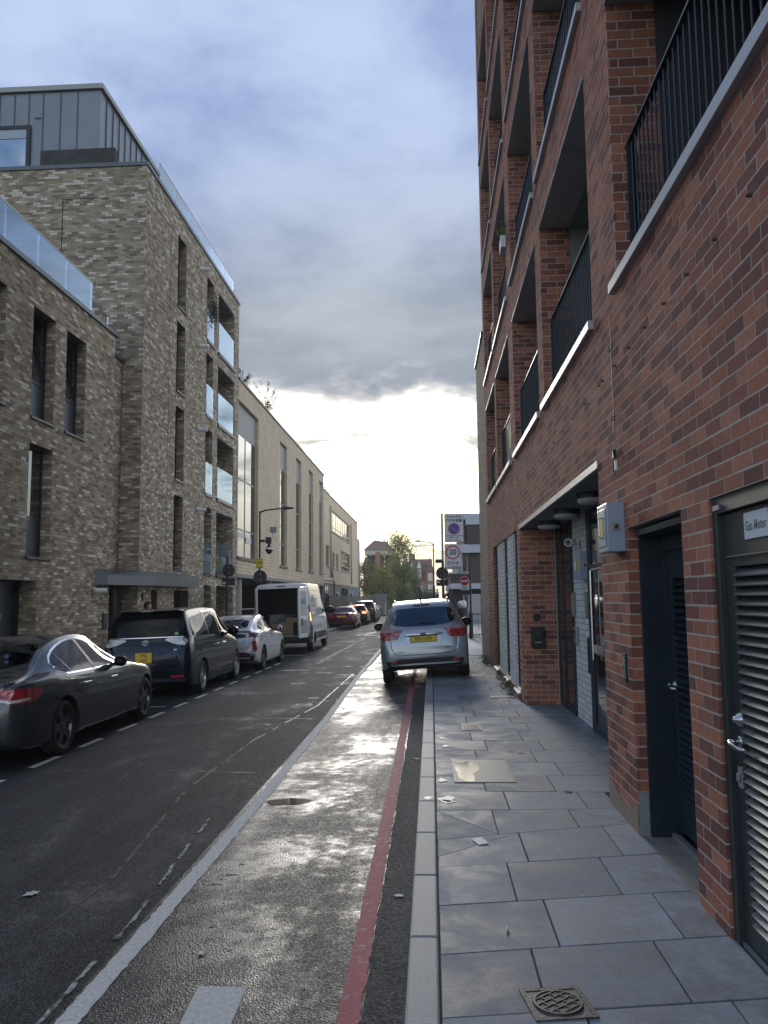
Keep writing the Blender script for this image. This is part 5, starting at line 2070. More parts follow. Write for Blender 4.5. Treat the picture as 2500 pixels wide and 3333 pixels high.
    def line(self, view, pts, wid=.007, m=None, off=.0015, name='panel_gap', parent=None, step=.04):
        for vw in (('R', 'L') if view == 'S' else (view,)):
            b = MB()
            row = []
            dens = []
            for (x0, y0), (x1, y1) in zip(pts, pts[1:]):
                n = max(1, int(math.hypot(x1 - x0, y1 - y0) / step))
                dens += [(x0 + (x1 - x0) * j / n, y0 + (y1 - y0) * j / n) for j in range(n)]
            dens.append(pts[-1])
            for i, (x, y) in enumerate(dens):
                x0, y0 = dens[max(i - 1, 0)]
                x1, y1 = dens[min(i + 1, len(dens) - 1)]
                l = math.hypot(x1 - x0, y1 - y0) or 1
                nx, ny = -(y1 - y0) / l * wid / 2, (x1 - x0) / l * wid / 2
                p, _ = self.hit(vw, x + nx, y + ny, off)
                q, _ = self.hit(vw, x - nx, y - ny, off)
                row.append((p, q))
            for (p, q), (p2, q2) in zip(row, row[1:]):
                if None not in (p, q, p2, q2):
                    b.face([p, q, q2, p2])
            if b.f:
                b.build(name, m or M_PLASTIC, parent or self.body, keep=False)

    def wheels(self):
        sp = self.sp
        r, wd = sp['rw'], .22
        tr = sp['w'][len(sp['w']) // 2][1]
        rr = r * sp.get('rimf', .68)
        t = MB()
        t.lathe([(rr - .004, -wd / 2 + .012), (rr + .012, -wd / 2), (r - .03, -wd / 2 + .005), (r - .006, -wd / 2 + .03), (r, -wd / 2 + .05), (r, wd / 2 - .05), (r - .006, wd / 2 - .03), (r - .03, wd / 2 - .005), (rr + .012, wd / 2), (rr - .004, wd / 2 - .012)], axis='x', seg=36, closed=True)
        rim = MB()
        rim.lathe([(rr, -wd / 2 + .02), (rr, wd / 2 - .012), (rr - .02, wd / 2 - .016), (rr - .03, wd / 2 - .05), (rr - .032, -wd / 2 + .02)], axis='x', seg=36)
        ns = sp.get('spokes', 5)
        for k in range(ns):
            M = Matrix.Rotation(2 * math.pi * k / ns + .3, 4, 'X')
            w0, w1 = sp.get('spw', (.035, .022))
            if sp.get('twin'):
                for s in (-1, 1):
                    rim.box(wd / 2 - .055, wd / 2 - .03, s * .028 - .012, s * .028 + .012, .05, rr - .015, M=M)
            else:
                p = [(-w0, .04), (w0, .04), (w1, rr - .015), (-w1, rr - .015)]
                q = [(wd / 2 - .06, ) + a for a in p] + [(wd / 2 - .028, ) + a for a in p]
                n = len(rim.v)
                rim.v += [tuple(M @ Vector(a)) for a in q]
                for f in ((0, 1, 2, 3), (4, 5, 6, 7), (0, 1, 5, 4), (1, 2, 6, 5), (2, 3, 7, 6), (3, 0, 4, 7)):
                    rim.f.append(tuple(n + i for i in f)); rim.m.append(0)
        rim.lathe([(.001, wd / 2 - .022), (.03, wd / 2 - .022), (.06, wd / 2 - .03), (.065, wd / 2 - .06)], axis='x', seg=20)
        disc = MB()
        disc.lathe([(.001, 0), (rr - .035, 0), (rr - .035, -.02)], axis='x', seg=28)
        first = None
        for y in sp['axles']:
            for s in (1, -1):
                w = empty('wheel', (s * (tr - wd / 2 - sp.get('inset', .015)), y - self.L / 2, r), 0)
                w.rotation_euler = (0.0, 0, 0 if s > 0 else math.pi)
                w.parent = self.root
                if first is None:
                    a = t.build('tyre', M_RUBBER, w, smooth=True, keep=False)
                    b = rim.build('rim', sp.get('rimmat', M_RIM), w, keep=False)
                    c = disc.build('brake_disc', M_PLASTIC, w, keep=False)
                    first = (a, b, c)
                else:
                    for o in first:
                        clone(o, w)

    def mirror(self, y, z, s=1.0, m=None, x=None):
        for sd in (1, -1):
            p, nr = self.hit('R' if sd > 0 else 'L', y, z, 0)
            x0 = abs(p.x)
            b = MB()
            b.lathe([(.001, -.5), (.6, -.46), (.92, -.25), (1, .05), (.8, .38), (.4, .52), (.001, .55)], axis='y', seg=14)
            b.v = [(sd * (x0 + .13 * s) + vx * .115 * s, p.y + vy * .16 * s + (vx * sd) * -.03, z + .07 + vz * .085 * s) for vx, vy, vz in b.v]
            o = b.build('door_mirror', m or M_PLASTIC, self.root, smooth=True, keep=False)
            a = MB()
            a.box(sd * (x0 - .02), sd * (x0 + .08), p.y - .03, p.y + .04, z + .0, z + .045)
            a.build('mirror_arm', M_PLASTIC, o, keep=False)
            g = MB()
            g.face([(sd * (x0 + .13 * s) + math.cos(t) * .092 * s, p.y - .075 * s - math.cos(t) * sd * .03 * .8, z + .07 + math.sin(t) * .066 * s) for t in [2 * math.pi * k / 18 for k in range(18)]])
            g.build('mirror_glass', M_CARGLASS, o, keep=False)

    def handle(self, y, z, m=None, chrome=False):
        for sd, vw in ((1, 'R'), (-1, 'L')):
            p, _ = self.hit(vw, y, z, 0)
            b = MB()
            b.box(p.x + (.012 if sd > 0 else -.04), p.x + (.04 if sd > 0 else -.012), p.y - .11, p.y + .11, z - .013, z + .015)
            b.box(p.x - .01, p.x + .02 * sd + .01, p.y - .105, p.y - .08, z - .01, z + .012)
            b.box(p.x - .01, p.x + .02 * sd + .01, p.y + .08, p.y + .105, z - .01, z + .012)
            o = b.build('door_handle', m or M_CHROME, self.root, bevel=.006, keep=False)

    def plate(self, x, z, w, h, lines, size, view='B', m=M_YPLATE, recess=.012):
        L = self.L
        zz = [self.hit(view, x + dx, z + dz, 0)[0] for dx in (-w / 2, w / 2) for dz in (-h / 2, h / 2)]
        yv = [p.y for p in zz if p is not None]
        y0 = min(yv) if view == 'B' else max(yv)
        lo = [p.y for p in zz[0::2] if p]
        s = -1 if view == 'B' else 1
        o = MB().box(x - w / 2, x + w / 2, y0 + s * .018, y0 + s * .006, z - h / 2, z + h / 2).build('number_plate', m, self.root, bevel=.002, keep=False)
        MB().box(x - w / 2 - .012, x + w / 2 + .012, y0 + s * .006, y0 - s * .05, z - h / 2 - .012, z + h / 2 + .012).build('plate_holder', M_PLASTIC, o, keep=False)
        n = len(lines)
        for i, tx in enumerate(lines):
            zc = z + (n - 1 - 2 * i) * h * .24 if n > 1 else z
            M = frame_mat((x, y0 + s * .0185, zc), (1, 0, 0) if view == 'B' else (-1, 0, 0), (0, 0, 1))
            text_obj('lettering', tx, size, M_LETTER, M, o, keep=False, sx=.80, bold=size * .012)
        return o

    def text(self, view, x, z, txt, size, m, align='CENTER', name='badge', shear=0.0, off=.004, rotz=0):
        p, nr = self.hit(view, x, z, off)
        u = {'B': (1, 0, 0), 'R': (0, 1, 0), 'L': (0, -1, 0), 'F': (-1, 0, 0)}[view]
        u = Vector(u)
        v = nr.cross(u).normalized()
        u2 = v.cross(nr).normalized()
        M = frame_mat(p + nr * .003, u2, v)
        return text_obj(name, txt, size, m, M, self.root, keep=False, align=align, shear=shear)


def inset_poly(poly, d):
    cx, cy = sum(p[0] for p in poly) / len(poly), sum(p[1] for p in poly) / len(poly)
    out = []
    n = len(poly)
    for i in range(n):
        (x0, y0), (x1, y1), (x2, y2) = poly[i - 1], poly[i], poly[(i + 1) % n]
        a = Vector((x1 - x0, y1 - y0)).normalized()
        b = Vector((x2 - x1, y2 - y1)).normalized()
        n1, n2 = Vector((-a.y, a.x)), Vector((-b.y, b.x))
        m = (n1 + n2)
        if m.length < 1e-6: m = n1
        m.normalize()
        if m.dot(Vector((cx - x1, cy - y1))) < 0: m = -m
        out.append((x1 + m.x * d, y1 + m.y * d))
    return out


def smooth_poly(poly, it=2):
    for _ in range(it):
        q = []
        for i in range(len(poly)):
            (x0, y0), (x1, y1) = poly[i], poly[(i + 1) % len(poly)]
            q += [(x0 * .75 + x1 * .25, y0 * .75 + y1 * .25), (x0 * .25 + x1 * .75, y0 * .25 + y1 * .75)]
        poly = q
    return poly


# ---- silver compact MPV parked half on the pavement
P_SILVER = car_paint('silver_paint', (0.34, 0.37, 0.42), .60, .34, .10)
sp = dict(L=4.38, rw=.325, axles=(.80, 3.45),
          top=[(0, .70), (.03, .90), (.07, 1.03), (.14, 1.12), (.42, 1.44), (.52, 1.53), (.75, 1.585), (1.3, 1.625), (2.1, 1.62), (2.7, 1.52), (3.35, 1.18), (3.6, 1.06), (4.1, .92), (4.3, .78), (4.38, .62)],
          bot=[(0, .34), (.15, .27), (.5, .22), (3.8, .22), (4.38, .30)],
          w=[(0, .70), (.05, .79), (.14, .855), (.35, .895), (.8, .914), (2.1, .914), (3.45, .91), (3.95, .87), (4.25, .74), (4.38, .60)],
          belt=[(0, .9), (.5, 1.04), (1.5, 1.00), (2.8, .95), (4.38, .8)],
          wr=[(0, .62), (.1, .68), (.3, .66), (.52, .625), (.9, .62), (2.1, .62), (2.7, .60), (3.35, .66), (4.0, .66), (4.38, .4)], spokes=5, edge=.075)
CARROLL = R(3.5)
c = Car('silver_car', sp, (-.14, 16.3 + 2.19, .086), R(0.6), P_SILVER, 'silver compact people carrier parked with two wheels on the pavement', 'car', tilt=-CARROLL)
W = smooth_poly([(-.60, 1.135), (-.30, 1.10), (0, 1.095), (.30, 1.10), (.60, 1.135), (.675, 1.22), (.60, 1.42), (.50, 1.455), (0, 1.465), (-.50, 1.455), (-.60, 1.42), (-.675, 1.22)], 2)
for w_ in c.root.children:
    if w_.name.startswith('wheel') and w_.location.x < 0:
        w_.location.z -= .058
c.patch('rear_window', 'B', W, M_REARGLASS, .006)
c.patch('brake_light', 'B', [(-.17, 1.495), (.17, 1.495), (.165, 1.52), (-.165, 1.52)], mat('dark_red_lens', (0.10, 0.004, 0.008), .1), .012, .04)
for s in (-1, 1):
    lo = [(s * .44, 1.00), (s * .52, .86), (s * .80, .845), (s * .875, .90), (s * .885, 1.0), (s * .70, .99)]
    hi = [(s * .42, 1.03), (s * .70, 1.0), (s * .885, 1.0), (s * .875, 1.075), (s * .78, 1.10), (s * .60, 1.08)]
    a = c.patch('tail_light', 'B', lo, M_REDLENS, .010, .04)
    c.patch('clear_lens', 'B', hi, mat('smoky_lens', (0.34, 0.25, 0.26), .1, coat=.6), .010, .04, parent=None)
    c.patch('lens_trim', 'B', [(s * .43, 1.01), (s * .70, .985), (s * .885, .99), (s * .885, 1.005), (s * .70, 1.0), (s * .42, 1.035)], M_REDLENS, .012, .04)
    c.patch('reflector', 'B', [(s * .55, .40), (s * .68, .41), (s * .67, .455), (s * .60, .445)], mat('reflector_red', (.55, .02, .03), .3), .012, .03)
c.patch('bumper_valance', 'B', [(-.74, .30), (.74, .30), (.78, .43), (.52, .47), (-.52, .47), (-.78, .43)], M_PLASTIC, .006)
c.patch('plate_recess', 'B', smooth_poly([(-.36, .83), (-.28, .74), (.28, .74), (.36, .83), (.34, .93), (-.34, .93)], 1), car_paint('silver_recess', (0.40, 0.43, 0.48), .7, .35), .004)
b = MB(); b.lathe([(.001, -.4), (.5, -.38), (1, -.3), (1, .3), (.5, .38), (.001, .4)], axis='x', seg=16)
p, _ = c.hit('B', 0, .93, 0)
b.v = [(x * 1.0, p.y - .002 + y * .022, .935 + z * .034) for x, y, z in b.v]
b.build('chrome_bar', car_paint('silver_bar', (0.55, 0.57, 0.62), .8, .2), c.root, smooth=True, keep=False)
p, _ = c.hit('B', 0, .955, 0)
b = MB(); b.lathe([(.001, -.012), (.9, -.012), (1, -.006), (1, 0)], axis='y', seg=24)
b.v = [(x * .062, p.y - .032 + y, .948 + z * .027) for x, y, z in b.v]
bo = b.build('badge', M_CHROME, c.root, keep=False)
b = MB(); b.lathe([(.001, -.0145), (1, -.0145), (1, -.011)], axis='y', seg=24)
b.v = [(x * .055, p.y - .032 + y, .948 + z * .0215) for x, y, z in b.v]
b.build('badge_oval', mat('badge_blue', (0.012, 0.03, 0.12), .25), bo, keep=False)
text_obj('badge_script', 'Ford', .036, M_CHROME, frame_mat((0, p.y - .047, .948), (1, 0, 0), (0, 0, 1)), bo, keep=False, shear=.35)
c.plate(0, .845, .52, .111, ['KP11 DPV'], .098)
c.text('B', -.50, .60, 'C-MAX', .055, M_PLASTIC, shear=.2)
c.text('B', .47, .66, 'Titanium', .036, M_PLASTIC, shear=.2)
c.line('B', [(-.66, 1.06), (-.655, .70), (-.60, .575), (-.50, .545), (0, .54), (.50, .545), (.60, .575), (.655, .70), (.66, 1.06)], .012)
c.line('B', [(-.70, .49), (0, .485), (.70, .49)], .008)
# wiper, aerial, roof rails, mirrors
p0, n0 = c.hit('B', .28, 1.125, .012); p1, n1 = c.hit('B', -.06, 1.16, .014)
b = MB(); b.tube([p0, (p0 + p1) / 2 + n0 * .012, p1], .008, 6); b.build('rear_wiper', M_PLASTIC, c.root, keep=False)
p0, _ = c.hit('T', 0, .82, 0)
b = MB(); b.tube([p0, p0 + Vector((0, -.10, .36))], [.006, .003], 6); b.lathe([(.03, 0), (.012, .05), (.004, .06)], p0, 'z', 10)
b.build('aerial', M_PLASTIC, c.root, keep=False)
for s in (-1, 1):
    pth = [c.hit('T', s * .56, yy, .03)[0] for yy in (.75, 1.2, 1.7, 2.2)]
    b = MB(); b.tube([pth[0] - Vector((0, 0, .03))] + pth + [pth[-1] - Vector((0, 0, .03))], .014, 8); b.build('roof_rail', P_SILVER, c.root, smooth=True, keep=False)
sw = smooth_poly([(.62, 1.14), (.70, 1.42), (1.2, 1.50), (2.1, 1.50), (2.55, 1.42), (3.05, 1.12), (2.0, 1.03), (1.2, 1.06)], 1)
c.patch('side_window', 'S', sw, M_CARGLASS, .005)
c.patch('windscreen', 'F', [(-.62, 1.18), (.62, 1.18), (.52, 1.50), (-.52, 1.50)], M_CARGLASS, .005, .1)
c.mirror(2.75, .98, 1.15)
for y in (1.75, 2.7):
    c.line('S', [(y, .32), (y, 1.03)])
c.handle(1.35, .90, P_SILVER); c.handle(2.2, .88, P_SILVER)
for s in (-1, 1):
    c.patch('headlight', 'F', [(s * .45, .72), (s * .62, .66), (s * .60, .82), (s * .45, .80)], M_CLEARLENS, .005)

# ---- dark grey saloon, nearest on the left
P_GREY = car_paint('graphite_paint', (0.078, 0.086, 0.100), .70, .24, .04)
sp = dict(L=4.92, rw=.335, axles=(1.13, 4.07), rimf=.74, spokes=5, spw=(.05, .055), rimmat=M_RIMD,
          top=[(0, .72), (.04, .90), (.10, .985), (.20, 1.01), (.48, 1.04), (.66, 1.08), (1.24, 1.35), (1.65, 1.44), (2.05, 1.465), (2.45, 1.435), (2.82, 1.30), (3.32, 1.06), (3.55, 1.005), (4.4, .88), (4.8, .72), (4.92, .58)],
          bot=[(0, .30), (.15, .23), (.5, .18), (4.4, .18), (4.92, .25)],
          w=[(0, .70), (.06, .79), (.18, .86), (.45, .905), (1.13, .926), (2.4, .915), (3.9, .926), (4.45, .87), (4.78, .72), (4.92, .55)],
          belt=[(0, .93), (1.0, .985), (2.4, .955), (3.6, .93), (4.92, .7)],
          wr=[(0, .60), (.2, .74), (.64, .70), (1.24, .60), (1.85, .575), (2.45, .57), (2.9, .60), (3.35, .72), (4.4, .70), (4.92, .35)], edge=.055)
c = Car('grey_saloon_car', sp, (-5.50, 11.36, rz(-5.50)), R(.6), P_GREY, 'dark grey saloon car with chrome window trim, nearest on the left', 'car', tilt=-math.atan(FALL))
win = smooth_poly([(.98, 1.00), (1.08, 1.16), (1.36, 1.29), (1.75, 1.375), (2.15, 1.38), (2.52, 1.295), (2.84, 1.145), (3.04, .995), (2.0, .985)], 1)
c.patch('chrome_trim', 'S', inset_poly(win, -.022), M_CHROME, .004)
c.patch('side_window', 'S', win, M_CARGLASS, .008)
c.line('S', [(2.08, .98), (2.02, 1.385)], .085, M_PLASTIC, .011, 'door_pillar', c.root)
c.line('S', [(1.32, .99), (1.26, 1.24)], .03, M_PLASTIC, .011, 'window_bar', c.root)
c.patch('rear_window', 'B', smooth_poly([(-.58, 1.10), (.58, 1.10), (.52, 1.33), (.46, 1.37), (-.46, 1.37), (-.52, 1.33)], 1), M_REARGLASS, .006)
c.patch('windscreen', 'F', [(-.62, 1.06), (.62, 1.06), (.50, 1.36), (-.50, 1.36)], M_CARGLASS, .006, .1)
tl = smooth_poly([(.02, .80), (.02, .905), (.28, .90), (.56, .865), (.50, .80), (.30, .745), (.08, .735)], 1)
c.patch('tail_light', 'S', tl, M_REDLENS, .007, .035)
c.patch('reverse_light', 'S', [(.03, .752), (.26, .775), (.25, .80), (.03, .785)], M_CLEARLENS, .010, .03)
for s in (-1, 1):
    c.patch('tail_light', 'B', [(s * .36, .80), (s * .74, .75), (s * .80, .90), (s * .40, .91)], M_REDLENS, .007, .04)
    c.patch('reverse_light', 'B', [(s * .38, .80), (s * .74, .765), (s * .74, .79), (s * .38, .825)], M_CLEARLENS, .010, .04)
    c.patch('reflector', 'B', [(s * .5, .44), (s * .68, .45), (s * .68, .47), (s * .5, .465)], M_REDLENS, .006, .03)
    c.patch('headlight', 'F', [(s * .42, .66), (s * .66, .68), (s * .62, .78), (s * .42, .74)], M_CLEARLENS, .005)
    b = MB(); b.lathe([(.05, -.02), (.055, .05), (.001, .05)], (s * .55, -c.L / 2 + .05, .30), 'y', 16); b.build('exhaust_tip', M_CHROME, c.root, keep=False)
c.line('S', [(1.55, .255), (2.4, .235), (3.62, .255)], .022, M_CHROME, .006, 'sill_trim', c.root)
c.line('S', [(1.05, .985), (1.50, .80), (1.64, .60), (1.66, .28)]); c.line('S', [(2.08, .97), (2.10, .6), (2.08, .26)]); c.line('S', [(3.10, .95), (3.2, .7), (3.16, .26)])
fc = [(.80 + .15 * math.cos(t), .875 + .08 * math.sin(t)) for t in [2 * math.pi * k / 20 for k in range(21)]]
c.line('R', fc, .006)
c.line('S', [(.30, .78), (1.2, .82), (2.4, .83), (3.6, .80), (4.3, .74)], .006, P_GREY, .004, 'body_crease')
c.handle(1.72, .82); c.handle(2.66, .81)
c.mirror(2.72, .95, .95, M_PLASTIC)
c.patch('bumper_valance', 'B', [(-.72, .24), (.72, .24), (.70, .36), (-.70, .36)], M_PLASTIC, .006)
c.line('B', [(-.58, 1.00), (-.60, .78), (-.55, .60), (.55, .60), (.60, .78), (.58, 1.00)], .008)
c.plate(0, .70, .52, .111, ['LB17 XKE'], .098)

# ---- black people carrier behind it
P_BLACK = car_paint('black_blue_paint', (0.010, 0.014, 0.026), .4, .25, .03)
sp = dict(L=4.80, rw=.335, axles=(.97, 3.92), spokes=10, spw=(.02, .022), rimf=.70, edge=.07,
          top=[(0, .78), (.03, 1.00), (.06, 1.12), (.10, 1.20), (.30, 1.60), (.42, 1.70), (.8, 1.735), (1.6, 1.76), (2.6, 1.73), (3.2, 1.58), (4.05, 1.09), (4.3, .98), (4.65, .82), (4.80, .60)],
          bot=[(0, .32), (.15, .24), (.5, .18), (4.3, .18), (4.80, .25)],
          w=[(0, .74), (.05, .82), (.14, .87), (.4, .893), (1, .90), (2.4, .90), (3.9, .895), (4.4, .83), (4.7, .68), (4.8, .55)],
          belt=[(0, 1.05), (.6, 1.13), (2.4, 1.08), (3.6, 1.0), (4.8, .75)],
          wr=[(0, .64), (.12, .76), (.42, .70), (1.0, .685), (2.6, .67), (3.2, .63), (4.0, .70), (4.5, .62), (4.8, .4)])
c = Car('black_people_carrier', sp, (-5.60, 18.05, rz(-5.60)), R(.3), P_BLACK, 'black people carrier with yellow two-line number plate parked between two cars', 'car', tilt=-math.atan(FALL))
c.patch('rear_window', 'B', smooth_poly([(-.72, 1.20), (0, 1.19), (.72, 1.20), (.76, 1.26), (.70, 1.60), (.62, 1.665), (-.62, 1.665), (-.70, 1.60), (-.76, 1.26)], 1), M_CARGLASS, .006)
b = MB().box(-.64, .64, -c.L / 2 + .18, -c.L / 2 + .50, 1.69, 1.715).build('roof_spoiler', P_BLACK, c.root, bevel=.012, keep=False)
MB().box(-.13, .13, -c.L / 2 + .175, -c.L / 2 + .18, 1.695, 1.71).build('brake_light', M_GALV, b, keep=False)
for s in (-1, 1):
    c.patch('tail_light', 'B', smooth_poly([(s * .30, 1.165), (s * .84, 1.175), (s * .845, 1.02), (s * .62, 1.03)], 1), M_CLEARLENS, .010, .04)
    for k in range(3):
        c.line('B', [(s * (.46 + .06 * k), 1.135 - .03 * k), (s * .83, 1.14 - .035 * k)], .008, M_STEEL, .013, 'light_rib', c.root)
    c.patch('reflector', 'B', [(s * .52, .405), (s * .76, .415), (s * .76, .455), (s * .52, .445)], mat('reflector_red', (.55, .02, .03), .3), .012, .03)
    c.patch('headlight', 'F', [(s * .42, .74), (s * .66, .72), (s * .62, .9), (s * .42, .86)], M_CLEARLENS, .005)
c.patch('side_light', 'S', smooth_poly([(.08, 1.03), (.08, 1.17), (.62, 1.16), (.40, 1.05)], 1), mat('smoked_lens', (.07, .06, .065), .06, coat=.6), .010, .04)
c.line('B', [(-.78, 1.185), (0, 1.18), (.78, 1.185)], .016, M_CHROME, .010, 'chrome_strip', c.root)
qw = [(.40, 1.19), (.52, 1.55), (1.52, 1.63), (1.52, 1.17)]
c.patch('rear_quarter_window', 'S', qw, M_CARGLASS, .007)
c.patch('side_window', 'S', [(1.62, 1.165), (1.62, 1.635), (2.44, 1.645), (2.44, 1.13)], M_CARGLASS, .007)
c.patch('side_window', 'S', [(2.54, 1.125), (2.54, 1.635), (2.84, 1.575), (3.56, 1.10)], M_CARGLASS, .007)
c.line('S', [(1.57, 1.16), (1.55, 1.64)], .03, M_CHROME, .010, 'window_trim', c.root); c.line('S', [(2.49, 1.12), (2.49, 1.65)], .03, M_GALV, .010, 'window_trim', c.root)
c.line('S', [(1.44, 1.655), (2.30, 1.665), (2.80, 1.60), (3.66, 1.10)], .025, M_CHROME, .010, 'window_trim', c.root)
c.patch('windscreen', 'F', [(-.62, 1.15), (.62, 1.15), (.54, 1.60), (-.54, 1.60)], M_CARGLASS, .006, .1)
c.line('S', [(.40, 1.175), (1.4, 1.15), (2.4, 1.115), (3.7, 1.08)], .014, M_CHROME, .007, 'chrome_strip', c.root)
c.line('S', [(1.35, .46), (2.4, .44), (3.35, .44)], .022, M_CHROME, .008, 'side_moulding', c.root)
c.line('S', [(1.36, 1.15), (1.40, .26)]); c.line('S', [(2.34, 1.11), (2.36, .26)]); c.line('S', [(3.5, 1.06), (3.45, .26)])
c.handle(2.05, .94); c.handle(2.62, .94)
c.mirror(3.1, 1.10, 1.25, P_BLACK)
c.line('B', [(-.80, .99), (-.74, .62), (-.62, .56), (.62, .56), (.74, .62), (.80, .99)], .008)
c.patch('plate_recess', 'B', [(-.40, .76), (.40, .76), (.46, .97), (-.46, .97)], P_BLACK, .003)
c.plate(-.02, .80, .33, .20, ['LF62', 'LGG'], .088)
p, _ = c.hit('B', 0, 1.08, 0)
em = MB()
for (rx, rr_, dz) in ((.068, .046, 0), (.022, .046, 0), (.045, .020, .026)):
    em.tube([(rx * math.cos(t), p.y - .012, 1.085 + dz + rr_ * math.sin(t)) for t in [2 * math.pi * k / 24 for k in range(25)]], .0055, 6)
em.build('badge', M_CHROME, c.root, smooth=True, keep=False)
c.text('B', .52, .61, 'AERAS', .05, M_CHROME); c.text('B', .60, .94, '2.4', .045, M_CHROME)
c.patch('bumper_lip', 'B', [(-.80, .33), (.80, .33), (.82, .39), (-.82, .39)], car_paint('bumper_blue', (.05, .06, .085), .5, .3), .012)
c.patch('sticker', 'B', [(.60 + .04 * math.cos(t), 1.245 + .03 * math.sin(t)) for t in [2 * math.pi * k / 12 for k in range(12)]], mat('sticker_green', (.25, .38, .25), .5), .010, .03)

# ---- white hatchback
P_WHITE = car_paint('pearl_white_paint', (0.62, 0.62, 0.66), .15, .28, .08)
sp = dict(L=4.54, rw=.315, axles=(.82, 3.52), spokes=5, edge=.06, rimmat=M_RIMD,
          top=[(0, .70), (.03, .90), (.07, 1.02), (.12, 1.06), (.45, 1.17), (1.0, 1.36), (1.6, 1.455), (2.0, 1.47), (2.5, 1.40), (3.0, 1.17), (3.5, .98), (4.1, .86), (4.45, .70), (4.54, .56)],
          bot=[(0, .36), (.15, .26), (.5, .18), (4.1, .17), (4.54, .24)],
          w=[(0, .70), (.05, .78), (.16, .83), (.4, .865), (.9, .88), (2.2, .88), (3.5, .875), (4.1, .82), (4.42, .66), (4.54, .5)],
          belt=[(0, .95), (.8, 1.02), (2.2, .96), (3.4, .90), (4.54, .7)],
          wr=[(0, .60), (.12, .68), (.6, .62), (1.3, .57), (2.2, .56), (2.8, .54), (3.5, .66), (4.2, .62), (4.54, .35)])
c = Car('white_hatchback_car', sp, (-5.43, 21.15 + 2.27, rz(-5.43)), R(.2), P_WHITE, 'white sloping-roof hatchback between the black people carrier and the van', 'car', tilt=-math.atan(FALL))
c.patch('rear_window', 'T', smooth_poly([(-.52, .26), (.52, .26), (.47, 1.02), (-.47, 1.02)], 1), M_REARGLASS, .006)
c.patch('lower_rear_window', 'B', smooth_poly([(-.55, .87), (.55, .87), (.55, 1.01), (-.55, 1.01)], 1), M_CARGLASS, .008)
c.line('B', [(-.66, 1.04), (0, 1.05), (.66, 1.04)], .03, M_PLASTIC, .012, 'spoiler_lip', c.root)
for s in (-1, 1):
    c.patch('tail_light', 'B', [(s * .62, 1.03), (s * .80, 1.0), (s * .84, .90), (s * .80, .88), (s * .66, .92)], mat('dark_red_lens', (0.10, 0.004, 0.008), .1), .012, .035)
    c.patch('clear_lens', 'B', [(s * .66, .92), (s * .80, .88), (s * .80, .80), (s * .70, .82)], M_CLEARLENS, .012, .035)
    c.patch('tail_light', 'B', [(s * .69, .82), (s * .81, .80), (s * .79, .52), (s * .74, .56)], M_REDLENS, .012, .035)
    c.patch('headlight', 'F', [(s * .42, .62), (s * .62, .62), (s * .58, .78), (s * .44, .72)], M_CLEARLENS, .005)
c.patch('tail_light', 'S', [(.03, 1.02), (.34, 1.0), (.20, .90), (.04, .90)], mat('dark_red_lens', (0.10, 0.004, 0.008), .1), .010, .035)
c.patch('tail_light', 'S', [(.05, .80), (.14, .80), (.13, .54), (.08, .54)], M_REDLENS, .010, .03)
c.patch('bumper_valance', 'B', [(-.74, .30), (.74, .30), (.80, .45), (.5, .52), (-.5, .52), (-.80, .45)], M_PLASTIC, .006)
win = smooth_poly([(.62, 1.055), (.95, 1.22), (1.45, 1.345), (1.95, 1.375), (2.4, 1.31), (2.98, 1.00), (1.9, .99)], 1)
c.patch('side_window', 'S', win, M_CARGLASS, .007)
c.line('S', [(1.82, .99), (1.77, 1.38)], .07, M_PLASTIC, .010, 'door_pillar', c.root)
c.line('S', [(1.06, 1.0), (.98, 1.22)], .04, P_WHITE, .010, 'window_bar', c.root)
c.patch('windscreen', 'F', [(-.56, 1.05), (.56, 1.05), (.46, 1.38), (-.46, 1.38)], M_CARGLASS, .006, .1)
c.line('S', [(.95, 1.0), (1.25, .70), (1.3, .26)]); c.line('S', [(1.85, .98), (1.95, .26)]); c.line('S', [(3.0, .96), (3.0, .26)])
c.handle(1.45, .86, P_WHITE); c.handle(2.35, .84, P_WHITE)
c.mirror(2.6, .98, 1.0, P_WHITE)
c.plate(0, .72, .52, .111, ['LT18 WVN'], .098)
c.line('B', [(-.66, .86), (-.60, .60), (.60, .60), (.66, .86)], .008)
c.text('B', -.42, .80, 'HYBRID', .045, M_CHROME)


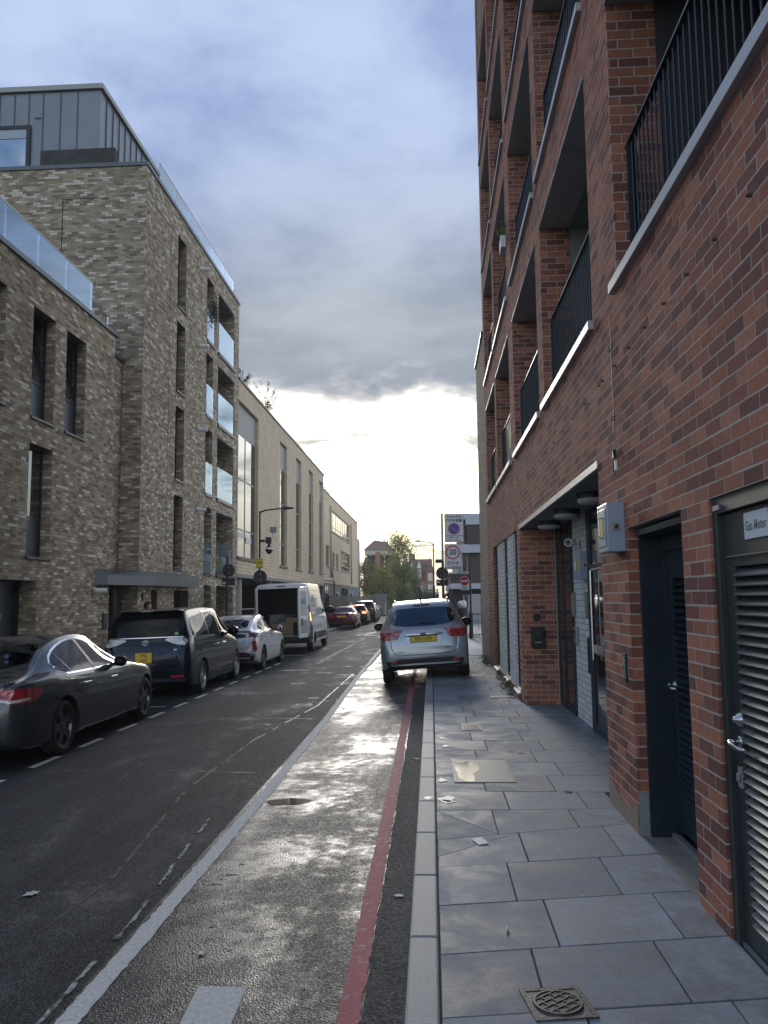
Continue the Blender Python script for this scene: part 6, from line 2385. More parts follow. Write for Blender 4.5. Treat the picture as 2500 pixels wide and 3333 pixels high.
# ---- simpler cars farther down the road
def far_car(name, loc, paint, label, L, H, W_, hatch, plate=None, lit=False, yaw=0.0):
    k = H / 1.45
    if hatch:
        top = [(0, .70), (.04, .95), (.10, 1.08 * k), (.45, 1.38 * k), (.75, 1.43 * k), (1.4, H), (2.1, H * .99), (2.7, H * .9), (3.3, 1.08 * k), (L - .5, .88 * k), (L - .1, .72), (L, .55)]
    else:
        top = [(0, .70), (.04, .90), (.12, 1.0 * k), (.75, 1.04 * k), (1.5, 1.36 * k), (2.0, H * .99), (2.4, H), (2.9, H * .95), (3.6, 1.02 * k), (L - .5, .85 * k), (L - .1, .70), (L, .55)]
    h = W_ / 2
    sp = dict(L=L, rw=.33, axles=(.9, L - .95), top=top, bot=[(0, .32), (.3, .22), (L - .4, .2), (L, .28)],
              w=[(0, h * .8), (.06, h * .89), (.2, h * .95), (.6, h * .99), (L / 2, h), (L - .9, h * .99), (L - .2, h * .82), (L, h * .6)],
              belt=[(0, .9 * k), (1, .99 * k), (L / 2, .96 * k), (L, .72)], wr=[(0, h * .66), (.3, h * .78), (.8, h * .72), (1.6, h * .65), (2.6, h * .62), (3.4, h * .7), (L - .3, h * .66), (L, h * .4)], spokes=5)
    x_, y_, _ = loc
    if x_ < -3:
        x_, y_ = x_ * 1.08, y_ * 1.08
    c = Car(name, sp, (x_, y_, rz(x_)), yaw, paint, label, 'car', 'cars queued far down the road', sub=3, nst=36, tilt=-math.atan(FALL))
    zl, zh = (1.10 * k, 1.34 * k)
    c.patch('rear_window', 'B', smooth_poly([(-h * .66, zl), (h * .66, zl), (h * .54, zh), (-h * .54, zh)], 1), M_CARGLASS, .008, .1)
    c.patch('side_window', 'S', [(.95 if hatch else 1.35, 1.03 * k), (1.3 if hatch else 1.8, 1.31 * k), (2.5, 1.33 * k), (3.2, 1.02 * k)], M_CARGLASS, .008, .1)
    c.patch('windscreen', 'F', [(-h * .64, 1.07 * k), (h * .64, 1.07 * k), (h * .52, 1.34 * k), (-h * .52, 1.34 * k)], M_CARGLASS, .008, .12)
    red = mat('lit_brake_lamp', (.6, .04, .02), .3, emit=(1.0, .12, .04), estr=5.0) if lit else M_REDLENS
    for s in (-1, 1):
        c.patch('tail_light', 'B', [(s * h * .58, .80 * k), (s * h * .90, .78 * k), (s * h * .92, .94 * k), (s * h * .60, .93 * k)], red, .012, .06)
        c.patch('headlight', 'F', [(s * h * .5, .62), (s * h * .72, .62), (s * h * .68, .76), (s * h * .5, .74)], M_CLEARLENS, .006)
    if lit:
        c.patch('brake_light', 'B', [(-.15, zh + .005), (.15, zh + .005), (.15, zh + .035), (-.15, zh + .035)], red, .012, .05)
    c.patch('bumper_valance', 'B', [(-h * .8, .30), (h * .8, .30), (h * .8, .42), (-h * .8, .42)], M_PLASTIC, .008, .1)
    c.mirror(L * .64, .95 * k, 1.0, paint)
    if plate:
        c.plate(0, .80 * k if not hatch else .78 * k, .52, .111, [plate], .098)
    return c


far_car('maroon_saloon_car', (-5.25, 47.0 + 2.3, 0), car_paint('maroon_paint', (.10, .012, .018), .5, .25), 'dark red saloon car stopped beyond the white van', 4.62, 1.43, 1.80, False, 'YC16 XTR')
far_car('black_hatchback_car', (-5.15, 54.6 + 2.05, 0), car_paint('jet_black_paint', (.012, .012, .014), .3, .22), 'black hatchback with brake lights lit ahead of the dark red saloon', 4.1, 1.47, 1.75, True, None, True)
far_car('dark_estate_car', (-5.05, 60.5 + 2.3, 0), car_paint('dark_brown_paint', (.035, .022, .022), .4, .25), 'tall dark off-road car ahead of the black hatchback', 4.6, 1.72, 1.88, True)
far_car('silver_hatchback_car', (-5.25, 67.0 + 2.1, 0), car_paint('pale_silver_paint', (.40, .42, .44), .6, .28), 'pale silver car at the head of the left-hand queue', 4.2, 1.47, 1.76, True)
far_car('white_saloon_car', (-.9, 58.0 + 2.2, 0), car_paint('white_far_paint', (.60, .58, .58), .1, .28), 'white car just visible over the roof of the silver people carrier', 4.4, 1.45, 1.8, False)
far_car('silver_saloon_car', (-.35, 84.0 + 2.2, 0), car_paint('pale_silver_paint', (.40, .42, .44), .6, .28), 'small silver car farthest away beyond the white car', 4.4, 1.46, 1.8, False)

# ---- white panel van with its rear doors open
P_VAN = car_paint('van_white_paint', (0.64, 0.65, 0.66), .0, .35, .10)
sp = dict(L=5.6, rw=.34, axles=(1.02, 4.85), spokes=8, spw=(.03, .03), rimf=.66, rimmat=M_GALV, edge=.10, shoulder=.985, inset=.05,
          top=[(0, 2.40), (.10, 2.445), (.6, 2.47), (3.2, 2.47), (3.9, 2.40), (4.25, 2.15), (4.85, 1.46), (5.05, 1.22), (5.4, 1.08), (5.6, .80)],
          bot=[(0, .50), (.3, .42), (.6, .32), (4.9, .30), (5.6, .36)],
          w=[(0, .985), (.1, 1.0), (.4, 1.02), (2.8, 1.02), (4.4, 1.015), (5.1, .95), (5.45, .82), (5.6, .7)],
          belt=[(0, 1.25), (3.6, 1.25), (4.6, 1.2), (5.6, .9)],
          wr=[(0, .86), (.1, .88), (3.0, .88), (4.0, .84), (4.8, .78), (5.3, .72), (5.6, .5)])
VANY = 28.15
c = Car('white_van', sp, (-5.22, VANY + 2.8, rz(-5.22)), R(.5), P_VAN, 'white panel van with both rear doors standing open', 'van', tilt=-math.atan(FALL))
van = c
# hollow out the load space: cut a box from the rear
cut = MB()
cut.box(-.84, .84, -2.8 - .2, -2.8 + 3.0, .62, 2.28)
co = cut.build('cutter', mat('van_interior', (.045, .045, .045), .7), c.root, keep=False)
md = c.body.modifiers.new('load', 'BOOLEAN'); md.object = co; md.operation = 'DIFFERENCE'; md.solver = 'EXACT'
try: md.material_mode = 'TRANSFER'
except Exception: pass
bpy.context.view_layer.update()
dg = bpy.context.evaluated_depsgraph_get()
me = bpy.data.meshes.new_from_object(c.body.evaluated_get(dg))
c.body.modifiers.clear(); c.body.data = me
bpy.data.objects.remove(co)
me.polygons.foreach_set('use_smooth', [True] * len(me.polygons))
me.set_sharp_from_angle(angle=R(35))
M_TEAL = mat('teal_print', (.03, .26, .22), .5)
for s in (-1, 1):
    # door: hinge at the rear corner, swung outwards and back
    d = empty('rear_door', (s * .90, -2.80, 0)); d.parent = c.root
    d.rotation_euler = (0, 0, s * R(76))
    sg = -s
    b = MB()
    pr = [(0, .56), (.80, .56), (.80, 1.30), (.76, 2.22), (.70, 2.30), (.04, 2.30), (0, 2.1)]
    b.prism([(sg * a, z) for a, z in pr], 'y', -.035, .035)
    b.build('door_skin', P_VAN, d, bevel=.012, keep=False)
    MB().prism([(sg * a, z) for a, z in [(.10, .70), (.70, .70), (.70, 1.15), (.10, 1.15)]], 'y', -.038, .038).build('door_card', mat('door_card', (.30, .30, .29), .7), d, keep=False)
    MB().prism([(sg * a, z) for a, z in [(.10, 1.30), (.70, 1.30), (.66, 2.15), (.12, 2.15)]], 'y', -.037, .037).build('door_panel', mat('door_panel', (.42, .43, .43), .5), d, keep=False)
    hb = MB(); hb.box(sg * -.03, sg * .05, -.06, .0, 1.55, 1.63); hb.box(sg * -.03, sg * .05, -.06, .0, .8, .88)
    hb.build('hinge', M_GALV, d, keep=False, bevel=.01)
    MB().prism([(sg * a, z) for a, z in [(.50, .98), (.64, .98), (.64, 1.22), (.50, 1.22)]], 'y', -.045, .045).build('handle_recess', M_PLASTIC, d, keep=False)
    text_obj('lettering', 'SMTZ', .22, M_TEAL, frame_mat((sg * .40, -.040, 1.78), (1, 0, 0), (0, 0, 1)), d, keep=False, sx=.8, bold=.006)
    text_obj('lettering', 'SMTZ', .22, M_TEAL, frame_mat((sg * .40, .040, 1.78), (-1, 0, 0), (0, 0, 1)), d, keep=False, sx=.8, bold=.006)
    c.patch('tail_light', 'S' if s > 0 else 'R', [(.02, .95), (.16, .95), (.18, 1.62), (.10, 1.70), (.02, 1.66)], M_REDLENS, .012, .05) if s > 0 else None
    c.patch('indicator', 'S', [(.04, 1.12), (.13, 1.10), (.14, 1.38), (.06, 1.42)], mat('lit_indicator', (.7, .25, .08), .3, emit=(1, .38, .10), estr=3.0), .016, .04) if s > 0 else None
    c.patch('reverse_lens', 'S', [(.04, 1.02), (.13, 1.02), (.13, 1.10), (.04, 1.12)], M_CLEARLENS, .016, .04) if s > 0 else None
c.patch('bumper_corner', 'S', [(.0, .45), (.42, .45), (.36, .95), (.02, .95)], M_PLASTIC, .015, .06)
MB().box(-.98, .98, -2.86, -2.76, .42, .60).build('rear_bumper', M_PLASTIC, c.root, bevel=.02, keep=False)
MB().box(-.86, -.3, -2.865, -2.86, .46, .56).build('bumper_step', M_GALV, c.root, keep=False)
c.patch('reflector', 'B', [(.90, .62), (.96, .62), (.96, .70), (.90, .70)], mat('reflector_red', (.55, .02, .03), .3), .05, .03)
c.patch('brake_light', 'B', [(-.16, 2.335), (.16, 2.335), (.16, 2.38), (-.16, 2.38)], mat('dark_red_lens', (0.10, 0.004, 0.008), .1), .02, .04)
c.line('S', [(.25, 1.38), (4.2, 1.38)], .012, M_GALV, .002, 'body_crease'); c.line('S', [(.4, 1.06), (3.7, 1.04)], .012, M_GALV, .002, 'body_crease')
c.line('S', [(.45, 2.20), (3.4, 2.20)], .012, M_GALV, .002, 'body_crease')
c.line('S', [(2.0, .45), (2.0, 2.25)]); c.line('S', [(3.35, .45), (3.35, 2.25)]); c.line('S', [(4.35, .45), (4.30, 1.9)])
c.patch('side_moulding', 'S', [(1.5, .44), (4.25, .42), (4.25, .66), (1.5, .68)], M_PLASTIC, .012, .1)
c.patch('side_window', 'S', [(3.48, 1.32), (3.55, 1.95), (3.95, 1.92), (4.55, 1.36)], M_CARGLASS, .006, .08)
c.patch('windscreen', 'F', [(-.78, 1.38), (.78, 1.38), (.72, 2.0), (-.72, 2.0)], M_CARGLASS, .006, .12)
c.mirror(4.25, 1.38, 1.7)
c.handle(3.45, 1.15, M_PLASTIC)
for s in (-1, 1):
    c.patch('headlight', 'F', [(s * .55, .85), (s * .80, .85), (s * .76, 1.1), (s * .6, 1.08)], M_CLEARLENS, .006)
c.text('R', 1.25, 1.90, 'SMTZ', .30, M_TEAL, off=.008, name='lettering')
c.text('R', 1.25, 1.62, 'LONDON', .09, mat('grey_lettering', (0.16, 0.17, 0.19)), off=.008, name='lettering')
c.text('R', 1.25, 1.50, 'SE1', .09, mat('grey_lettering', (0.16, 0.17, 0.19)), off=.008, name='lettering')
c.text('R', 2.75, .88, 'D7C', .16, mat('grey_lettering', (0.16, 0.17, 0.19)), off=.008, name='lettering')
# load in the van
vc = Vector((-5.22, VANY, .62 + rz(-5.22) + .004))
for i, (x, y, z, sx, sy, sz, ang, lab, m) in enumerate(((.10, .12, 0, .52, .4, .46, 4, 'larger brown cardboard box at the back of the van load', M_CARD), (-.42, .15, 0, .42, .4, .42, -6, 'smaller brown cardboard box beside the larger one in the van', M_CARD),
                                        (.30, .18, .46, .40, .3, .16, 10, 'flat tan box lying on the larger cardboard box', M_CARD), (-.28, .5, .42, .5, .4, .3, 20, 'pale grey parcel on the smaller box in the van', mat('grey_parcel', (.22, .23, .25), .7)))):
    t = empty('cardboard_box' if m is M_CARD else 'parcel', vc + Vector((x, y, z)), R(ang))
    tag(t, lab, 'box')
    MB().box(-sx / 2, sx / 2, 0, sy, .002, sz).build('carton', m, t, bevel=.006, keep=False)
    MB().box(-.02, .02, -.003, -.0005, sz * .5, sz).box(-.025, .025, 0, sy, sz + .0005, sz + .003).build('tape', mat('parcel_tape', (.25, .17, .09), .4), t, keep=False)
t = empty('tarpaulin_bundle', vc + Vector((-.1, .9, .002)))
tag(t, 'grey crumpled sheeting heaped inside the van', 'sheeting')
bm = bmesh.new()
bmesh.ops.create_icosphere(bm, subdivisions=4, radius=1)
rr = random.Random(3)
from mathutils import noise as mnoise
for v in bm.verts:
    n = mnoise.noise(v.co * 2.2) * .28 + mnoise.noise(v.co * 5) * .12
    v.co *= 1 + n
    v.co = Vector((v.co.x * .62, v.co.y * .55, max(0, (v.co.z + .55) * .48)))
me = bpy.data.meshes.new('sheet'); bm.to_mesh(me); bm.free()
me.materials.append(mat('grey_sheeting', (.12, .125, .13), .6, var=.2))
o = bpy.data.objects.new('sheet', me); COL.objects.link(o); o.parent = t
b = MB(); b.tube([(-.4, -.3, .35), (0, -.5, .42), (.4, -.3, .38)], .012, 6); b.build('strap', M_PLASTIC, t, keep=False)

# ------------------------------------------------------------------ across the side street and far end
M_BROWNCLAD = mat('brown_cladding', (0.075, 0.062, 0.052), .75, var=.25, vscale=1.5)
M_BROWNBRICK = mat('dark_brown_brick', (0.065, 0.055, 0.048), .85, var=.2, vscale=5)
M_FASCIA = mat('white_fascia', (0.50, 0.53, 0.60), .5, var=.05, dirt=.2)
bb_ = empty('modern_brown_building', (6, 66, 0))
tag(bb_, 'modern dark brown building with broad white bands across the side street', 'building')
MB().box(2.8, 14, 60.0, 80, 2.75, 7.6).build('wall', M_BROWNCLAD, bb_)
MB().box(2.42, 14, 60.6, 80, 7.58, 8.02).build('roof_band', M_FASCIA, bb_)
MB().box(2.55, 14, 60.8, 79.5, 5.6, 7.58).build('wall', M_BROWNBRICK, bb_)
MB().box(2.66, 14, 59.4, 60.6, 7.08, 7.53).build('bay_band', M_FASCIA, bb_)
MB().box(2.76, 14, 59.5, 60.55, 5.66, 7.08).build('bay_wall', M_BROWNCLAD, bb_)
MB().box(2.28, 14, 59.6, 80, 5.02, 5.64).build('floor_band', M_FASCIA, bb_)
w = MB().box(2.31, 2.74, 60.3, 60.35, 3.62, 5.0).build('window', M_GLASS, bb_)
f = MB()
for x in (2.29, 2.70): f.box(x, x + .05, 60.2, 60.3, 3.58, 5.01)
f.box(2.34, 2.70, 60.2, 60.3, 3.58, 3.63); f.build('frame', M_WHITE, w)
MB().box(2.1, 2.8, 60.4, 80, 2.75, 5.0).build('wall', M_GREYPANEL, bb_)
MB().box(1.42, 2.82, 59.2, 78, 2.75, 3.46).build('balcony_front', M_BROWNBRICK, bb_)
MB().box(1.32, 2.84, 59.1, 78, 3.461, 3.58).build('balcony_rail', M_FASCIA, bb_)
MB().box(1.40, 14, 59.0, 80, 2.36, 2.748).build('floor_band', M_FASCIA, bb_)
MB().box(1.55, 14, 60.5, 80, 2.0, 2.358).build('lintel', M_BROWNBRICK, bb_)
MB().box(2.0, 14, 61, 80, .1, 1.998).build('ground_wall', M_BROWNBRICK, bb_)
d = MB().box(1.5, 2.26, 60.6, 60.68, .12, 1.97).build('door', mat('dark_green_door', (.018, .024, .024), .4), bb_)
f = MB(); f.box(1.42, 1.5, 60.4, 60.6, .12, 1.99); f.box(2.26, 2.34, 60.4, 60.6, .12, 1.99); f.box(1.5, 2.26, 60.5, 60.6, 1.75, 1.82); f.build('frame', M_DARKBLUE, d)
MB().box(1.42, 1.5, 59.2, 59.3, .12, 2.36).build('post', M_DARKBLUE, bb_)
rw = empty('red_brick_shed', (1.1, 72, 0)); tag(rw, 'low red-brick gable end beside the brown building', 'outbuilding')
MB().prism([(.98, .1), (1.98, .1), (1.98, 2.35), (.98, 1.9)], 'y', 70, 74).build('wall', mat('shed_red_brick', (.20, .075, .05), .85, var=.2, vscale=8), rw)
MB().prism([(.93, 1.92), (.93, 1.99), (1.98, 2.45), (1.98, 2.36)], 'y', 69.9, 74.1).build('verge', M_WHITE, rw)
fp = empty('white_panel_fence', (3.3, 59, .1)); tag(fp, 'off-white panelled fence in front of the brown building', 'fence')
M_FPAN = mat('offwhite_panel', (.42, .41, .41), .6, var=.06)
for (a, b) in ((2.28, 2.50), (2.60, 2.76), (2.86, 3.50), (3.53, 4.4), (4.43, 5.3)):
    z1 = 1.98 if a > 2.8 else 1.93
    for k in range(10):
        MB().box(a, b, 58.0 + (.02 if k % 2 else 0), 58.06, .12 + k * (z1 - .12) / 10, .12 + (k + .94) * (z1 - .12) / 10).build('panel_board', M_FPAN, fp)
gr = empty('black_railing', (2.1, 33, PZ)); tag(gr, 'low black bar railing at the side street corner', 'railing')
q = MB(); q.box(1.62, 3.4, 33.0, 33.03, 1.05, 1.09); q.box(1.62, 3.4, 33.0, 33.03, .22, .25); q.build('rail', M_BLACK, gr)
for k in range(16):
    MB().box(1.66 + k * .112, 1.678 + k * .112, 33.005, 33.025, .25, 1.05).build('bar', M_BLACK, gr)
MB().box(1.60, 1.64, 32.98, 33.05, .14, 1.12).build('post', M_BLACK, gr)
weed(2.0, 33.3, PZ, .2, 12, 'weeds growing along the black corner railing', .5, 12)

# fence along the far left pavement
ff = empty('dark_slat_fence', (-6.6, 72, .1)); tag(ff, 'long dark horizontal-board fence in front of the beige block', 'fence')
M_FENCE = mat('dark_fence', (.022, .022, .024), .55, var=.2)
for seg in range(8):
    y0 = 52 + seg * 5.3
    for k in range(8):
        z = .15 + k * (.225 if seg < 6 else .245)
        MB().box(-6.62, -6.58 + (.03 if k % 2 else 0), y0, y0 + 5.25, z, z + .19).build('board', M_FENCE, ff)
    MB().box(-6.70, -6.62, y0, y0 + .1, .1, 2.0).build('post', M_FENCE, ff)
MB().box(-6.66, -5.2, 94.5, 94.7, .1, 2.25).build('end_panel', mat('grey_hoarding', (.25, .26, .27), .7), ff)

# far school with steep tiled roofs
def S(x, z, Y=165.0):
    k = Y / 115.0
    return x * k, 1.75 + (z - 1.75) * k
M_TILE = mat('clay_tile', (.20, .115, .085), .85, var=.18, vscale=.8)
M_SCHBRICK = mat('orange_brick', (.36, .145, .075), .85, var=.12, vscale=1.5)
M_SCHSTONE = mat('buff_stone', (.42, .33, .22), .85, var=.1)
sc = empty('gabled_school', (-2, 165, 0)); tag(sc, 'red-brick gabled school with white windows at the far end of the street', 'building')
def sbox(name, x0, x1, z0, z1, y0, y1, m, par=sc):
    (a, c), (b, d) = S(x0, z0), S(x1, z1)
    return MB().box(a, b, y0, y1, c, d).build(name, m, par)
sbox('wall', -6.0, .40, -.3, 5.3, 165, 185, M_SCHBRICK)
sbox('lower_wall', -6.0, .42, -.3, 3.9, 164.9, 164.98, M_SCHSTONE)
def roof(name, xa, xb, ze, zr, y0, y1, m, par=sc, ridge='x', ov=.1):
    (a, e), (b, r) = S(xa - ov, ze), S(xb + ov, zr)
    q = MB()
    if ridge == 'x':
        ym = (y0 + y1) / 2
        q.v = [(a, y0, e), (b, y0, e), (b, y1, e), (a, y1, e), (a, ym, r), (b, ym, r)]
        q.f = [(0, 1, 5, 4), (2, 3, 4, 5), (0, 4, 3), (1, 2, 5), (0, 3, 2, 1)]
    else:
        xm = (a + b) / 2
        q.v = [(a, y0, e), (b, y0, e), (b, y1, e), (a, y1, e), (xm, y0, r), (xm, y1, r)]
        q.f = [(0, 1, 4), (1, 2, 5, 4), (2, 3, 5), (3, 0, 4, 5), (0, 3, 2, 1)]
    q.m = [0] * len(q.f)
    return q.build(name, m, par)
ro = roof('roof', -3.2, .1, 5.3, 7.45, 164.6, 180, M_TILE)
for xc, wd, zr in ((-2.72, .9, 7.15), (-1.66, .9, 7.15)):
    roof('gable_roof', xc - wd / 2, xc + wd / 2, 5.4, zr, 164.2, 172, M_TILE, ridge='y')
    (a, e), (b, r) = S(xc - wd / 2 + .12, 5.9), S(xc + wd / 2 - .12, zr - .15)
    g = MB(); g.prism([(a, e), (b, e), ((a + b) / 2, r)], 'y', 164.1, 164.18); g.build('gable_face', M_WHITE, sc)
    sbox('gable_wall', xc - wd / 2 + .1, xc + wd / 2 - .1, 3.9, 5.9, 164.3, 165, M_SCHBRICK)
    sbox('window', xc - .22, xc + .22, 4.3, 5.75, 164.1, 164.28, M_GLASS)
    for k in (-.22, 0, .2):
        sbox('glazing_bar', xc + k, xc + k + .05, 4.3, 5.75, 164.0, 164.1, M_WHITE)
roof('end_gable', .0 - .75, .45, 5.2, 7.4, 163.5, 175, M_TILE, ridge='y')
sbox('end_wall', -.65, .38, -.3, 5.3, 163.8, 170, M_SCHBRICK)
(a, e), (b, r) = S(-.66, 5.3), S(.36, 7.0)
g = MB(); g.prism([(a, e), (b, e), ((a + b) / 2, r)], 'y', 163.7, 163.79); g.build('gable_face', M_WHITE, sc)
for z0, z1 in ((1.9, 3.6), (4.1, 5.6)):
    sbox('window', -.45, .18, z0, z1, 163.6, 163.78, M_GLASS)
    for k in range(4):
        sbox('glazing_bar', -.45 + k * .2, -.40 + k * .2, z0, z1, 163.5, 163.6, M_WHITE)
for xc in (-3.4, -2.5, -1.95, -1.35):
    sbox('window', xc - .16, xc + .16, 1.9, 3.5, 164.7, 164.88, M_GLASS)
    for k in (-.16, -.02, .12):
        sbox('glazing_bar', xc + k, xc + k + .05, 1.9, 3.5, 164.6, 164.7, M_WHITE)
sbox('string_course', -3.3, -.7, 3.85, 3.98, 164.5, 164.9, M_SCHSTONE)
sbox('chimney', -3.2, -2.35, 6.0, 8.3, 172, 175, mat('chimney_brick', (.17, .12, .09), .9))
roof('tall_gable', -4.3, -3.0, 5.0, 8.2, 162.5, 175, M_TILE, ridge='y')
(a, e), (b, r) = S(-4.2, 4.9), S(-3.05, 7.95)
g = MB(); g.prism([(a, e), (b, e), ((a + b) / 2, r)], 'y', 162.3, 162.45); g.build('gable_face', mat('pale_gable', (.45, .42, .36), .8), sc)
th = empty('tower_roofed_house', (-11, 178, 0)); tag(th, 'large steep-roofed building with a row of white attic windows above the trees', 'building')
(a, e), (b, r) = S(-10.08, 9.06), S(-5.29, 10.55)
(x1, _), (x2, _) = S(-8.66, 10), S(-6.73, 10)
q = MB(); q.v = [(a, 174, e), (b, 174, e - .4), (b, 190, e - .4), (a, 190, e), (x1, 178, r + .15), (x2, 178, r - .25)]
q.f = [(0, 1, 5, 4), (1, 2, 5), (2, 3, 4, 5), (3, 0, 4), (0, 3, 2, 1)]; q.m = [0] * 5
q.build('roof', M_TILE, th)
sbox('attic_wall', -10.0, -5.4, 8.25, 9.0, 174.5, 189, M_WHITE, th)
for k in range(6):
    sbox('window', -9.85 + k * .42, -9.52 + k * .42, 8.4, 8.9, 174.3, 174.48, M_GLASS, th)
sbox('window', -5.9, -5.5, 8.35, 8.85, 174.3, 174.48, M_GLASS, th)
roof('lower_roof', -10.3, -5.0, 5.9, 8.3, 172, 195, M_TILE, th)
sbox('wall', -10.2, -5.1, -.3, 5.95, 174, 192, M_SCHBRICK, th)
sbox('chimney', -8.2, -7.55, 6.0, 8.6, 171, 173, M_SCHBRICK, th)


# trees and hedge in front of the school
def tree(name, x, y, h, rx, rz_, n, size, m, lab, seed, trunk=.25, low=.25, droop=False):
    rr = random.Random(seed)
    t = empty(name, (x, y, 0))
    tag(t, lab, 'tree', 'trees at the far end of the street')
    b = MB()
    b.tube([(0, 0, -.1), (.1, 0, h * .3), (-.05, .1, h * .6), (0, 0, h * .9)], [trunk, trunk * .8, trunk * .5, .05], 8)
    for k in range(9):
        a = rr.uniform(0, 6.28); z = h * rr.uniform(.3, .7)
        b.tube([(0, 0, z), (math.cos(a) * rx * .35, math.sin(a) * rx * .35, z + h * .1), (math.cos(a) * rx * .7, math.sin(a) * rx * .7, z + h * .16)], [trunk * .4, trunk * .22, .03], 6)
    b.build('trunk', M_BARK, t, keep=False)
    l = MB()
    clumps = []
    for k in range(46):
        u = rr.random()
        z = low + (1 - low) * u
        w = rx * (math.sin(math.pi * min(1, .18 + .82 * (1 - u) ** .8)) ** .8)
        a = rr.uniform(0, 6.28)
        r0 = w * math.sqrt(rr.random())
        clumps.append((Vector((math.cos(a) * r0, math.sin(a) * r0, z * h)), rr.uniform(.07, .15) * h * .55))
    for k in range(n):
        q, s = rr.choice(clumps)
        p = q + Vector((rr.gauss(0, s), rr.gauss(0, s), rr.gauss(0, s * (1.3 if droop else .8))))
        a = Vector((rr.uniform(-1, 1) * (.35 if droop else 1), rr.uniform(-1, 1) * (.35 if droop else 1), rr.uniform(-1, .5))).normalized() * size * rr.uniform(.6, 1.4)
        e = a.cross(Vector((rr.uniform(-1, 1), rr.uniform(-1, 1), rr.uniform(-1, 1)))).normalized() * a.length * .4
        l.face([p - a, p + e, p + a, p - e])
    l.build('crown', m, t, keep=False, fixn=False)


M_LEAF2 = leaf_mat('olive_leaf', (.16, .18, .075), .9)
tree('birch_tree', -5.1, 124, 10.6, 1.9, 1, 4200, .17, M_LEAFY, 'tall pale birch rising above the other far trees', 21, .16, .3, True)
tree('broadleaf_tree', -8.6, 118, 6.6, 2.3, 1, 4200, .18, M_LEAF2, 'rounded dull green tree nearest the beige block', 22, .2, .1)
tree('broadleaf_tree', -6.6, 112, 5.6, 1.7, 1, 3600, .17, M_LEAFY, 'yellowish bush-like tree behind the striped pole', 23, .16, .05)
tree('broadleaf_tree', -3.9, 118, 6.4, 1.9, 1, 4000, .17, M_LEAF2, 'green tree below the tall birch', 24, .2, .08, True)
tree('broadleaf_tree', -2.7, 126, 4.8, 1.6, 1, 1800, .16, M_LEAFD, 'dark green tree against the school wall', 25, .2, .05)
tree('broadleaf_tree', -10.6, 112, 4.6, 1.3, 1, 1500, .14, leaf_mat('russet_leaf', (.20, .10, .06), 1), 'russet creeper-like tree against the end of the beige block', 26, .15, .02)
hd = MB()
rr = random.Random(31)
for k in range(5200):
    p = Vector((rr.uniform(-9, 1.2), 131 + rr.gauss(0, .5), rr.uniform(0, 2.6) * (1 + .2 * math.sin(k))))
    a = Vector((rr.uniform(-1, 1), rr.uniform(-1, 1), rr.uniform(-1, 1))).normalized() * .2
    e = a.cross(Vector((rr.uniform(-1, 1), rr.uniform(-1, 1), 1))).normalized() * .09
    hd.face([p - a, p + e, p + a, p - e])
tag(hd.build('hedge', M_LEAFD, None, fixn=False), 'dark hedge along the school boundary', 'hedge', kind='stuff')
gr = empty('iron_fence', (-3, 129, 0)); tag(gr, 'tall thin dark fence along the school boundary', 'fence')
q = MB(); q.box(-9, 1.3, 129, 129.03, 2.2, 2.26); q.box(-9, 1.3, 129, 129.03, .25, .31); q.build('rail', M_BLACK, gr)
q = MB()
for k in range(70): q.box(-9 + k * .147, -8.97 + k * .147, 129, 129.03, .1, 2.45)
tag(q.build('bars', M_BLACK, gr), kind='stuff')
rs = MB()
for (x, y, n) in ((-6.6, 100, 260), (-6.3, 106, 220), (-5.9, 90, 160)):
    for k in range(n):
        p = Vector((x + rr.gauss(0, .35), y + rr.gauss(0, 2.5), abs(rr.gauss(0, .14)) + .12))
        rs.face([p, p + Vector((.03, 0, .0)), p + Vector((rr.gauss(0, .06), rr.gauss(0, .06), .16))])
tag(rs.build('grass_verge', M_LEAF, None, fixn=False), 'rough grass along the far left kerb', 'grass', kind='stuff')

# tower crane on the skyline
cr = empty('tower_crane', (14, 420, 0)); tag(cr, 'pale distant tower crane jib beside the sign post', 'crane')
M_CRANE = mat('crane_paint', (.42, .40, .34), .6)
q = MB()
for k in range(24):
    x0, x1 = -5.4 + k * .9, -4.5 + k * .9
    z0, z1 = 27.2 - k * .22, 27.2 - (k + 1) * .22
    q.tube([(x0, 420, z0), (x1, 420, z1)], .12, 4); q.tube([(x0, 420, z0 + 1.1), (x1, 420, z1 + 1.1)], .12, 4)
    q.tube([(x0, 420, z0), (x1, 420, z1 + 1.1)], .08, 4)
q.build('jib', M_CRANE, cr)
q = MB(); q.tube([(16, 420, 0), (16, 420, 24)], .6, 4); q.build('mast', M_CRANE, cr)

# ------------------------------------------------------------------ street furniture
def column(name, x, y, h, r0, r1, lab, base_h=1.2, m=M_BLACK, cat='street lamp', loc_z=PZ, top_arm=None):
    t = empty(name, (x, y, loc_z)); tag(t, lab, cat)
    b = MB(); b.lathe([(r0, 0), (r0, base_h), (r1, base_h + .06), (r1 * .85, h), (.001, h)], seg=14)
    b.build('post', m, t, smooth=False, keep=False)
    if top_arm:
        dx, dz = top_arm
        b = MB(); b.tube([(0, 0, h - .05), (dx * .25, 0, h + dz * .35), (dx, 0, h + dz)], [.04, .034, .03], 8)
        b.build('arm', m, t, keep=False)
        b = MB(); s = 1 if dx > 0 else -1
        b.prism([(dx - s * .05, h + dz - .05), (dx + s * .12, h + dz - .075), (dx + s * .55, h + dz - .005), (dx + s * .50, h + dz + .025), (dx + s * .1, h + dz + .07)], 'y', -.11, .11)
        b.build('lantern', m, t, keep=False, bevel=.012)
    return t


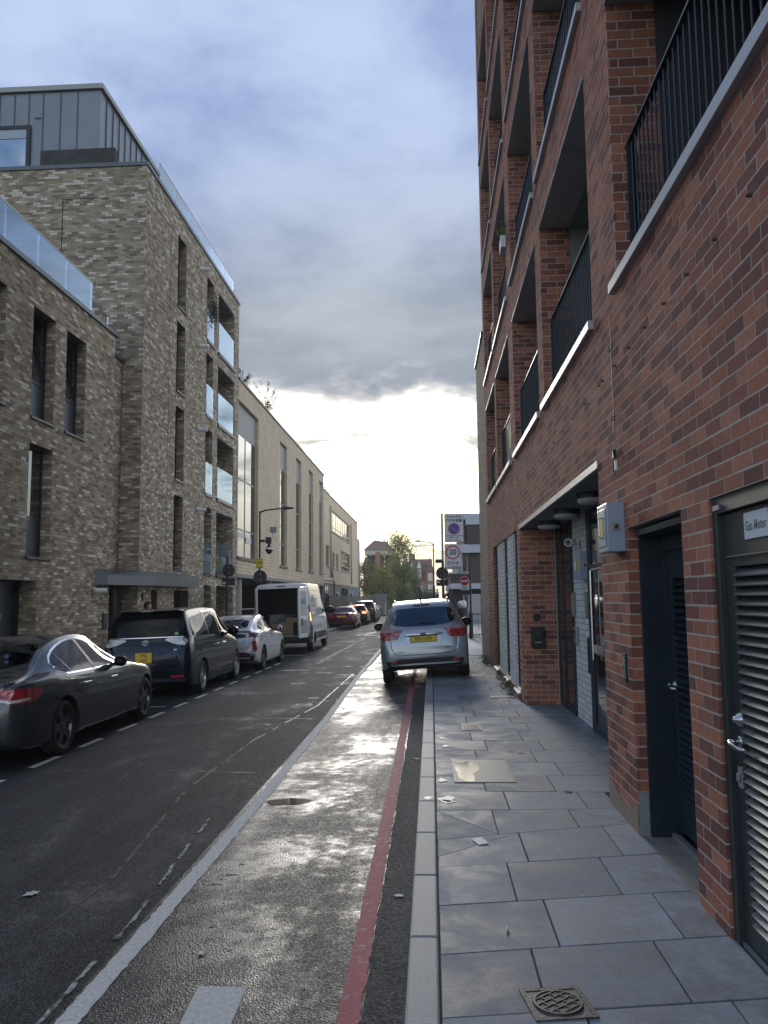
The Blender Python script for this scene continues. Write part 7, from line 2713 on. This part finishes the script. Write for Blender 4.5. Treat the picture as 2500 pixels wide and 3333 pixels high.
def disc_sign(name, t, c, r, m_face, m_back, yaw=0, flip=False, parent=None):
    b = MB(); b.lathe([(.001, -.004), (r, -.004), (r, .004), (.001, .004)], axis='y', seg=32)
    o = b.build(name, [m_back], t, keep=False)
    o.location = c; o.rotation_euler = (0, 0, yaw)
    return o


# lamp post with CCTV on the left
t = column('street_lamp', -7.5, 35, 5.68, .06, .045, 'black street lamp carrying a camera, in front of the pale-brick block', 2.6, top_arm=(1.0, .12), loc_z=-.06)
t2 = empty('cctv_unit', (-7.5, 35, 4.2)); tag(t2, 'black pole-mounted traffic camera with grey aerial box on the left lamp post', 'camera')
q = MB(); q.box(.05, .22, -.08, .08, .05, .16); q.box(.22, .28, -.02, .02, .08, .12); q.build('bracket', M_BLACK, t2, keep=False)
MB().box(.28, .52, -.12, .12, -.02, .26).build('control_case', M_BLACK, t2, keep=False, bevel=.01)
b = MB(); b.lathe([(.05, .0), (.06, -.08), (.15, -.16), (.17, -.28), (.12, -.40), (.05, -.45), (.001, -.46)], (.42, 0, -.02), 'z', 16); b.build('camera_head', M_BLACK, t2, smooth=True, keep=False)
b = MB(); b.lathe([(.152, -.16), (.168, -.25), (.165, -.26)], (.42, 0, -.02), 'z', 16); b.build('camera_ring', M_WHITE, t2, keep=False)
q = MB(); q.tube([(.5, 0, .22), (.56, 0, .26), (.56, 0, .46)], .018, 6); q.box(.46, .76, -.06, .06, .46, .72); q.build('aerial_box', M_GALV, t2, keep=False)
s = empty('warning_sign', (-7.48, 34.9, 3.1)); tag(s, 'yellow camera-warning sign on the left lamp post', 'sign')
MB().box(-.165, .165, -.03, -.02, 0, .43).build('sign_plate', M_SIGNYEL, s, keep=False, bevel=.003)
MB().box(-.165, .165, -.032, -.03, 0, .05).build('blue_band', mat('teal_band', (.05, .28, .32), .5), s, keep=False)
q = MB(); q.prism([(-.09, .27), (.02, .20), (.09, .23), (.07, .28), (-.02, .25), (-.08, .30)], 'y', -.034, -.031); q.build('camera_symbol', M_LETTER, s, keep=False)
text_obj('lettering', 'CCTV', .08, mat('brown_lettering', (.35, .22, .02)), frame_mat((0, -.0315, .37), (1, 0, 0), (0, 0, 1)), s, keep=False)
s = empty('round_sign_back', (-7.47, 34.95, 2.72)); tag(s, 'dark back of a round sign on the left lamp post', 'sign')
disc_sign('sign_disc', s, (0, .02, 0), .30, M_BLACK, mat('sign_back', (.035, .037, .04), .6)); MB().box(-.06, .06, -.01, .02, .10, .13).box(-.06, .06, -.01, .02, -.13, -.10).build('clamp', M_GALV, s, keep=False)
# sign post by the black car
t = column('sign_post', -6.77, 26.5, 3.26, .045, .040, 'black sign post behind the black people carrier', .4, cat='sign post', loc_z=-.06)
s = empty('round_sign_back', (-6.74, 26.55, 2.72)); tag(s, 'dark back of a round sign on the post by the brown brick', 'sign')
disc_sign('sign_disc', s, (0, .02, 0), .215, M_BLACK, mat('sign_back', (.035, .037, .04), .6))
q = MB()
for z in (.1, -.1): q.box(-.06, .06, -.03, .02, z, z + .025)
q.build('clamp', M_GALV, s, keep=False)
s = empty('plate_sign_back', (-6.735, 26.55, 2.22)); tag(s, 'dark back of a rectangular plate below the round sign', 'sign')
MB().box(-.225, .225, 0, .01, 0, .25).build('plate', mat('sign_back', (.035, .037, .04), .6), s, keep=False)
MB().box(-.2, -.09, -.003, 0, .05, .12).build('sticker', M_SIGNWHITE, s, keep=False)
s = empty('parking_sign', (-6.70, 26.45, 2.92)); s.rotation_euler = (0, 0, R(-50)); tag(s, 'small white parking-hours sign at the top of the left post', 'sign')
MB().box(-.13, .13, -.012, 0, 0, .46).build('sign_plate', M_SIGNWHITE, s, keep=False, bevel=.003)
for k, (tx, sz) in enumerate((('Permit', .06), ('holders', .06), ('Mon - Fri', .05), ('8.30 am', .05), ('6.30 pm', .05))):
    text_obj('lettering', tx, sz, M_LETTER, frame_mat((0, -.0125, .40 - k * .08), (1, 0, 0), (0, 0, 1)), s, keep=False, bold=.0008)

# main sign post on the right
SX, SY = .49, 33.0
t = column('sign_post', SX, SY, 5.05, .055, .045, 'tall black and silver sign post carrying the zone signs', 3.05, cat='sign post')
MB().tube([(0, 0, 3.1), (0, 0, 5.05)], .047, 12).build('upper_post', M_GALV, t, keep=False)
s = empty('controlled_zone_sign', (.97, SY - .07, 3.99)); tag(s, 'white Controlled ZONE M1 no-waiting sign, upper sign on the right post', 'sign')
MB().box(-.39, .39, -.012, .012, 0, 1.17).build('frame', M_BLACK, s, keep=False, bevel=.01)
MB().box(-.375, .375, -.016, -.012, .27, 1.155).build('upper_plate', M_SIGNWHITE, s, keep=False)
lp = MB().box(-.375, .375, -.016, -.012, .015, .25).build('lower_plate', M_SIGNWHITE, s, keep=False)
text_obj('lettering', 'Controlled', .135, M_LETTER, frame_mat((0, -.0165, 1.055), (1, 0, 0), (0, 0, 1)), s, keep=False, bold=.002)
text_obj('lettering', 'ZONE', .145, M_LETTER, frame_mat((-.13, -.0165, .895), (1, 0, 0), (0, 0, 1)), s, keep=False, bold=.002)
MB().box(.10, .32, -.019, -.0165, .835, .955).build('letter_block', M_LETTER, s, keep=False)
text_obj('lettering', 'M1', .12, M_SIGNWHITE, frame_mat((.21, -.020, .895), (1, 0, 0), (0, 0, 1)), s, keep=False, bold=.003)
b = MB(); b.lathe([(.001, -.0195), (.24, -.0195), (.24, -.0165)], (0, 0, .545), 'y', 40); b.build('red_disc', mat('sign_orange_red', (.40, .07, .05), .4), s, keep=False)
b = MB(); b.lathe([(.001, -.0215), (.195, -.0215), (.195, -.0198)], (0, 0, .545), 'y', 40); b.build('blue_disc', M_SIGNBLUE, s, keep=False)
b = MB(); b.box(-.21, .21, -.0235, -.0217, -.024, .024, M=Matrix.Translation((0, 0, .545)) @ Matrix.Rotation(R(45), 4, 'Y')); b.build('red_bar', mat('sign_orange_red', (.40, .07, .05), .4), s, keep=False)
text_obj('lettering', 'Mon - Fri', .095, M_LETTER, frame_mat((0, -.0165, .185), (1, 0, 0), (0, 0, 1)), lp, keep=False, bold=.001)
text_obj('lettering', '8.30 am - 6.30 pm', .088, M_LETTER, frame_mat((0, -.0165, .08), (1, 0, 0), (0, 0, 1)), lp, keep=False, sx=.86, bold=.001)
s = empty('speed_zone_sign', (.905, SY - .07, 2.99)); tag(s, 'white 20 ZONE speed sign with red ring, lower sign on the right post', 'sign')
MB().box(-.34, .34, -.012, .012, 0, .93).build('frame', M_BLACK, s, keep=False, bevel=.01)
MB().box(-.325, .325, -.016, -.012, .015, .915).build('plate', M_SIGNWHITE, s, keep=False)
b = MB(); b.lathe([(.235, -.0165), (.235, -.0195), (.29, -.0195), (.29, -.0165)], (0, 0, .585), 'y', 44); b.build('red_ring', M_SIGNRED, s, keep=False)
text_obj('lettering', '20', .30, M_LETTER, frame_mat((0, -.0165, .585), (1, 0, 0), (0, 0, 1)), s, keep=False, bold=.007)
text_obj('lettering', 'ZONE', .175, M_LETTER, frame_mat((0, -.0165, .145), (1, 0, 0), (0, 0, 1)), s, keep=False, bold=.003)
MB().box(-.34, .34, -.03, .03, -.10, -.005).build('sign_light_box', M_GREYPANEL, s, keep=False)
s = empty('round_sign_back', (.46, SY + .07, 2.74)); tag(s, 'dark back of a round sign on the tall zone sign post', 'sign')
disc_sign('sign_disc', s, (0, .02, 0), .25, M_BLACK, mat('sign_back', (.035, .037, .04), .6)); MB().box(-.06, .06, -.03, .02, .1, .13).box(-.06, .06, -.03, .02, -.13, -.1).build('clamp', M_GALV, s, keep=False)
s = empty('plate_sign_back', (.455, SY + .07, 2.22)); tag(s, 'dark back of a rectangular plate on the zone sign post', 'sign')
MB().box(-.245, .245, .01, .02, 0, .26).build('plate', mat('sign_back', (.035, .037, .04), .6), s, keep=False)
MB().box(-.21, -.10, .007, .01, .13, .2).build('sticker', M_SIGNWHITE, s, keep=False)
s = empty('sign_lamp', (.36, SY, 3.28)); tag(s, 'small dark lamp unit on the zone sign post', 'sign lamp')
MB().box(-.17, .1, -.06, .06, -.12, .02).build('housing', M_BLACK, s, keep=False, bevel=.02); MB().box(-.15, .08, -.05, .05, -.13, -.12).build('lens', M_LAMPGLASS, s, keep=False)

# no-entry sign post
t = column('sign_post', 1.53, 31.8, 2.8, .08, .042, 'stout black sign post with the no-entry sign', 1.0, cat='sign post')
s = empty('no_entry_sign', (1.31, 31.72, 2.38)); s.rotation_euler = (0, 0, R(-28)); tag(s, 'round red no-entry sign at the side street corner', 'sign')
disc_sign('sign_disc', s, (0, 0, 0), .195, M_SIGNWHITE, M_SIGNWHITE)
b = MB(); b.lathe([(.001, -.0065), (.178, -.0065), (.178, -.0045)], axis='y', seg=32); b.build('red_face', M_SIGNRED, s, keep=False)
MB().box(-.14, .14, -.009, -.007, -.032, .032).build('white_bar', M_SIGNWHITE, s, keep=False)
MB().box(.0, .22, .0045, .03, -.02, .02).build('clamp', M_GALV, s, keep=False)
s = empty('except_cycles_plate', (1.31, 31.72, 2.02)); s.rotation_euler = (0, 0, R(-28)); tag(s, 'white Except cycles plate under the no-entry sign', 'sign')
MB().box(-.165, .165, -.006, .006, 0, .17).build('plate', M_SIGNWHITE, s, keep=False)
text_obj('lettering', 'Except', .085, M_LETTER, frame_mat((0, -.0065, .122), (1, 0, 0), (0, 0, 1)), s, keep=False, bold=.001)
text_obj('lettering', 'cycles', .085, M_LETTER, frame_mat((0, -.0065, .048), (1, 0, 0), (0, 0, 1)), s, keep=False, bold=.001)
s = empty('sensor_arm', (1.53, 31.8, 2.75)); tag(s, 'grey detector units on an arm above the no-entry sign', 'sensor')
q = MB(); q.box(-.3, .02, -.02, .02, -.02, .01); q.build('arm', M_GALV, s, keep=False)
MB().box(-.48, -.30, -.05, .05, -.10, .02).build('detector', M_GALV, s, keep=False, bevel=.02); MB().box(-.28, -.12, -.05, .05, -.12, .0).build('detector', M_GALV, s, keep=False, bevel=.02)
t = column('sign_post', 1.56, 37.3, 3.0, .07, .04, 'black post behind the no-entry sign post', 1.0, cat='sign post')
s = empty('litter_bin', (1.42, 37.0, PZ)); tag(s, 'black post-mounted litter bin with white bag showing', 'litter bin')
b = MB(); b.lathe([(.001, .25), (.20, .25), (.24, .35), (.25, 1.05), (.22, 1.12), (.20, 1.05), (.19, .5)], axis='z', seg=18); b.build('bin', M_BLACK, s, keep=False)
b = MB(); b.box(-.02, .02, .15, .35, .4, .5); b.build('bracket', M_BLACK, s, keep=False)
bm = bmesh.new(); bmesh.ops.create_icosphere(bm, subdivisions=3, radius=.22)
for v in bm.verts:
    v.co *= 1 + .35 * mnoise.noise(v.co * 7); v.co.z = v.co.z * .8 + 1.28
me = bpy.data.meshes.new('bag'); bm.to_mesh(me); bm.free(); me.materials.append(M_WHITE)
o = bpy.data.objects.new('bag', me); COL.objects.link(o); o.parent = s

column('street_lamp', .22, 62, 5.75, .08, .05, 'black street lamp with pale head leaning over the road on the right', 2.5, top_arm=(-1.0, .2))
column('street_lamp', .35, 112, 5.75, .08, .05, 'smaller black street lamp farther along on the right', 2.5, top_arm=(-1.0, .2))
column('street_lamp', -8.2, 92, 5.7, .08, .055, 'black street lamp at the corner of the beige block', 2.5, top_arm=(1.0, .2), loc_z=-.06)
column('street_lamp', -6.3, 126, 5.6, .08, .05, 'thin street lamp among the far trees', 2.5, top_arm=(.9, .15), loc_z=.1)
t = empty('striped_pole', (-6.45, 112, .1)); tag(t, 'tall yellow and black striped pole in front of the far trees', 'pole')
for k in range(24):
    MB().lathe([(.10, .2 + k * .335), (.10, .2 + (k + 1) * .335 - .001)], axis='z', seg=10).build('band', M_SIGNYEL if k % 2 else M_LETTER, t, keep=False, smooth=True)
for (x, y, lab, m) in ((-4.9, 86, 'white marker bollard on the far left kerb', M_WHITE), (-3.6, 104, 'orange-white bollard in the far roadway', mat('orange_plastic', (.5, .18, .08), .5))):
    t = empty('bollard', (x, y, .05)); tag(t, lab, 'bollard')
    MB().lathe([(.12, 0), (.10, .1), (.07, .2), (.07, .9), (.04, 1.0), (.001, 1.0)], seg=12).build('post', m, t, keep=False)
    MB().lathe([(.073, .65), (.073, .8)], seg=12).build('band', M_SIGNWHITE, t, keep=False)
t = empty('utility_cabinet', (-5.6, 90, .1)); tag(t, 'grey utility cabinet on the far left pavement', 'cabinet')
MB().box(-.5, .5, -.25, .25, 0, 1.2).build('case', M_GREYPANEL, t, keep=False, bevel=.02); MB().box(-.45, -.01, -.26, -.25, .1, 1.1).box(.01, .45, -.26, -.25, .1, 1.1).build('door', M_GALV, t, keep=False)


# person by the entrance, mostly hidden behind the black car
def person(loc, rz, lab):
    t = empty('person', loc, rz); tag(t, lab, 'person')
    J = dict(pelvis=(0, 0, .92), waist=(0, 0, 1.08), chest=(0, -.01, 1.30), neck=(0, 0, 1.47), head0=(0, .02, 1.54), head1=(0, .03, 1.66), head2=(0, .02, 1.72))
    V, E, Rd = [], [], []
    def add(p, r): V.append(p); Rd.append(r); return len(V) - 1
    ids = {k: add(v, {'pelvis': .15, 'waist': .13, 'chest': .16, 'neck': .058, 'head0': .075, 'head1': .098, 'head2': .07}[k]) for k, v in J.items()}
    ch = ['pelvis', 'waist', 'chest', 'neck', 'head0', 'head1', 'head2']
    E += [(ids[a], ids[b]) for a, b in zip(ch, ch[1:])]
    for s in (-1, 1):
        a = add((s * .17, 0, 1.40), .07); b = add((s * .23, -.02, 1.14), .05); c_ = add((s * .20, .12, .93), .04); d_ = add((s * .19, .18, .87), .035)
        E.extend([(ids['chest'], a), (a, b), (b, c_), (c_, d_)])
        h = add((s * .09, 0, .86), .10); k = add((s * .10, .02, .49), .062); f = add((s * .10, -.01, .09), .045); g = add((s * .11, .13, .035), .038)
        E.extend([(ids['pelvis'], h), (h, k), (k, f), (f, g)])
    me = bpy.data.meshes.new('figure'); me.from_pydata(V, E, [])
    o = bpy.data.objects.new('body', me); COL.objects.link(o); o.parent = t
    md = o.modifiers.new('skin', 'SKIN')
    for i, sv in enumerate(me.skin_vertices[0].data):
        sv.radius = (Rd[i] * (1.15 if i in (ids['chest'], ids['pelvis']) else 1), Rd[i] * (.8 if i in (ids['chest'], ids['pelvis'], ids['waist']) else 1))
        sv.use_root = (i == 0)
    o.modifiers.new('sub', 'SUBSURF').levels = 2
    o.modifiers['sub'].render_levels = 2
    m = bpy.data.materials.new('clothes_and_skin'); m.use_nodes = True
    g = NT(m.node_tree); sep = g.node('ShaderNodeSeparateXYZ'); g.put(sep.inputs[0], g.node('ShaderNodeTexCoord').outputs['Object'])
    c1 = g.mix(g.math('GREATER_THAN', sep.outputs[2], .92), (.02, .025, .04), (.05, .05, .055))
    c1 = g.mix(g.math('GREATER_THAN', sep.outputs[2], 1.47), c1, (.45, .27, .20))
    g.put(m.node_tree.nodes['Principled BSDF'].inputs['Base Color'], c1)
    me.materials.append(m)
    bm = bmesh.new(); bmesh.ops.create_icosphere(bm, subdivisions=3, radius=.122)
    for v in bm.verts:
        v.co.x *= .92; v.co.z *= 1.1
        if v.co.y > .035 and v.co.z < .06: v.co.y = .03
        v.co *= 1 + .06 * mnoise.noise(v.co * 30)
        v.co += Vector((0, .01, 1.665))
    hm = bpy.data.meshes.new('hair'); bm.to_mesh(hm); bm.free(); hm.materials.append(mat('brown_hair', (.045, .022, .014), .6, var=.3))
    h = bpy.data.objects.new('hair', hm); COL.objects.link(h); h.parent = t


person((-8.05, 22.6, -.06), R(-100), 'person with brown hair, only the head showing above the black car')

# thin damp air down the street
hz = MB().box(-40, 60, -4, 460, -1.2, 42).build('haze', mat('haze_surface', (1, 1, 1)))
hm = bpy.data.materials.new('haze'); hm.use_nodes = True
hm.node_tree.nodes.clear()
vo = hm.node_tree.nodes.new('ShaderNodeVolumePrincipled'); mo = hm.node_tree.nodes.new('ShaderNodeOutputMaterial')
vo.inputs['Color'].default_value = (.90, .93, 1.0, 1); vo.inputs['Density'].default_value = .0006; vo.inputs['Anisotropy'].default_value = .35
hm.node_tree.links.new(vo.outputs[0], mo.inputs['Volume'])
hz.data.materials.clear(); hz.data.materials.append(hm)
tag(hz, kind='stuff')
